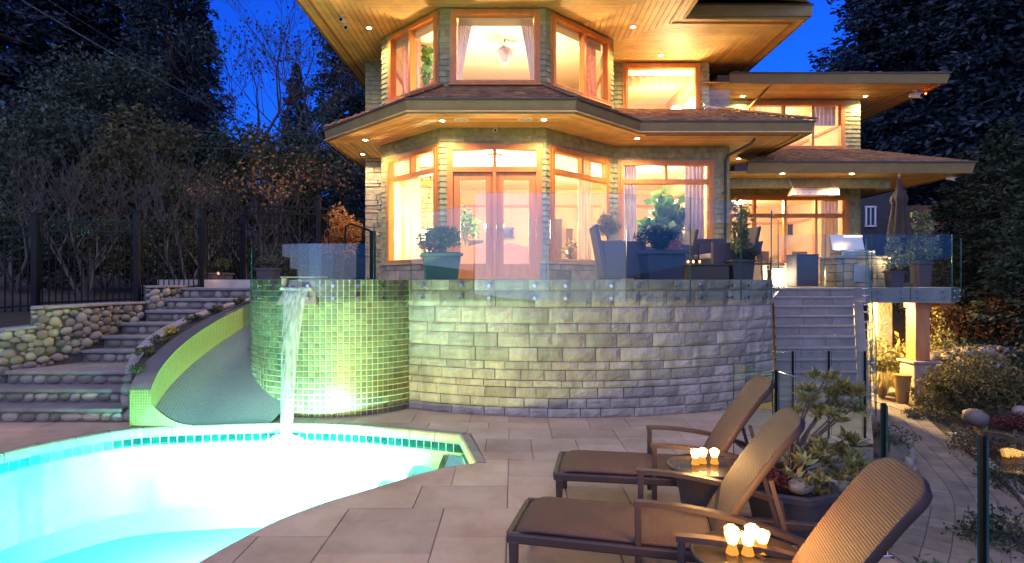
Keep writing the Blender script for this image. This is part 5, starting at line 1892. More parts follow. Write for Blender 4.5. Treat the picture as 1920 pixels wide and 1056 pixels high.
ceiling_lamp((7.0, 17.8, 4.44), 170, 'glowing bowl lamp on the ceiling behind the terrace doors', .2)
ceiling_lamp((7.6, 17.9, 7.01), 130, 'glowing bowl lamp on the ceiling of the upper wing bedroom', .2)
def table_lamp(p, e, label, s=1.0, reach=.0):
    t = thing('table_lamp', label, 'lamp', p, 0, 'lamps indoors')
    p = Vector(p)
    mb = MB(); mb.lathe([(.09 * s, 0), (.10 * s, .02), (.03 * s, .06), (.07 * s, .2), (.02 * s, .34), (.015 * s, .42)], p, 16); mb.build('base', 'brass', t, smooth=True)
    mb = MB(); mb.lathe([(.20 * s, .36), (.13 * s, .62)], p, 20); mb.build('lamp_shade', 'bulb', t)
    mb = MB(); mb.box(p + Vector((0, 0, -.3)), (.5, .5, .55)); mb.build('bedside_chest', 'dark_wood', t, bevel=.01)
    lamp('lamp_light', 'POINT', p + Vector((0, -.28, .50)), e, WARM, .16, t)
# upper bay bedroom: pendant fixture seen against the ceiling, lamps added low to throw light up on the soffit
fx = px(946, 103, 13.5)
pf = thing('pendant_lamp', 'dark cut glass pendant with three short fan arms seen through the upper centre window', 'pendant', (fx.x, fx.y, 7.5))
mb = MB(); mb.tube([(fx.x, fx.y, 7.565), (fx.x, fx.y, fx.z + .10)], .02, 8); mb.lathe([(.03, .10), (.10, .11), (.10, .14), (.03, .15)], (fx.x, fx.y, fx.z), 16); mb.build('stem', 'dark_wood', pf)
mb = MB(); mb.lathe([(.01, -.30), (.09, -.24), (.17, -.10), (.20, .02), (.14, .10)], (fx.x, fx.y, fx.z + .04), 18); mb.build('bowl', 'curtain_blue', pf)
for k in range(3):
    a = k * 2.094 + .4
    e = Vector((math.cos(a), math.sin(a), 0))
    mb = MB(); mb.bar(Vector((fx.x, fx.y, fx.z + .16)) + e * .1, Vector((fx.x, fx.y, fx.z + .15)) + e * .38, .09, .008); mb.build('fan_arm', 'cushion', pf)
table_lamp((-1.2, 13.55, 5.72), 95, 'shaded lamp added inside the upper left bay window to light the soffit', .9)
table_lamp((.55, 13.9, 5.72), 95, 'shaded lamp added inside the upper right bay window to light the soffit', .9)
table_lamp((px(1268, 190, 15.7).x, 15.7, 6.02), 85, 'large glowing bedside lamp behind the upper right bedroom window', 1.0)
table_lamp((px(1245, 190, 16.6).x, 16.6, 6.05), 45, 'second glowing bedside lamp deeper behind the upper right bedroom window', 1.0)
table_lamp((px(800, 470, 14.3).x, 14.3, 2.55), 170, 'glowing lamp on a low chest beside the left bay window downstairs', 1.0)
# framed pictures and dark doorways on the back walls
def flat_piece(name, label, cat, x0, y0, x1, y1, Y, m, fm='dark_wood', fr=.04):
    a, b = px(x0, y1, Y), px(x1, y0, Y)
    t = thing(name, label, cat, ((a.x + b.x) / 2, Y, a.z))
    mb = MB(); mb.box(((a.x + b.x) / 2, Y, (a.z + b.z) / 2), (b.x - a.x, .03, b.z - a.z)); mb.build('panel', m, t)
    mb = MB()
    for c, s in ((((a.x + b.x) / 2, Y - .01, b.z), (b.x - a.x + 2 * fr, .05, fr)), (((a.x + b.x) / 2, Y - .01, a.z), (b.x - a.x + 2 * fr, .05, fr)),
                 ((a.x, Y - .01, (a.z + b.z) / 2), (fr, .05, b.z - a.z)), ((b.x, Y - .01, (a.z + b.z) / 2), (fr, .05, b.z - a.z))):
        mb.box(c, s)
    mb.build('frame', fm, t)
flat_piece('picture', 'dark blue framed picture on the back wall behind the right door leaf', 'picture', 944, 428, 962, 447, 19.4, 'screen')
flat_piece('picture', 'dark framed picture low behind the right front window', 'picture', 1196, 415, 1212, 455, 19.3, 'screen')
flat_piece('doorway', 'dark wood door deep inside behind the right bay window', 'door', 1041, 412, 1052, 498, 19.3, 'dark_wood')
flat_piece('doorway', 'narrow dark doorway deep inside right of the taller door', 'door', 1063, 430, 1072, 498, 19.35, 'dark_wood')
flat_piece('television', 'dark television on the wall behind the terrace doors', 'television', 1478, 422, 1496, 440, 19.8, 'screen', 'black_metal', .03)
flat_piece('television', 'dark screen high on the wall beside the cream terrace curtain', 'television', 1531, 420, 1548, 436, 19.8, 'screen', 'black_metal', .03)

# stone fireplace column seen through the left bay window
fpx = px(795, 400, 15.6)
fp = thing('fireplace', 'stacked stone fireplace column inside the left bay window', 'fireplace', (fpx.x, 15.7, TER))
z = TER + .02
while z < 4.95:
    zb = min(4.96, z + rsn.uniform(.10, .18)); u = fpx.x - .28
    while u < fpx.x + .27:
        ub = min(fpx.x + .28, u + rsn.uniform(.14, .3))
        if fpx.x + .28 - ub < .08: ub = fpx.x + .28
        k = MB(); k.box(((u + ub) / 2, 15.72 + rsn.uniform(-.03, .02), (z + zb) / 2), (ub - u - .006, .45, zb - z - .006)); k.build('stone', 'house_stone', fp, bevel=.012)
        u = ub
    z = zb
k = MB(); k.box((fpx.x + .1, 15.5, 4.52), (.95, .30, .10)); k.build('mantel', 'fir_frame', fp, bevel=.01)
# furniture glimpsed indoors
def side_chair(label, x, y, z, m='dark_wood', rz=0.0):
    t = thing('dining_chair', label, 'chair', (x, y, z), rz, 'chairs indoors')
    MB().box((0, 0, .46), (.44, .44, .05)).build('seat', 'cushion', t, local=True, bevel=.01)
    MB().box((0, .21, .76), (.42, .035, .52)).build('backrest', m, t, local=True, bevel=.01)
    for sx_ in (-.19, .19):
        for sy_ in (-.19, .19): MB().box((sx_, sy_, .22), (.04, .04, .43)).build('leg', m, t, local=True)
side_chair('dark dining chair deep behind the right bay window', px(1085, 480, 17.2).x, 17.2, TER + .01, rz=.4)
side_chair('dark dining chair behind the lilac curtained window', px(1215, 480, 16.2).x, 16.2, TER + .01, rz=-.5)
side_chair('dark chair behind the left pane of the terrace doors', px(1440, 480, 17.4).x, 17.4, DECK + .012, rz=.3)
side_chair('dark chair behind the middle pane of the terrace doors', px(1500, 480, 17.6).x, 17.6, DECK + .012, rz=-.4)
flat_piece('picture', 'dark framed landscape picture high behind the right bay window', 'picture', 1085, 392, 1104, 412, 19.3, 'planter_blue')
flat_piece('picture', 'framed picture on the wall of the upper right bedroom', 'picture', 1196, 150, 1222, 170, 18.3, 'curtain_rose')
flat_piece('picture', 'small framed picture on the wall behind the upper wing window', 'picture', 1490, 225, 1506, 245, 19.8, 'planter_blue')
flat_piece('cabinet', 'dark wood cabinet against the back wall behind the left door leaf', 'cabinet', 880, 452, 905, 500, 19.2, 'dark_wood')
# ================================================================== GLASS RAILINGS
def glass_panel(a, b, zb_a, zt_a, zb_b, zt_b, label, pins=(), group='frameless glass panels', th=.014, gap=.006, name='glass_panel'):
    """upright glass sheet from plan point a to b with metal standoffs (fraction along, z)"""
    a, b = Vector((a[0], a[1], 0)), Vector((b[0], b[1], 0)); d = (b - a).normalized(); nn = Vector((d.y, -d.x, 0))
    t = thing(name, label, 'glass panel', (a.x, a.y, min(zb_a, zb_b)), 0, group)
    a2, b2 = a + d * gap, b - d * gap
    Z = lambda z: Vector((0, 0, z))
    h = th / 2
    front = [a2 + nn * h + Z(zb_a), b2 + nn * h + Z(zb_b), b2 + nn * h + Z(zt_b), a2 + nn * h + Z(zt_a)]
    back = [p - nn * th for p in front]
    mb = MB()
    mb.add(front + back, [(0, 1, 2, 3), (7, 6, 5, 4)], 0)
    mb.add(front + back, [(0, 4, 5, 1), (1, 5, 6, 2), (2, 6, 7, 3), (3, 7, 4, 0)], 1)
    mb.build('pane', ['rail_glass', 'glass_edge'], t)
    for f_, z_ in pins:
        p = a.lerp(b, f_) + Z(z_)
        mb = MB(); mb.tube([p + nn * .022, p + nn * (h - .001)], .024, 14); mb.tube([p - nn * h, p - nn * .07], .015, 10)
        mb.build('standoff', 'chrome', t)
    return t
def wall_z(px_top, p): return CAMZ + (HZ - px_top) / FPX * p.y
GB = TER - .31                                        # lower edge of the glass
PZ = (TER - .09, TER - .265)
joints = [(778, 404, 'glass panel at the left end of the stone wall behind the green planter'), (893, 385, None)]
seq = [(776, 893, 402, 384, 'glass panel at the left end of the stone wall, behind the green planter'),
       (893, 1031, 362, 362, 'tall glass panel standing in front of the french doors'),
       (1031, 1170, 362, 363, 'glass panel standing in front of the first wicker armchair'),
       (1170, 1288, 364, 370, 'glass panel standing in front of the big blue planter'),
       (1288, 1381, 371, 380, 'glass panel standing in front of the dark table with candles'),
       (1381, 1437, 382, 393, 'last glass panel at the right end of the stone wall')]
for x0, x1, y0, y1, lab in seq:
    a, b = wall_pt(s_at_px(x0), .085), wall_pt(s_at_px(x1), .085)
    pins = [(f_, z_) for f_ in (.2, .8) for z_ in PZ]
    glass_panel(a, b, GB, wall_z(y0, a), GB, wall_z(y1, b), lab, pins)
a = wall_pt(s_at_px(1437), .085); b = Vector((5.02, 10.9, 0))
glass_panel(a, b, GB, wall_z(395, a), GB + .1, TER + 1.1, 'glass panel turning back beside the top of the right stair', [(f_, z_) for f_ in (.1, .3) for z_ in PZ])
# low panels round the spa, follow the drum
def spa_pt(x, off):
    k = (x - 960) / FPX
    rr_ = SPR + off
    A_ = k * k + 1; B_ = -2 * (k * SPX + SPY); C_ = SPX ** 2 + SPY ** 2 - rr_ ** 2
    y_ = (-B_ - math.sqrt(max(0, B_ * B_ - 4 * A_ * C_))) / (2 * A_)
    return Vector((k * y_, y_, 0))
spa_seq = [(471, 558, 462, 457, 'low glass panel on the spa rim left of the stone spout'), (558, 690, 457, 457, 'low glass panel on the spa rim right of the stone spout')]
for x0, x1, y0, y1, lab in spa_seq:
    n_ = 6
    for_pts = [spa_pt(x0 + (x1 - x0) * i / n_, .075) for i in range(n_ + 1)]
    t = thing('glass_panel', lab, 'glass panel', for_pts[0] + Vector((0, 0, GB)), 0, 'frameless glass panels')
    mb = MB()
    for i in range(n_):
        p, q = for_pts[i], for_pts[i + 1]
        zt0, zt1 = wall_z(y0 + (y1 - y0) * i / n_, p), wall_z(y0 + (y1 - y0) * (i + 1) / n_, q)
        dd = (q - p).normalized(); nn = Vector((dd.y, -dd.x, 0)) * .012
        fr = [p + Vector((0, 0, GB)), q + Vector((0, 0, GB)), q + Vector((0, 0, zt1)), p + Vector((0, 0, zt0))]
        bk = [v - nn for v in fr]
        mb.add(fr + bk, [(0, 1, 2, 3), (7, 6, 5, 4)], 0)
        ed_ = [(2, 6, 7, 3), (0, 4, 5, 1)] + ([(3, 7, 4, 0)] if i == 0 else []) + ([(1, 5, 6, 2)] if i == n_ - 1 else [])
        mb.add(fr + bk, ed_, 1)
    mb.build('pane', ['rail_glass', 'glass_edge'], t)
    for f_ in (.15, .5, .85):
        p = for_pts[0].lerp(for_pts[-1], f_); i = int(f_ * n_); p = for_pts[i].lerp(for_pts[i + 1], f_ * n_ - i)
        e = (p - Vector((SPX, SPY, 0))).normalized()
        for z_ in PZ:
            mb = MB(); mb.tube([p + e * .022 + Vector((0, 0, z_)), p + e * .002 + Vector((0, 0, z_))], .024, 14); mb.tube([p - e * .013 + Vector((0, 0, z_)), p - e * .07 + Vector((0, 0, z_))], .014, 10)
            mb.build('standoff', 'chrome', t)
a, b = spa_pt(700, .075), spa_pt(771, .075)
glass_panel(a, b, GB, wall_z(418, a), GB, wall_z(406, b), 'glass panel between the dark gate post and the stone wall', [(f_, z_) for f_ in (.25, .75) for z_ in PZ])
# dark gate post with a handrail behind the spa
gx = px(699, 480, 9.6)
gt = thing('gate_post', 'dark metal post with a sloping handrail behind the spa', 'post', (gx.x, 9.6, TER))
mb = MB(); mb.box((gx.x, 9.6, (TER + wall_z(433, Vector((0, 9.6, 0)))) / 2), (.09, .09, wall_z(433, Vector((0, 9.6, 0))) - TER)); mb.build('shaft', 'black_metal', gt, bevel=.01)
mb = MB(); mb.tube([px(697, 434, 9.6), px(660, 420, 10.3), px(648, 424, 10.5), px(646, 470, 10.5)], .018, 8); mb.build('handrail', 'black_metal', gt, smooth=True)
mb = MB(); mb.box((gx.x, 9.6, TER + .01), (.16, .16, .02)); mb.build('base_plate', 'black_metal', gt)
# deck edge railing
dk = [(1440, 1540, 440, 'deck glass panel over the top of the stair'), (1540, 1633, 440, 'deck glass panel beside the grill')]
zt = DECK + 1.07
dpts = [Vector((5.3, 11.55, 0)), Vector((6.25, 11.55, 0)), Vector((7.18, 11.55, 0)), Vector((7.95, 11.55, 0)), Vector((8.78, 11.55, 0))]
labs = ['glass panel at the top of the stair, nearest the stone wall', 'glass panel at the top of the stair, beside the grill', 'glass panel on the deck edge left of the pale potted shrub', 'glass panel at the outer end of the deck front']
for (p, q), lab in zip(zip(dpts, dpts[1:]), labs):
    low = p.x > 7
    glass_panel(p, q, DECK - .27 if low else DECK + .01, zt, DECK - .27 if low else DECK + .01, zt, lab, [(f_, z_) for f_ in (.2, .8) for z_ in (DECK - .07, DECK - .2)] if low else [])
glass_panel((8.84, 11.62), (9.64, 12.42), DECK - .27, zt, DECK - .27, zt, 'glass panel across the cut corner of the deck', [(f_, z_) for f_ in (.2, .8) for z_ in (DECK - .07, DECK - .2)])
# glass up the right side of the stair
def stair_r(t): return Vector((5.45 + 1.62 * t, 8.66 + 2.9 * t, 0))
for t0, t1, lab in [(.0, .33, 'slanted glass panel beside the lowest steps of the right stair'), (.33, .66, 'slanted glass panel beside the middle of the right stair'), (.66, .99, 'slanted glass panel beside the uppermost steps of the right stair')]:
    a, b = stair_r(t0), stair_r(t1)
    glass_panel(a, b, DECK * t0 - .1, DECK * t0 + 1.0, DECK * t1 - .1, DECK * t1 + 1.0, lab, [(f_, DECK * (t0 + (t1 - t0) * f_) + dz) for f_ in (.25, .75) for dz in (.02, .16)])
# patio fence: straight run behind the lounger heads, and the short run before the stair
fx_ = 2.60
runs = [((2.36, 6.2), (2.54, 5.60), 'first glass panel of the patio fence behind the farthest lounger'),
        ((2.56, 5.58), (fx_ + .03, 4.10), 'glass panel of the patio fence behind the pot with the shrub'),
        ((fx_ + .03, 4.08), (fx_ + .03, 3.24), 'glass panel of the patio fence behind the nearest lounger'),
        ((fx_ + .03, 3.22), (fx_ + .03, 2.0), 'glass panel of the patio fence at the right edge of the photo'),
        ((2.83, 7.07), (3.42, 7.07), 'short glass fence panel before the stair, left one'),
        ((3.44, 7.07), (3.86, 7.07), 'short glass fence panel before the stair, middle one'),
        ((3.88, 7.07), (4.30, 7.07), 'short glass fence panel before the stair, right one'),
        ((4.32, 7.07), (5.3, 8.55), 'glass fence panel slanting to the foot of the stair')]
for a, b, lab in runs:
    glass_panel(a, b, .05, 1.07, .05, 1.07, lab, [], gap=.022)
for (x, y, lab) in [(2.55, 5.59, 'slim dark fence post behind the farthest lounger'), (fx_ + .03, 4.09, 'slim dark fence post behind the pot with the shrub'), (fx_ + .03, 3.23, 'slim dark fence post nearest the camera at the right'),
                    (3.43, 7.07, 'slim dark fence post before the stair, left one'), (3.87, 7.07, 'slim dark fence post before the stair, right one'), (4.31, 7.07, 'slim dark fence post at the stair foot')]:
    t = thing('fence_post', lab, 'post', (x, y, 0), 0, 'slim posts of the patio glass fence')
    mb = MB(); mb.box((x, y, .54), (.022, .022, 1.08)); mb.build('shaft', 'black_metal', t)
    mb = MB(); mb.box((x, y, .012), (.09, .09, .024)); mb.build('base_plate', 'chrome', t, bevel=.004)

# ================================================================== LOUNGERS, TABLES, CANDLES
def grid_part(fn, nu, nv, name, m, parent, uvf=None, close=None):
    mb = MB(); uv = []
    for j in range(nv + 1):
        for i in range(nu + 1):
            mb.v.append(tuple(fn(i / nu, j / nv))); uv.append(uvf(i / nu, j / nv))
    for j in range(nv):
        for i in range(nu):
            a = j * (nu + 1) + i; mb.f.append((a, a + 1, a + nu + 2, a + nu + 1)); mb.m.append(0)
    o = mb.build(name, m, parent, smooth=True, local=True)
    set_uv(o, uv)
    return o
def make_lounger():
    t = thing('lounger', 'x', 'lounger', (0, 0, 0), 0, 'wicker sun loungers on the patio')
    Wd, SL, SZ = .62, 1.28, .35
    HW = Wd / 2
    # seat sling with a waterfall curve at the foot
    def seat(u, v):
        x = SL * u
        crown = .010 * (1 - (2 * v - 1) ** 2)
        drop = .055 * max(0, 1 - x / .16) ** 2
        yy = (-HW + .012) + (Wd - .024) * v
        rc = .05 * max(0, 1 - x / .1) ** 2
        return (x + .01 * (1 - u), yy * (1 - rc / HW), SZ + .014 + crown - drop)
    s = grid_part(seat, 24, 10, 'seat', 'sling', t, lambda u, v: (u * SL, v * Wd))
    md = s.modifiers.new('thick', 'SOLIDIFY'); md.thickness = .02
    # reclining back, slightly bowed, rounded at the top
    BLn, ang = .88, R(57)
    def back(u, v):
        q = v
        bow = .020 * math.sin(math.pi * min(1, q * 1.0)) - .05 * max(0, q - .8) ** 2 / .04 * .5
        s_ = BLn * q
        c = max(0, (q - .86) / .14)
        hw = (HW - .045) * (1 - .55 * (1 - math.sqrt(max(0, 1 - c * c))))
        w_ = (2 * u - 1) * hw
        nx_, nz_ = -math.sin(ang), math.cos(ang)
        return (SL + .01 + math.cos(ang) * s_ + nx_ * bow, w_, SZ + .03 + math.sin(ang) * s_ + nz_ * bow)
    bk = grid_part(back, 12, 26, 'backrest', 'sling', t, lambda u, v: (u * Wd, v * BLn))
    md = bk.modifiers.new('thick', 'SOLIDIFY'); md.thickness = .042; md.offset = -1
    bv = bk.modifiers.new('round', 'BEVEL'); bv.width = .008; bv.segments = 2
    # frame rails
    for sgn in (-1, 1):
        y = sgn * (HW - .012)
        mb = MB(); mb.hexa([(.0, y - .024, SZ - .075), (1.98, y - .024, SZ - .06), (1.98, y + .024, SZ - .06), (.0, y + .024, SZ - .075)],
                           [(.0, y - .024, SZ - .01), (1.98, y - .024, SZ), (1.98, y + .024, SZ), (.0, y + .024, SZ - .01)])
        mb.build('side_rail', 'wicker_frame', t, local=True, bevel=.012)
        # arm: upright and bowed armrest
        mb = MB(); mb.hexa([(.80, y - .02, SZ - .32), (.84, y - .02, SZ - .32), (.84, y + .02, SZ - .32), (.80, y + .02, SZ - .32)], [(.80, y - .02, SZ + .235), (.84, y - .02, SZ + .235), (.84, y + .02, SZ + .235), (.80, y + .02, SZ + .235)])
        mb.build('arm_post', 'wicker_frame', t, local=True, bevel=.006)
        pts = [(.79 + .95 * k / 12, y, SZ + .25 + .012 * math.sin(math.pi * k / 12) - .14 * (k / 12) ** 2) for k in range(13)]
        mb = MB()
        for p, q in zip(pts, pts[1:]): mb.bar(p, q, .052, .030)
        mb.build('armrest', 'wicker_frame', t, local=True)
        mb = MB(); mb.bar((1.72, y, SZ + .12), (1.80, y, 0.0), .04, .04); mb.build('rear_arm_post', 'wicker_frame', t, local=True)
        for x in (.045, 1.94):
            mb = MB(); mb.hexa([(x - .022, y - .022, 0), (x + .022, y - .022, 0), (x + .022, y + .022, 0), (x - .022, y + .022, 0)], [(x - .03, y - .027, SZ - .06), (x + .03, y - .027, SZ - .06), (x + .03, y + .027, SZ - .06), (x - .03, y + .027, SZ - .06)])
            mb.build('leg', 'wicker_frame', t, local=True, bevel=.008)
    for x in (.0, 1.97):
        mb = MB(); mb.box((x + .012, 0, SZ - .045), (.045, Wd - .05, .065)); mb.build('cross_rail', 'wicker_frame', t, local=True, bevel=.012)
    mb = MB(); mb.bar((SL + .30, -.2, SZ + .42), (1.70, -.2, SZ - .03), .025); mb.build('prop', 'wicker_frame', t, local=True)
    mb = MB(); mb.bar((SL + .30, .2, SZ + .42), (1.70, .2, SZ - .03), .025); mb.build('prop', 'wicker_frame', t, local=True)
    return t
L0 = make_lounger()
lspots = [((.40, 5.14), -9.5, 'farthest of the three brown wicker sun loungers, foot end clear of the others'),
          ((.04, 3.99), -14.0, 'middle brown wicker sun lounger between the two candle tables'),
          ((.02, 2.94), -14.0, 'nearest sun lounger, only its woven back shows at the lower right')]
for i, ((x, y), a, lab) in enumerate(lspots):
    o = L0 if i == 0 else copy_tree(L0)
    o.location = (x, y, 0); o.rotation_euler = (0, 0, R(a)); o['label'] = lab
def make_table():
    t = thing('side_table', 'x', 'table', (0, 0, 0), 0, 'round wicker side tables')
    mb = MB(); n_ = 40
    prof = [(.16, .01), (.165, .03), (.17, .2), (.195, .36), (.235, .47), (.262, .52), (.268, .54), (.262, .553)]
    uv = []
    for j, (r_, z_) in enumerate(prof):
        for k in range(n_ + 1):
            a = 2 * math.pi * k / n_
            mb.v.append((r_ * math.cos(a), r_ * math.sin(a), z_)); uv.append((a * .24, z_ * 1.1))
    for j in range(len(prof) - 1):
        for k in range(n_):
            a = j * (n_ + 1) + k; mb.f.append((a, a + 1, a + n_ + 2, a + n_ + 1)); mb.m.append(0)
    o = mb.build('drum', 'wicker', t, smooth=True, local=True); set_uv(o, uv)
    mb = MB()
    mb.lathe([(.005, .548), (.255, .548), (.257, .551)], (0, 0, 0), 40)
    o = mb.build('woven_top', 'wicker', t, local=True)
    set_uv(o, [(v.co.x, v.co.y) for v in o.data.vertices])
    mb = MB(); mb.lathe([(.004, .553), (.262, .553), (.266, .557), (.262, .561), (.004, .561)], (0, 0, 0), 48); mb.build('glass_top', 'table_glass', t, local=True)
    mb = MB(); mb.lathe([(.255, .535), (.276, .538), (.282, .547), (.276, .556), (.266, .5575)], (0, 0, 0), 48); mb.build('rim', 'wicker_frame', t, smooth=True, local=True)
    return t
T0 = make_table()
tspots = [((1.46, 4.37), 'farther round wicker side table with three candles'), ((1.20, 2.95), 'nearer round wicker side table with five candles')]
for i, ((x, y), lab) in enumerate(tspots):
    o = T0 if i == 0 else copy_tree(T0)
    o.location = (x, y, 0); o['label'] = lab
def make_candle():
    t = thing('candle', 'x', 'candle', (0, 0, 0), 0, 'glowing glass candle holders')
    mb = MB(); mb.lathe([(.004, .001), (.028, .001), (.030, .010), (.021, .034), (.022, .040), (.034, .088), (.0335, .092), (.0315, .089), (.019, .042)], (0, 0, 0), 20); mb.build('glass_cup', 'cup_glass', t, smooth=True, local=True)
    mb = MB(); mb.lathe([(.004, .046), (.0195, .047), (.0300, .083), (.022, .090), (.012, .098), (.003, .101)], (0, 0, 0), 18); mb.build('flame', 'flame', t, smooth=True, local=True)  # body fills the upper cup, standing in for its lit glass
    mb = MB(); mb.lathe([(.004, .006), (.026, .006), (.019, .030), (.017, .042), (.004, .043)], (0, 0, 0), 18); mb.build('wax_glow', 'flame_glow', t, smooth=True, local=True)  # candle glow in the foot, put in as emission
    return t
C0 = make_candle()
cl = []
TT = .5612
for (cx_, cy_), nm in (((1.46, 4.37), 'farther'), ((1.20, 2.95), 'nearer')):
    if nm == 'farther':
        offs = [(-.085, -.03, 'left'), (-.02, .0, 'middle'), (.065, -.01, 'right')]
    else:
        offs = [(-.065, .045, 'rear left'), (.045, .055, 'rear right'), (-.085, -.02, 'front left'), (-.012, -.035, 'front middle'), (.070, -.012, 'front right')]
    for dx, dy, w_ in offs:
        cl.append((cx_ + dx, cy_ + dy, f'{w_} glowing candle on the {nm} wicker table'))
for i, (x, y, lab) in enumerate(cl):
    o = C0 if i == 0 else copy_tree(C0)
    o.location = (x, y, TT); o['label'] = lab; o.scale = (1.22, 1.22, 1.22)
    lamp('candle_light', 'POINT', (x, y, TT + .135), 1.1, (1.0, .52, .16), .02, o).location = (0, 0, .135)

# ================================================================== LEAF BUILDERS
def leaf_mesh(name, m, pos, size, seed, aspect=.5, up=.3, nrm=None, droop=0.0):
    """one mesh of many small folded leaves at pos (N,3)"""
    rng = np.random.default_rng(seed)
    N_ = len(pos)
    d = rng.normal(size=(N_, 3))
    if nrm is not None: d = d * .7 + nrm
    d[:, 2] += up
    d[:, 2] -= droop
    d /= np.linalg.norm(d, axis=1, keepdims=True) + 1e-9
    r = rng.normal(size=(N_, 3))
    s = np.cross(d, r); s /= np.linalg.norm(s, axis=1, keepdims=True) + 1e-9
    sz = size * rng.uniform(.6, 1.3, (N_, 1))
    w = sz * aspect * .5
    nn = np.cross(s, d)
    a = pos; b = pos + d * sz * .5 + s * w + nn * w * .3; c = pos + d * sz; e = pos + d * sz * .5 - s * w + nn * w * .3
    V = np.stack([a, b, c, e], 1).reshape(-1, 3)
    me = bpy.data.meshes.new(name)
    me.vertices.add(4 * N_); me.vertices.foreach_set('co', V.ravel().astype(np.float32))
    me.loops.add(4 * N_); me.loops.foreach_set('vertex_index', np.arange(4 * N_, dtype=np.int32))
    me.polygons.add(N_); me.polygons.foreach_set('loop_start', np.arange(0, 4 * N_, 4, dtype=np.int32))
    me.materials.append(M[m])
    me.update(calc_edges=True)
    me.validate()
    return me
def link_mesh(name, me, parent):
    o = bpy.data.objects.new(name, me); col.objects.link(o); o.parent = parent
    return o
def cloud(seed, n, radii, clumps=14, shell=.55, clump_r=.42, flat=0.0):
    """points gathered in clumps through an ellipsoid, denser near its skin"""
    rng = np.random.default_rng(seed)
    c = rng.normal(size=(clumps, 3)); c /= np.linalg.norm(c, axis=1, keepdims=True)
    c *= rng.uniform(shell * .6, .85, (clumps, 1))
    k = rng.integers(0, clumps, n)
    q = rng.normal(size=(n, 3)); q /= np.linalg.norm(q, axis=1, keepdims=True)
    q *= clump_r * (rng.uniform(.25, 1, (n, 1)) ** .5) * rng.uniform(.7, 1.2, clumps)[k][:, None]
    p = (c[k] + q)
    if flat: p[:, 2] = np.maximum(p[:, 2], -flat)
    return p * np.array(radii)
def shrub(name, label, cat, loc, radii, n, leaf, m, seed, clumps=14, group=None, up=.3, stems=5, aspect=.5, zc=None, stem_m='bark', clump_r=.42):
    t = thing(name, label, cat, loc, 0, group)
    zc = radii[2] * .92 if zc is None else zc
    p = cloud(seed, n, radii, clumps, clump_r=clump_r) + np.array([0, 0, zc])
    p = p[p[:, 2] > .01]
    link_mesh('crown', leaf_mesh('crown', m, p, leaf, seed + 1, aspect, up), t)
    rr_ = random.Random(seed); mb = MB()
    for k in range(stems):
        a = rr_.uniform(0, 6.28); e = Vector((math.cos(a) * radii[0] * .5, math.sin(a) * radii[1] * .5, zc + radii[2] * rr_.uniform(-.2, .4)))
        mb.tube([(0, 0, -.02), e * .45 + Vector((rr_.uniform(-.03, .03), 0, .02)), e], [.022 * max(radii), .014 * max(radii), .004], 5)
    mb.build('stem', stem_m, t, local=True)
    return t
def conifer_meshes(seed, H, Rr, nb, per, spray, m, z_start=.06, droop=.25, dens=1.0):
    rng = np.random.default_rng(seed); pos, nr = [], []
    for b in range(nb):
        u = (b + rng.uniform(0, 1)) / nb
        z = H * (z_start + (1 - z_start) * u)
        ln = Rr * ((1 - u) ** .75) * rng.uniform(.55, 1.1) + .12
        a = rng.uniform(0, 6.283); e = np.array([math.cos(a), math.sin(a), 0]); sd_ = np.array([-e[1], e[0], 0])
        k = max(4, int(per * (ln / Rr + .15)))
        t = rng.uniform(.12, 1, k) ** .8
        lat = rng.normal(0, .16, k) * ln * (1.1 - t * .6)
        zz = -droop * ln * t ** 1.5 + rng.normal(0, .04 * ln + .02, k) + .10 * ln * t ** 4
        pos.append(e[None] * (ln * t)[:, None] + sd_[None] * lat[:, None] + np.stack([np.zeros(k), np.zeros(k), z + zz], 1))
        nr.append(e[None] * 1.3 + sd_[None] * np.sign(lat)[:, None] * .6 + np.zeros((k, 1)) + np.array([0, 0, -.35]))
    pos, nr = np.concatenate(pos), np.concatenate(nr)
    crown = leaf_mesh('crown', m, pos, spray, seed + 3, .42, 0.0, nrm=nr)
    mb = MB(); rr_ = random.Random(seed)
    mb.tube([(0, 0, -.3), (0, 0, H * .4), (0, 0, H * .97)], [H * .016, H * .011, H * .002], 8)
    for b in range(nb // 3):
        u = (b + .5) / (nb // 3); z = H * (z_start + (1 - z_start) * u); ln = Rr * ((1 - u) ** .75) * .75; a = rr_.uniform(0, 6.28)
        e = Vector((math.cos(a), math.sin(a), 0))
        mb.tube([Vector((0, 0, z)), e * ln * .5 + Vector((0, 0, z - droop * ln * .3)), e * ln + Vector((0, 0, z - droop * ln * .8))], [.012 * H * (1 - u) + .01, .007 * H * (1 - u) + .006, .004], 4)
    o = mb.build('trunk', 'bark', None)
    me = o.data; bpy.data.objects.remove(o)
    return crown, me
def conifer(label, loc, meshes, s=1.0, rz=0.0, sxy=1.0, group='tall dark conifers behind the house', name='conifer_tree'):
    t = thing(name, label, 'tree', loc, rz, group)
    t.scale = (s * sxy, s * sxy, s)
    link_mesh('crown', meshes[0], t); link_mesh('trunk', meshes[1], t)
    return t
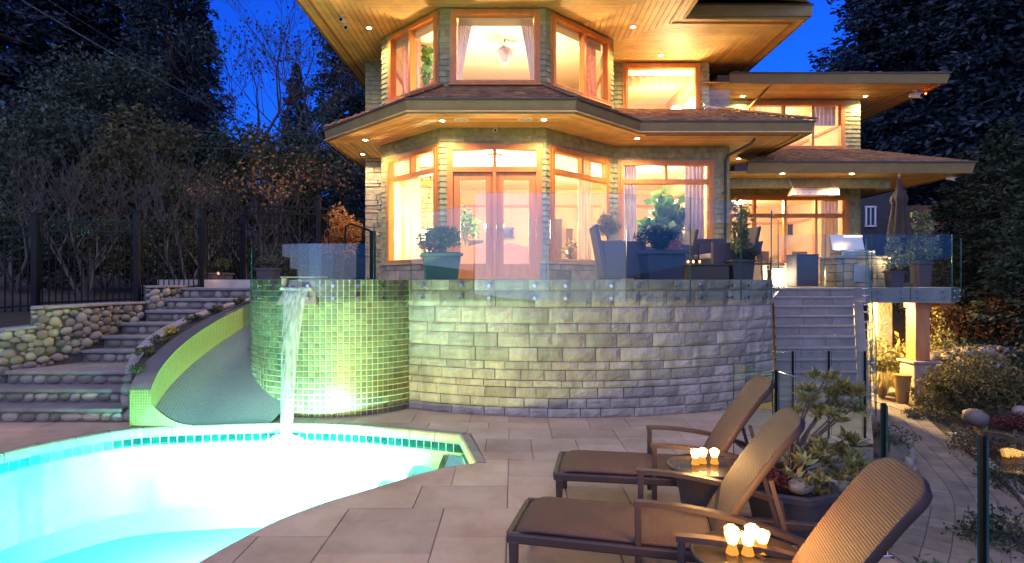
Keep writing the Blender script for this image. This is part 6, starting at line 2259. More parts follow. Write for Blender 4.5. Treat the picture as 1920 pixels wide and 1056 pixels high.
def bare_tree(label, loc, H, seed, m='bark_pale', trunks=3, spread=.35, depth=4, group='leafless garden trees', twig=.004, name='bare_tree', base_r=None, tips=None, lean=0.0):
    rr_ = random.Random(seed); tr_mb, tw_mb = MB(), MB(); ends = []
    def grow(p, d, ln, r, lv):
        pts = [p]; q = p.copy(); dd = d.copy()
        for k in range(3):
            dd = (dd + Vector((rr_.uniform(-.16, .16), rr_.uniform(-.16, .16), rr_.uniform(-.05, .12)))).normalized()
            q = q + dd * ln / 3; pts.append(q.copy())
        r1 = max(twig, r * .58)
        (tr_mb if lv > depth - 2 else tw_mb).tube(pts, [r, r * .86, r * .72, r1], 6 if lv > depth - 2 else 4, caps=False)
        if lv == 0:
            ends.append(q); return
        for k in range(rr_.choice((2, 3, 3)) if lv > 1 else rr_.choice((2, 3, 4))):
            ax = Vector((rr_.uniform(-1, 1), rr_.uniform(-1, 1), rr_.uniform(-.3, .5))).normalized()
            nd = (dd + ax * rr_.uniform(.35, .85)).normalized(); nd.z = nd.z * .8 + .22
            st_ = pts[rr_.choice((2, 3, 3))]
            grow(st_, nd.normalized(), ln * rr_.uniform(.58, .85), r1 * rr_.uniform(.7, .95), lv - 1)
    for k in range(trunks):
        a = 6.283 * k / trunks + rr_.uniform(-.4, .4)
        grow(Vector((0, 0, -.1)), Vector((math.cos(a) * spread + lean, math.sin(a) * spread, 1)).normalized(), H * .36, base_r or H * .016, depth)
    t = thing(name, label, 'tree', loc, 0, group)
    tr_mb.build('trunk', m, t, local=True, smooth=True)
    tw_mb.build('crown', 'twig' if m == 'bark_pale' else m, t, local=True)
    if tips:
        rng = np.random.default_rng(seed); E = np.array([tuple(e) for e in ends])
        sel = E[rng.integers(0, len(E), tips[0])] + rng.normal(0, tips[2] * 1.5, (tips[0], 3))
        link_mesh('leaves', leaf_mesh('leaves', tips[1], sel, tips[2], seed, .6, 0), t)
    return t

# ================================================================== TERRACE FURNITURE AND PLANTERS
def planter(name, label, x0, x1, yb, yt, Y, m, group='planters on the terrace', z0=None, rim=True, rz=0.0, sq=1.0):
    """tapered square planter whose front spans photo columns x0-x1 at depth Y, standing on z0"""
    a, b = px(x0, yb, Y), px(x1, yb, Y)
    z0 = TER if z0 is None else z0
    zt = CAMZ + (HZ - yt) / FPX * Y
    w_ = (b.x - a.x); cx_ = (a.x + b.x) / 2; cy_ = Y + w_ / 2 * sq
    t = thing(name, label, 'planter', (cx_, cy_, z0), 0, group)
    R_ = Matrix.Rotation(rz, 3, 'Z')
    h = zt - z0
    mb = MB(); mb.box((cx_, cy_, z0 + h * .44), (w_ * .76, w_ * .76 * sq, h * .88), M=R_, taper=1.16); mb.build('pot', m, t, bevel=.012)
    mb = MB(); mb.box((cx_, cy_, z0 + h * .94), (w_, w_ * sq, h * .12), M=R_); mb.build('rim', m, t, bevel=.012)
    mb = MB(); mb.box((cx_, cy_, zt + .004), (w_ * .86, w_ * .86 * sq, .02), M=R_); mb.build('soil', 'soil', t)
    return t, Vector((cx_, cy_, zt)), w_
G_ = 'plants in the terrace planters'
t, c, w_ = planter('planter', 'square green planter at the wall edge before the left door leaf', 783, 861, 523, 474, 9.1, 'planter_green', rz=R(12))
shrub('potted_shrub', 'round dark green bush in the square green planter', 'bush', c, (.30, .28, .25), 2600, .055, 'leaf_mid', 61, 16, G_)
shrub('potted_shrub', 'thin twiggy plant hanging over the left of the green planter', 'bush', c + Vector((-.22, -.05, 0)), (.20, .16, .20), 420, .05, 'leaf_yellow', 62, 8, G_)
t, c, w_ = planter('planter', 'big dark blue square planter in the middle of the terrace edge', 1205, 1290, 523, 470, 9.2, 'planter_blue', rz=R(8))
shrub('potted_shrub', 'dark spreading bush in the big blue planter', 'bush', c, (.38, .32, .24), 2400, .05, 'leaf_dark', 63, 14, G_)
shrub('potted_shrub', 'pale pink flowering tuft at the right of the big blue planter', 'bush', c + Vector((.26, -.08, 0)), (.17, .15, .13), 500, .035, 'flower_pink', 64, 8, G_)
t, c, w_ = planter('planter', 'tapered pot hidden behind the first armchair', 1118, 1172, 523, 452, 10.9, 'planter_dark')
shrub('potted_shrub', 'round yellow green bush rising behind the first wicker armchair', 'bush', c, (.27, .25, .33), 2400, .045, 'leaf_yellow', 65, 16, G_)
t, c, w_ = planter('planter', 'dark square planter at the right end of the stone wall', 1373, 1420, 523, 487, 9.6, 'planter_dark')
shrub('potted_tree', 'loose upright potted shrub with pale blossoms at the wall\'s right end', 'bush', c, (.20, .20, .56), 900, .075, 'leaf_pieris', 66, 16, G_, clump_r=.3)
shrub('potted_shrub', 'dark trailing plant at the foot of the upright potted shrub', 'bush', c + Vector((.08, -.1, -.02)), (.24, .2, .14), 900, .04, 'leaf_dark', 67, 9, G_)
# big leafy plant indoors
t, c, w_ = planter('planter', 'brass coloured pot of the big house plant behind the right front window', 1232, 1282, 520, 470, 14.2, 'brass', 'planters indoors')
shrub('house_plant', 'big broad leaved house plant glowing behind the right front window', 'plant', c, (.62, .45, .72), 420, .26, 'leaf_house', 68, 20, 'plants indoors', aspect=.75, stem_m='bark_pale')
t, c, w_ = planter('planter', 'small pot of the palm behind the left door leaf', 862, 882, 520, 480, 15.5, 'brass', 'planters indoors')
shrub('house_plant', 'feathery palm behind the left door leaf', 'plant', c + Vector((0, 0, .3)), (.35, .35, .55), 350, .22, 'leaf_mid', 69, 9, 'plants indoors', aspect=.2, up=-.3)
t, c, w_ = planter('planter', 'small pot of the plant upstairs in the left bay window', 792, 812, 170, 160, 13.6, 'brass', 'planters indoors', z0=5.6)
shrub('house_plant', 'spindly broad leaved plant in the upper left bay window', 'plant', c, (.28, .28, .55), 46, .26, 'leaf_house', 70, 8, 'plants indoors', aspect=.7, stem_m='bark_pale')
t, c, w_ = planter('planter', 'vase on the sill side table behind the right bay window', 1064, 1078, 520, 487, 13.6, 'white_plastic', 'planters indoors')
shrub('house_plant', 'bouquet of yellow flowers behind the right bay window', 'plant', c, (.20, .18, .24), 260, .11, 'leaf_yellow', 71, 9, 'plants indoors', aspect=.4)

def armchair(label, loc, rz, m='wicker_chair', w_=.66, h=.92):
    t = thing('wicker_armchair', label, 'armchair', loc, rz, 'wicker chairs on the terrace')
    L_ = lambda *a: MB().hexa(*a)
    hw = w_ / 2
    # flared high back (at -x), arms, seat box, cushion
    L_([(-.34, -hw, 0.02), (-.26, -hw, 0.02), (-.26, hw, 0.02), (-.34, hw, 0.02)], [(-.50, -hw - .04, h), (-.44, -hw - .04, h), (-.44, hw + .04, h), (-.50, hw + .04, h)]).build('backrest', m, t, local=True, bevel=.02)
    for s_ in (-1, 1):
        y = s_ * (hw - .04)
        L_([(-.28, y - .04, 0.02), (.36, y - .04, 0.02), (.36, y + .04, 0.02), (-.28, y + .04, 0.02)], [(-.36, y - .04, .64), (.36, y - .04, .64), (.36, y + .04, .64), (-.36, y + .04, .64)]).build('arm', m, t, local=True, bevel=.015)
    L_([(-.28, -hw + .085, 0.03), (.36, -hw + .085, 0.03), (.36, hw - .085, 0.03), (-.28, hw - .085, 0.03)], [(-.32, -hw + .085, .36), (.36, -hw + .085, .36), (.36, hw - .085, .36), (-.32, hw - .085, .36)]).build('seat_base', m, t, local=True)
    L_([(-.27, -hw + .09, .362), (.37, -hw + .09, .362), (.37, hw - .09, .362), (-.27, hw - .09, .362)], [(-.31, -hw + .09, .46), (.37, -hw + .09, .46), (.37, hw - .09, .46), (-.31, hw - .09, .46)]).build('cushion', 'cushion', t, local=True, bevel=.03)
    for x in (-.24, .32):
        for y in (-hw + .05, hw - .05):
            MB().box((x, y, .015), (.05, .05, .03)).build('foot', 'black_metal', t, local=True)
    return t
armchair('wicker armchair with a high flared back beside the round yellow bush', (px(1165, 520, 9.9).x, 9.95, TER), R(0))
armchair('wicker armchair behind the big blue planter, seen from its side', (px(1255, 520, 10.7).x, 10.9, TER), R(180))
armchair('dark wicker armchair to the right of the dark terrace table', (px(1362, 520, 10.2).x, 10.3, TER), R(185))
# dark low table with candles
tx0, tx1 = px(1290, 500, 9.7).x, px(1368, 500, 9.7).x
tb = thing('terrace_table', 'dark low block table with three small candles on the terrace', 'table', ((tx0 + tx1) / 2, 9.9, TER))
zt_ = CAMZ + (HZ - 495) / FPX * 9.7
MB().box(((tx0 + tx1) / 2, 9.95, (TER + zt_ - .03) / 2), (tx1 - tx0, .5, zt_ - .03 - TER)).build('table_box', 'wicker_frame', tb, bevel=.012)
MB().box(((tx0 + tx1) / 2, 9.95, zt_ - .014), (tx1 - tx0 + .04, .54, .025)).build('table_top', 'planter_dark', tb, bevel=.006)
for k, (xp, w2) in enumerate([(1290, 'left'), (1300, 'middle'), (1312, 'right')]):
    o = copy_tree(C0); o.location = (px(xp, 490, 9.8).x, 9.8, zt_); o['label'] = f'{w2} tiny candle on the dark terrace table'; o.scale = (.6, .6, .6)
    for ch_ in list(o.children):
        if ch_.type == 'LIGHT':
            ch_.data = ch_.data.copy(); ch_.data.energy = .5
# settee behind
sf = thing('wicker_settee', 'dark wicker settee behind the dark terrace table', 'settee', (px(1322, 520, 11.3).x, 11.4, TER))
xc = px(1322, 520, 11.3).x
MB().box((xc, 11.75, TER + .42), (1.15, .12, .82)).build('backrest', 'wicker_chair', sf, bevel=.03)
MB().box((xc, 11.40, TER + .20), (.95, .58, .36)).build('seat', 'wicker_chair', sf, bevel=.02)
MB().box((xc, 11.38, TER + .43), (.93, .56, .09)).build('cushion', 'cushion', sf, bevel=.03)
for s_ in (-1, 1): MB().box((xc + s_ * .53, 11.42, TER + .31), (.09, .66, .60)).build('arm', 'wicker_chair', sf, bevel=.02)
# folded director chair
dc = thing('sling_chair', 'sling chair with a tilted dark fabric back beyond the potted tree', 'chair', (px(1412, 520, 11.9).x, 12.1, DECK + .01))
xc = px(1412, 520, 11.9).x; zz_ = CAMZ + (HZ - 464) / FPX * 12
MB().hexa([(xc - .28, 11.9, zz_ - .17), (xc + .18, 12.0, zz_ - .16), (xc + .18, 12.02, zz_ - .16), (xc - .28, 11.92, zz_ - .17)], [(xc - .20, 12.0, zz_ + .06), (xc + .30, 12.1, zz_ + .14), (xc + .30, 12.12, zz_ + .14), (xc - .20, 12.02, zz_ + .06)]).build('fabric_back', 'planter_blue', dc)
MB().box((xc, 11.8, DECK + .48), (.5, .45, .03)).build('seat', 'planter_blue', dc)
for sx_ in (-.24, .24):
    for yy, lean in ((11.62, .0), (12.0, .1)):
        MB().bar((xc + sx_, yy, DECK + .012), (xc + sx_, yy + lean, DECK + (.62 if lean == 0 else zz_ - DECK)), .03).build('leg', 'dark_wood', dc)
# dining counter with glowing top and round drum table on the deck
x0, x1 = px(1418, 500, 12.9).x, px(1490, 500, 12.9).x
dt = thing('dining_table', 'long pale table with a glowing glass top on the deck', 'table', ((x0 + x1) / 2, 13.0, DECK))
zt_ = CAMZ + (HZ - 490) / FPX * 12.9
MB().box(((x0 + x1) / 2, 13.1, zt_ - .02), (x1 - x0, .8, .035)).build('table_top', 'cup_glass', dt)
for xx in (x0 + .15, x1 - .15): MB().box((xx, 13.1, (DECK + zt_ - .04) / 2), (.14, .5, zt_ - .04 - DECK)).build('trestle', 'cushion', dt, bevel=.01)
MB().box(((x0 + x1) / 2, 13.1, zt_ - .07), (x1 - x0 - .2, .4, .05)).build('apron', 'brass', dt)
lt = thing('floor_lantern', 'small square lantern glowing beneath the long pale table', 'lantern', (px(1458, 512, 12.7).x, 12.7, DECK))
p = px(1458, 508, 12.65)
MB().box((p.x, 12.65, DECK + .21), (.16, .16, .38)).build('glass_body', 'bulb', lt)
MB().box((p.x, 12.65, DECK + .012), (.2, .2, .024)).box((p.x, 12.65, DECK + .415), (.2, .2, .03), taper=.6).build('frame', 'black_metal', lt)
lamp('lantern_light', 'POINT', (p.x, 12.45, DECK + .3), 6, WARM, .06, lt)
dr = thing('drum_table', 'tall grey cube stool on the deck left of the grill', 'stool', (px(1514, 520, 12.4).x, 12.5, DECK))
x0, x1 = px(1492, 500, 12.3).x, px(1534, 500, 12.3).x; zt_ = CAMZ + (HZ - 477) / FPX * 12.3
MB().box(((x0 + x1) / 2, 12.5, (DECK + zt_) / 2), (x1 - x0, x1 - x0, zt_ - DECK - .04)).build('body', 'wicker_chair', dr, bevel=.02)
MB().box(((x0 + x1) / 2, 12.5, zt_ - .008), (x1 - x0 + .02, x1 - x0 + .02, .02)).build('lid', 'planter_dark', dr, bevel=.005)
# grill in a stone counter
x0, x1 = px(1565, 500, 12.7).x, px(1665, 500, 12.7).x
gr = thing('barbecue', 'stainless grill with open hood set in a stone counter on the deck', 'grill', ((x0 + x1) / 2, 13.1, DECK))
zt_ = CAMZ + (HZ - 480) / FPX * 12.7
u = x0
while u < x1 - .05:
    ub = min(x1, u + rsn.uniform(.16, .3))
    z = DECK + .002
    while z < zt_ - .07:
        zb = min(zt_ - .06, z + rsn.uniform(.12, .2)); MB().box(((u + ub) / 2, 13.0 + rsn.uniform(-.01, .01), (z + zb) / 2), (ub - u - .008, .7, zb - z - .006)).build('counter_stone', 'house_stone', gr, bevel=.014); z = zb
    u = ub
MB().box(((x0 + x1) / 2, 13.0, zt_ - .03), (x1 - x0 + .1, .8, .055)).build('counter_top', 'cap_stone', gr, bevel=.01)
MB().box((x0 + .55, 12.98, zt_ + .06), (.74, .5, .12)).build('grill_body', 'steel', gr, bevel=.01)
MB().box((x0 + .55, 13.2, zt_ + .32), (.74, .06, .38), M=Matrix.Rotation(R(-18), 3, 'X')).build('hood', 'steel', gr, bevel=.01)
MB().box((x0 + .60, 12.64, zt_ - .38), (.42, .02, .38)).build('door', 'steel', gr, bevel=.004)
MB().tube([(x0 + .25, 12.68, zt_ + .10), (x0 + .85, 12.68, zt_ + .10)], .014, 8).build('handle', 'chrome', gr)
for k in range(3): MB().tube([(x0 + .3 + .22 * k, 12.735, zt_ + .05), (x0 + .3 + .22 * k, 12.70, zt_ + .05)], .025, 12).build('knob', 'chrome', gr)
p = Vector((x0 + .55, 12.95, zt_ + .45)); MB().tube([p + Vector((-.2, 0, 0)), p + Vector((.2, 0, 0))], .018, 8).build('grill_light_tube', 'grill_lamp', gr)
lamp('grill_light', 'POINT', p + Vector((0, -.1, -.05)), 2, WARM, .05, gr)
lamp('counter_light', 'POINT', (x1 - .1, 12.45, zt_ - .1), 5, WARM, .05, gr)
MB().tube([(x1 - .1, 12.58, zt_ - .03), (x1 - .1, 12.50, zt_ - .05)], .03, 10).build('counter_lamp', 'grill_lamp', gr)
# closed parasol
ux, uy = px(1686, 440, 13.4).x, 13.4
um = thing('parasol', 'tall closed dark brown parasol at the outer corner of the deck', 'umbrella', (ux, uy, DECK))
zt_ = CAMZ + (HZ - 336) / FPX * uy; zl = CAMZ + (HZ - 448) / FPX * uy
mb = MB(); n_ = 40; rows = 14
for j in range(rows + 1):
    f_ = j / rows; z = zt_ + (zl - zt_) * f_
    rad_ = .03 + .20 * f_ ** .8 + (.05 if f_ < .42 and f_ > .25 else 0)
    for k in range(n_):
        a = 2 * math.pi * k / n_; rr_ = rad_ * (1 + .22 * math.cos(8 * a + f_ * 1.5) * min(1, f_ * 2)) + (.05 * (k % 5 == 0) if f_ > .95 else 0)
        mb.v.append((ux + rr_ * math.cos(a), uy + rr_ * math.sin(a), z))
for j in range(rows):
    for k in range(n_):
        a, b = j * n_ + k, j * n_ + (k + 1) % n_; mb.f.append((a, b, b + n_, a + n_)); mb.m.append(0)
mb.build('canopy', 'umbrella', um, smooth=True)
MB().tube([(ux, uy, DECK), (ux, uy, zt_ + .06)], .025, 10).build('pole', 'dark_wood', um)
MB().lathe([(.004, .10), (.03, .07), (.035, .03), (.02, 0)], (ux, uy, zt_ + .03), 12).build('finial', 'post_wood', um, smooth=True)
MB().lathe([(.26, 0.005), (.26, .06), (.05, .09), (.05, .3)], (ux, uy, DECK), 20).build('base', 'planter_dark', um)
MB().lathe([(.115, 0), (.125, .03), (.115, .06)], (ux, uy, zt_ + (zl - zt_) * .36), 16).build('tie_strap', 'umbrella', um)
# pots on the deck corner
needle_pot = conifer_meshes(301, 1.15, .30, 60, 26, .085, 'needle_light', .02, -.25)
for xa, xb, yt, Y, lab, lab2, s_ in [(1672, 1700, 508, 12.1, 'tall grey pot of the pale feathery shrub on the deck', 'pale feathery conifer in the grey pot behind the deck glass', .62), (1722, 1752, 490, 13.2, 'dark pot of the tall pale conifer by the parasol', 'tall pale green potted conifer right of the parasol', 1.0)]:
    t, c, w_ = planter('planter', lab, xa, xb, 530, yt, Y, 'wicker_chair', 'pots on the deck', z0=DECK)
    conifer(lab2, c, needle_pot, s_, group='small conifers in pots on the deck')
# planters on the left landing by the fence
for xa, xb, yt, Y, m_, lab, lab2, sd_ in [(376, 420, 512, 11.9, 'planter_dark', 'dark planter by the fence at the head of the garden steps', 'grey leafy plant in the dark planter at the head of the steps', 81),
                                           (476, 514, 503, 12.6, 'planter_dark', 'dark planter behind the spa glass', 'low plant in the dark planter behind the spa glass', 82)]:
    t, c, w_ = planter('planter', lab, xa, xb, 538, yt, Y, m_, 'planters on the left landing', z0=TER - .15)
    shrub('potted_shrub', lab2, 'bush', c, (.24, .22, .16), 700, .05, 'leaf_groundcover', sd_, 9, 'plants on the left landing')
# octagonal patio pot with the pieris
pp = Vector((2.13, 4.47, 0))
po = thing('patio_pot', 'wide dark octagonal pot between the loungers and the glass fence', 'planter', pp)
mb = MB(); mb.lathe([(.24, 0), (.25, .02), (.315, .30), (.315, .33)], pp, 8); mb.build('pot', 'planter_dark', po)
mb = MB(); mb.lathe([(.30, .325), (.36, .33), (.365, .385), (.32, .39), (.31, .345)], pp, 8); mb.build('rim', 'planter_dark', po, bevel=.008)
mb = MB(); mb.lathe([(.31, .34), (.15, .365), (.005, .375)], pp, 16); mb.build('soil', 'soil', po)
# pieris: bare stems, whorls of long leaves at the tips
pt = thing('pieris_shrub', 'upright shrub with whorls of olive leaves in the octagonal pot', 'shrub', pp + Vector((0, 0, .37)), 0)
rr_ = random.Random(91); mb = MB(); tips_ = []
tips_def = [(1405, 735, .0), (1512, 760, .0), (1545, 715, -.05), (1580, 725, .05), (1560, 752, .1), (1600, 765, 0), (1525, 735, .08), (1590, 820, .05), (1600, 860, -.05), (1550, 870, .1), (1520, 860, -.1), (1570, 850, .12), (1490, 872, 0), (1535, 845, -.12), (1612, 880, .02), (1580, 895, -.1), (1540, 905, -.15), (1500, 895, -.16), (1600, 745, -.08), (1570, 780, -.06), (1530, 780, .04), (1505, 745, .06), (1565, 730, 0.14), (1585, 770, .1)]
for x, y, dy in tips_def[1:]:
    p = px(x, y, 4.47 + dy); tips_.append(p - pp - Vector((0, 0, .37)))
for tp in tips_:
    mid = Vector((tp.x * .35 + rr_.uniform(-.03, .03), tp.y * .35, tp.z * .55))
    mb.tube([(rr_.uniform(-.03, .03), rr_.uniform(-.03, .03), -.02), mid, tp], [.013, .009, .004], 6)
mb.build('stem', 'bark_pale', pt, local=True, smooth=True)
P_, Nr = [], []
rng = np.random.default_rng(92)
for tp in tips_:
    for sub in range(3):
        o_ = np.array(tp) + rng.normal(0, .035, 3)
        k = 22
        a = rng.uniform(0, 6.283, k)
        P_.append(np.repeat(o_[None], k, 0) + rng.normal(0, .008, (k, 3))); Nr.append(np.stack([np.cos(a) * 1.6, np.sin(a) * 1.6, rng.uniform(.6, 2.2, k)], 1))
link_mesh('crown', leaf_mesh('crown', 'leaf_pieris', np.concatenate(P_), .085, 93, .34, 0, nrm=np.concatenate(Nr)), pt)
shrub('potted_flowers', 'low red flowering plant at the left of the octagonal pot', 'flowers', pp + Vector((-.17, -.12, .36)), (.16, .13, .11), 420, .04, 'leaf_red', 94, 9, None)
o = rock('boulder', pp + Vector((.0, -.19, .42)), (.11, .07, .065), (0, 0, .3)); tag(o, 'smooth grey stone lying in the octagonal pot', 'stone')

# ================================================================== BLACK IRON FENCE
def iron_fence(label, a, b, z0a, z0b, h, n_bars, post_b=True, post_a=True):
    a, b = Vector((a[0], a[1], 0)), Vector((b[0], b[1], 0)); d = (b - a).normalized()
    t = thing('iron_fence', label, 'fence', (a.x, a.y, z0a), 0, 'black iron fence panels')
    for f_, on in ((0, post_a), (1, post_b)):
        if on:
            p = a.lerp(b, f_); z0 = z0a + (z0b - z0a) * f_
            MB().box((p.x, p.y, z0 + h / 2 + .05), (.10, .10, h + .3)).build('post', 'black_metal', t, bevel=.006)
            MB().box((p.x, p.y, z0 + h + .215), (.13, .13, .03)).build('post_cap', 'black_metal', t)
    for zz in (.10, h - .16, h):
        MB().bar(a + Vector((0, 0, z0a + zz)), b + Vector((0, 0, z0b + zz)), .03, .035).build('rail', 'black_metal', t)
    me = None
    for i in range(n_bars):
        f_ = (i + 1) / (n_bars + 1); p = a.lerp(b, f_); z0 = z0a + (z0b - z0a) * f_
        if me is None:
            o = MB().box((0, 0, h / 2), (.016, .016, h)).build('bar', 'black_metal', t, local=True); me = o.data
        else:
            o = bpy.data.objects.new('bar', me); col.objects.link(o); o.parent = t
        o.location = p + Vector((0, 0, z0)) - Vector(t.location)
    # diamond ornaments
    for k in range(3):
        p = a.lerp(b, .3 + .2 * k) + Vector((0, 0, z0a + (z0b - z0a) * (.3 + .2 * k) + h * .62)); r_ = .07
        q = [p + d * r_, p + Vector((0, 0, r_)), p - d * r_, p - Vector((0, 0, r_))]
        mb = MB()
        for i in range(4): mb.bar(q[i], q[(i + 1) % 4], .014, .014)
        mb.build('diamond', 'black_metal', t)
iron_fence('leftmost black iron fence panel at the photo edge', (-9.6, 9.6), (-8.15, 9.9), 1.30, 1.42, 1.45, 12)
iron_fence('black iron fence panel above the river stone wall', (-8.15, 9.9), (-6.87, 10.6), 1.45, 1.50, 1.50, 15, post_a=False)
iron_fence('black iron fence panel with diamonds right of the stone wall', (-6.87, 10.6), (-6.25, 11.7), 1.55, 1.75, 1.42, 12, post_a=False)
iron_fence('black iron fence panel across the head of the steps', (-6.25, 11.75), (-6.05, 13.0), 1.78, 1.85, 1.35, 12, post_a=False)
iron_fence('black iron fence panel behind the spa glass', (-6.05, 13.0), (-4.55, 13.6), 1.85, 1.90, 1.75, 14, post_a=False)
iron_fence('farthest black iron fence panel beside the house', (-4.55, 13.6), (-3.9, 15.6), 1.90, 1.90, 1.75, 10, post_a=False)

# ================================================================== VEGETATION LEFT
GL = 'garden plants on the left'
big = conifer_meshes(201, 24.0, 5.2, 420, 150, .30, 'needle', .04, .30)
big2 = conifer_meshes(202, 22.0, 4.4, 400, 140, .28, 'needle', .05, .36)
tz = terrain_z
def con_at(xp, Y, label, s, mesh, rz, sxy=1.0, grp='tall dark conifers on the left'):
    x = (xp - 960) / FPX * Y
    conifer(label, (x, Y, tz(x, Y) - .3), mesh, s, rz, sxy, grp)
con_at(-60, 26, 'dark conifer at the upper left edge of the photo', 1.05, big, .3)
con_at(110, 31, 'tall dark conifer above the overhead wire at the left', 1.15, big2, 1.3, .85)
con_at(215, 34, 'tall dark conifer behind the broad garden tree', 1.25, big, 2.1, .8)
con_at(318, 30, 'tall dark conifer with layered branches left of the open sky', .95, big, 4.0, .8)
con_at(372, 36, 'dark conifer whose tiered branches reach into the blue sky', .74, big2, .9, .95)
con_at(660, 33, 'dark conifer close behind the left end of the house', .95, big, 5.2, .75)
con_at(555, 44, 'smaller distant conifer between the bare tree and the house', .62, big2, 2.4)
# deciduous tree against the sky
x = (515 - 960) / FPX * 27
bare_tree('wide leafless tree against the blue sky left of the house', (x, 27, tz(x, 27)), 11.5, 401, m='bark', trunks=3, spread=.30, depth=5, twig=.012, tips=(900, 'leaf_dark', .18), group='leafless trees')
# broad dark garden trees and hedge behind the fence
def tree_at(xp, yp, Y, radii, n, leaf, m, seed, label, clumps=22, zlow=None):
    x = (xp - 960) / FPX * Y; zc = CAMZ + (HZ - yp) / FPX * Y; g0 = tz(x, Y)
    t = thing('broadleaf_tree', label, 'tree', (x, Y, g0), 0, 'broad leaved trees on the left')
    p = cloud(seed, n, radii, clumps, clump_r=.36) + np.array([0, 0, zc - g0])
    p = p[p[:, 2] > .05]
    link_mesh('crown', leaf_mesh('crown', m, p, leaf, seed + 1, .55, .1), t)
    rr_ = random.Random(seed); mb = MB(); top_ = zc - g0
    mb.tube([(0, 0, -.2), (.05, 0, top_ * .35), (0, .05, top_ * .8)], [.03 * radii[2] + .06, .05 + .02 * radii[2], .04], 8)
    for k in range(7):
        a = rr_.uniform(0, 6.28); e = Vector((math.cos(a) * radii[0] * .7, math.sin(a) * radii[1] * .7, top_ + radii[2] * rr_.uniform(-.3, .5)))
        mb.tube([(0, 0, top_ * .45), e * .5 + Vector((0, 0, top_ * .2)), e], [.06, .04, .012], 5)
    mb.build('trunk', 'bark', t, local=True)
tree_at(200, 215, 20, (2.5, 2.0, 2.4), 9000, .17, 'leaf_dark', 411, 'broad dark evergreen tree with a rounded top behind the fence', 30)
tree_at(300, 330, 17.5, (2.4, 1.8, 2.2), 9000, .15, 'leaf_olive', 412, 'olive green rounded tree right of the broad evergreen', 28)
tree_at(60, 330, 16.5, (2.6, 1.6, 2.6), 9000, .15, 'leaf_dark', 413, 'dense dark tree behind the leftmost fence panel', 28)
tree_at(410, 330, 22, (2.6, 2, 2.6), 7000, .18, 'leaf_dark', 414, 'dark rounded tree behind the second bare tree', 24)
tree_at(510, 360, 20, (2.0, 1.8, 2.4), 7000, .16, 'leaf_olive', 415, 'olive tree at the end of the hedge near the house', 24)
tree_at(600, 330, 24, (2.3, 1.8, 3.6), 7000, .18, 'leaf_dark', 416, 'tall dark tree beside the stone end of the house', 24)
GH = 'hedge shrubs behind the fence'
for k, (xp, Y, rx, rz_, lab, m_) in enumerate([(10, 12.6, .9, .9, 'dark shrub behind the leftmost fence panel', 'leaf_dark'), (110, 13.2, 1.0, 1.0, 'dark shrub behind the fence above the stone wall', 'leaf_dark'), (195, 13.6, 1.0, .95, 'olive shrub behind the fence left of the tall fence post', 'leaf_olive'),
                                               (280, 14.2, 1.0, 1.0, 'dark shrub behind the fence with diamonds', 'leaf_dark'), (355, 14.8, 1.0, 1.0, 'olive shrub behind the head of the steps', 'leaf_olive'), (430, 15.4, 1.0, .95, 'dark shrub behind the dark planter by the fence', 'leaf_dark'),
                                               (505, 16, 1.1, .95, 'olive shrub behind the spa glass', 'leaf_olive'), (585, 17.5, 1.1, .95, 'dark shrub between the spa glass and the house', 'leaf_dark')]):
    x = (xp - 960) / FPX * Y
    shrub('hedge_shrub', lab, 'shrub', (x, Y, tz(x, Y)), (rx, .8, rz_), 3600, .10, m_, 420 + k, 18, GH)
for k, (xp, Y, H, lab) in enumerate([(160, 12.4, 3.3, 'pale multi stemmed bare tree behind the fence, second from the photo\'s left'), (352, 13.4, 3.3, 'pale multi stemmed bare tree behind the fence over the head of the steps'), (476, 14.6, 3.1, 'pale bare tree behind the spa glass'),
                                     (30, 12.2, 3.5, 'tall twiggy bare tree at the photo\'s left edge'), (255, 15.2, 3.6, 'slender bare tree between the two pale ones behind the fence')]):
    x = (xp - 960) / FPX * Y
    bare_tree(lab, (x, Y, tz(x, Y)), H, 430 + k, trunks=4, spread=.42, depth=4, twig=.006, group='pale bare trees behind the fence', base_r=.045)
for xp, yp, Y, lab, s_ in [(437, 300, 15.5, 'small tree with rusty autumn leaves catching the light', 450), (558, 275, 17, 'rust leaved tree top beside the lower eave', 451)]:
    x = (xp - 960) / FPX * Y; z = CAMZ + (HZ - yp) / FPX * Y
    bare_tree(lab, (x, Y, tz(x, Y)), (z - tz(x, Y)) * 1.05, s_, trunks=2, spread=.12, depth=4, twig=.006, group='rust leaved trees', tips=(420, 'leaf_autumn', .10), base_r=.05)
x = (640 - 960) / FPX * 14.2
shrub('golden_shrub', 'golden leaved shrub lit beside the stone end of the house', 'shrub', (x, 14.2, TER - .1), (.52, .42, .62), 2200, .085, 'leaf_autumn', 460, 16, None, zc=1.25)
# bed between steps and slide, plants under the fence
for k in range(9):
    i = int((k + .5) / 9 * (len(pathL) - 1)); a_ = pathL[i]
    p_, q_, zf_, zt__ = slide_section(min(1, i / (len(pathL) - 1) * .95))
    c = Vector(((a_.x + .15 + p_.x - .25) / 2, (a_.y + p_.y) / 2, .60 + 1.2 * (i / (len(pathL) - 1)) ** .85))
    shrub('bed_plant', ['lowest tuft in the curved bed beside the slide', 'second lowest tuft in the curved bed beside the slide', 'third tuft from the bottom of the curved bed beside the slide', 'small yellowish tuft in the curved bed beside the slide', 'middle green tuft in the curved bed, just above the yellowish one', 'fourth tuft from the top of the curved bed', 'third tuft from the top of the curved bed', 'second tuft from the top of the curved bed', 'topmost tuft of the curved bed beside the slide'][k], 'plant', c, (.13, .16, .07), 360, .045, 'leaf_yellow' if k == 3 else 'leaf_groundcover', 470 + k, 8, 'small plants in the curved bed')
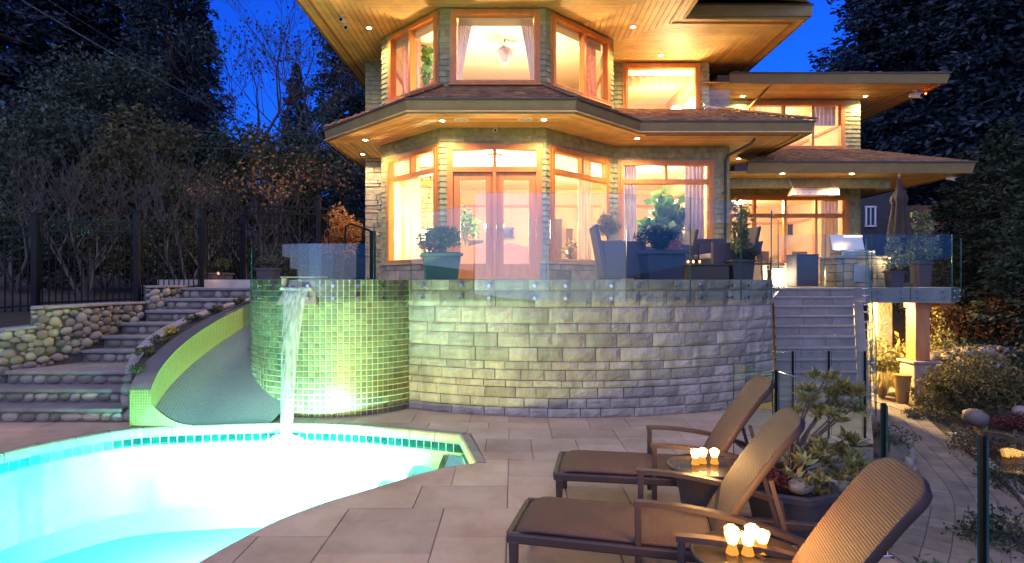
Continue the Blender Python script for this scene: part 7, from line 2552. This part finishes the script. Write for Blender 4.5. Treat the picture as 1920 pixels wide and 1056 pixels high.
# overhead wires
def wire(label, pts, sag, r_=.012, group='overhead wires'):
    a, b = px(*pts[0]), px(*pts[1])
    t = thing('overhead_wire', label, 'wire', a, 0, group)
    P = [a.lerp(b, k / 16) - Vector((0, 0, sag * 4 * (k / 16) * (1 - k / 16))) for k in range(17)]
    MB().tube(P, r_, 5).build('cable', 'wire', t)
wire('thick overhead cable sloping down from the upper left corner', ((20, -12, 13.0), (500, 252, 19.0)), .12, .02)
wire('thin cable above the thick one at the upper left', ((60, -20, 14.0), (520, 240, 20.0)), .2, .007)
wire('upper one of the level wires left of the house', ((170, 216, 18.0), (600, 250, 21.0)), .25, .012)
wire('lower one of the level wires left of the house', ((180, 262, 18.0), (600, 272, 21.0)), .2, .012)
wire('wire running down to the lower eave', ((540, 200, 24.0), (690, 335, 19.0)), .1, .012)

# ================================================================== VEGETATION AND THINGS RIGHT
con_at(1690, 27, 'huge dark conifer behind the wing roof, left one', 1.0, big, .5, 1.05, 'tall dark conifers on the right')
con_at(1740, 31, 'huge dark conifer behind the wing roof, middle one', 1.2, big2, 1.9, 1.2, 'tall dark conifers on the right')
con_at(1850, 25, 'huge dark conifer at the right above the garden', 1.05, big, 3.3, 1.1, 'tall dark conifers on the right')
con_at(1975, 22, 'dark conifer cut by the right edge of the photo', 1.0, big2, 4.4, 1.1, 'tall dark conifers on the right')
mid = conifer_meshes(203, 6.2, 1.9, 260, 90, .15, 'needle_pale', .02, .18)
con_at(1880, 14.5, 'dense lower conifer with pale needles at the right', .98, mid, .4, 1.0, 'garden conifers on the right')
con_at(1810, 17.5, 'dense lower conifer behind the deck corner', .80, mid, 2.0, 1.1, 'garden conifers on the right')
con_at(1950, 12.2, 'dense conifer at the right edge beside the stone mound', .80, mid, 3.0, 1.1, 'garden conifers on the right')
# neighbour's house and board fence
nbh = thing('neighbour_house', 'dark neighbouring house with one pale window beyond the deck', 'house', (12.8, 24, 0))
a, b = px(1560, 470, 23), px(1700, 360, 23)
MB().box(((a.x + b.x) / 2, 25, 2.6), (b.x - a.x, 4, 6.4)).build('wall', 'neighbour_wall', nbh)
MB().hexa([(a.x - .3, 22.6, 5.85), (b.x + .3, 22.6, 5.85), (b.x + .3, 27.3, 5.85), (a.x - .3, 27.3, 5.85)], [(a.x - .1, 24.8, 6.9), (b.x + .1, 24.8, 6.9), (b.x + .1, 25.1, 6.9), (a.x - .1, 25.1, 6.9)]).build('roof', 'gutter', nbh)
wa, wb = px(1623, 424, 22.98), px(1640, 388, 22.98)
wo = MB()
for c, s in ((((wa.x + wb.x) / 2, 22.96, wa.z), (wb.x - wa.x + .1, .06, .06)), (((wa.x + wb.x) / 2, 22.96, wb.z), (wb.x - wa.x + .1, .06, .06)), ((wa.x, 22.96, (wa.z + wb.z) / 2), (.06, .06, wb.z - wa.z)), ((wb.x, 22.96, (wa.z + wb.z) / 2), (.06, .06, wb.z - wa.z)), (((wa.x + wb.x) / 2, 22.96, (wa.z + wb.z) / 2), (.04, .05, wb.z - wa.z))): wo.box(c, s)
wo = wo.build('window', 'white_plastic', nbh)
MB().box(((wa.x + wb.x) / 2, 22.985, (wa.z + wb.z) / 2), (wb.x - wa.x, .01, wb.z - wa.z)).build('pane', 'screen', wo)
for xa, xb, yt, Y, lab in [(1700, 1752, 388, 20.0, 'reddish brown board fence section right of the parasol, left one'), (1752, 1800, 398, 20.6, 'reddish brown board fence section right of the parasol, right one')]:
    a, b = px(xa, yt, Y), px(xb, yt, Y)
    t = thing('board_fence', lab, 'fence', (a.x, Y, 0), 0, 'board fence beyond the deck')
    x = a.x
    while x < b.x - .03:
        MB().box((x + .07, Y, a.z / 2 - .2 + rsn.uniform(-.01, .01)), (.132, .025, a.z + .5)).build('board', 'fence_board', t); x += .14
    MB().box(((a.x + b.x) / 2, Y - .03, a.z - .25), (b.x - a.x, .04, .09)).build('rail', 'fence_board', t)
    MB().box((b.x, Y + .02, a.z / 2), (.1, .1, a.z + .4)).build('post', 'fence_board', t)
# lamp below the deck that lights the path and the posts
ul = thing('underdeck_lamp', 'bright lamp fixed under the deck over the path', 'lamp', (7.15, 12.9, DECK - .30))
MB().lathe([(.10, -.001), (.10, -.03), (.075, -.045), (.004, -.05)], (7.15, 12.9, DECK - .30), 18).build('lens', 'lamp_lens', ul)
MB().lathe([(.105, -.001), (.125, -.004), (.125, -.02), (.105, -.02)], (7.15, 12.9, DECK - .30), 18).build('trim_ring', 'steel', ul)
lamp('underdeck_light', 'POINT', (7.15, 12.9, DECK - .45), 480, (1.0, .60, .20), .08, ul)
# plants and rocks at the foot of the posts
GR = 'garden plants on the right'
def at(xp, yp, z=-.55): return gnd(xp, yp, z)
for k, (xp, Y, radii, n, leaf, m_, lab, zc) in enumerate([
    (1812, 10.6, (1.05, .8, .72), 6500, .075, 'leaf_olive', 'large rounded olive bush right of the cedar post', .62),
    (1660, 12.6, (.38, .35, .55), 1500, .085, 'leaf_pieris', 'leafy shrub under the deck beside the stair', .75),
    (1700, 12.9, (.30, .3, .75), 500, .16, 'leaf_yellow', 'bright yellow green fern left of the cedar post', .75),
    (1765, 12.6, (.35, .35, .9), 1500, .08, 'leaf_pieris', 'tall shrub between the two cedar posts', .9),
    (1870, 12.8, (1.2, .9, .9), 5000, .09, 'leaf_brown', 'brown winter shrub above the stone mound', 1.5),
    (1800, 15.5, (1.5, 1.0, 1.3), 6000, .10, 'leaf_olive', 'tall olive hedge shrub behind the cedar posts', 1.2),
    (1905, 9.6, (.4, .35, .14), 1300, .04, 'leaf_red', 'low red leaved plant at the right edge below the mound', .18),
    (1850, 8.1, (.6, .5, .20), 1800, .05, 'leaf_brown', 'low brown plant between the path and the boulder', .16),
    (1730, 10.4, (.5, .35, .13), 1400, .05, 'leaf_groundcover', 'low grey green ground cover at the foot of the stone pier', .1),
    (1905, 6.9, (.5, .5, .2), 1600, .05, 'leaf_groundcover', 'ground cover along the outer kerb of the path', .15),
    (1900, 5.4, (.5, .5, .22), 1600, .05, 'leaf_dark', 'dark ground cover at the lower right edge', .15),
    (1740, 3.9, (.42, .42, .34), 2600, .05, 'leaf_mid', 'dark green bush behind the nearest lounger back', .3),
    (1850, 3.6, (.40, .35, .22), 1800, .05, 'leaf_dark', 'low dark bush in the lower right corner', .2),
    (1640, 8.0, (.45, .5, .12), 1200, .04, 'leaf_groundcover', 'ground cover in the cobble edged bed', .1)]):
    x = (xp - 960) / FPX * Y
    z0 = -.26 if 'cobble' in lab else (tz(x, Y) - .02)
    if Y < 4.2: x = max(x, 3.1)
    shrub('garden_shrub', lab, 'shrub', (x, Y, z0), radii, n, leaf, m_, 500 + k, 18, GR, zc=zc)
# ornamental grass tuft
gx_ = px(1654, 700, 12.0)
gt = thing('ornamental_grass', 'pale ornamental grass tuft glowing beside the path under the deck', 'grass', (gx_.x, 12.0, -.55))
rng = np.random.default_rng(600); k = 420
a = rng.uniform(0, 6.283, k); l_ = rng.uniform(.3, .62, k); o_ = rng.uniform(.1, .5, k)
mb = MB()
for i in range(k):
    e = Vector((math.cos(a[i]), math.sin(a[i]), 0)); s_ = Vector((-e.y, e.x, 0)) * .004
    p0, p1, p2 = e * .03, e * (.03 + o_[i] * .35) + Vector((0, 0, l_[i])), e * (.03 + o_[i] * .9) + Vector((0, 0, l_[i] * .72))
    mb.add([p0 - s_, p0 + s_, p1 + s_, p1 - s_, p2], [(0, 1, 2, 3), (3, 2, 4)])
mb.build('blades', 'grass_blade', gt, local=True, kind='stuff')
MB().lathe([(.10, -.05), (.09, .02), (.05, .05)], (0, 0, 0), 10).build('crown', 'soil', gt, local=True)
# bucket planter by the pier, boulders, stepping rocks
p = gnd(1688, 770, -.52)
bk = thing('tall_pot', 'narrow tapered metal pot left of the stone pier', 'pot', (px(1692, 700, 11.55).x, 11.55, -.55))
MB().lathe([(.10, 0), (.155, .60), (.145, .60), (.10, .06)], (px(1692, 700, 11.55).x, 11.55, -.55), 20).build('pot', 'fascia', bk, smooth=False)
MB().lathe([(.155, .575), (.165, .58), (.165, .61), (.150, .612)], (px(1692, 700, 11.55).x, 11.55, -.55), 20).build('rim', 'fascia', bk)
for k, (xp, yp, Y, s, lab) in enumerate([(1828, 783, 9.6, (.20, .16, .14), 'rounded grey boulder beside the olive bush'), (1690, 722, 12.6, (.28, .2, .13), 'pale lit rock under the deck, upper one'), (1672, 738, 12.3, (.26, .22, .10), 'pale lit rock under the deck, lower one'), (1912, 770, 9.9, (.13, .1, .10), 'small boulder at the right edge'), (1720, 735, 12.4, (.16, .14, .12), 'small pale rock behind the stone pier')]):
    c = px(xp, yp, Y); c.z = max(c.z, tz(c.x, c.y) + s[2] * .4)
    o = rock('boulder', c, s, (.1, .2, k)); tag(o, lab, 'boulder', 'garden boulders')
# stone mound at the far right
mx_, my_ = px(1862, 700, 12.2).x, 12.2
mound = [(mx_ - 1.3, my_ + .3), (mx_ - .7, my_ - .05), (mx_, my_ - .15), (mx_ + .8, my_ - .05), (mx_ + 1.6, my_ + .2)]
rock_wall('rock_mound', 'arched rockery wall of grey stones at the right edge', mound, lambda t: -.15, lambda t: .20 + .38 * math.sin(math.pi * (.12 + .8 * t)), 71, .6, smin=.05, smax=.12, tries=900, cap=False)
# fallen leaves and low ground cover, nobody could count it
rng = np.random.default_rng(77); k = 5200
X = rng.uniform(5.6, 13, k); Yy = rng.uniform(3.2, 12.5, k)
keep = []
for x, y in zip(X, Yy):
    dmin = min((Vector((x, y, 0)) - q).length for q in pc[::3])
    keep.append(dmin > .85 and x > 3.0 and not inside(bed_in, x, y))
pos = np.array([(x, y, tz(x, y) + .03) for x, y, k_ in zip(X, Yy, keep) if k_])
me = leaf_mesh('ground_cover', 'leaf_groundcover', pos, .075, 78, .6, .6)
o = bpy.data.objects.new('ground_cover', me); col.objects.link(o); o['kind'] = 'stuff'; o['label'] = 'low leafy ground cover over the right hand garden soil'; o['category'] = 'ground cover'
# lamp added on the left landing for its warm glow on the rocks
xx = px(432, 480, 12.3).x
pl_ = thing('added_glow_lamp', 'small lamp added on the landing for warm glow on the rocks by the fence', 'lamp', (xx, 11.8, TER))
MB().tube([(xx, 11.8, TER - .15), (xx, 11.8, TER + .10)], .014, 8).build('stake', 'black_metal', pl_)
MB().lathe([(.010, .10), (.028, .11), (.028, .15), (.010, .16)], (xx, 11.8, TER), 12).build('lens', 'blind', pl_)
MB().lathe([(.06, .16), (.055, .175), (.01, .19)], (xx, 11.8, TER), 14).build('hood', 'black_metal', pl_)
lamp('added_glow_light', 'POINT', (xx, 11.6, TER + .14), 1.2, (1.0, .55, .2), .05, pl_)
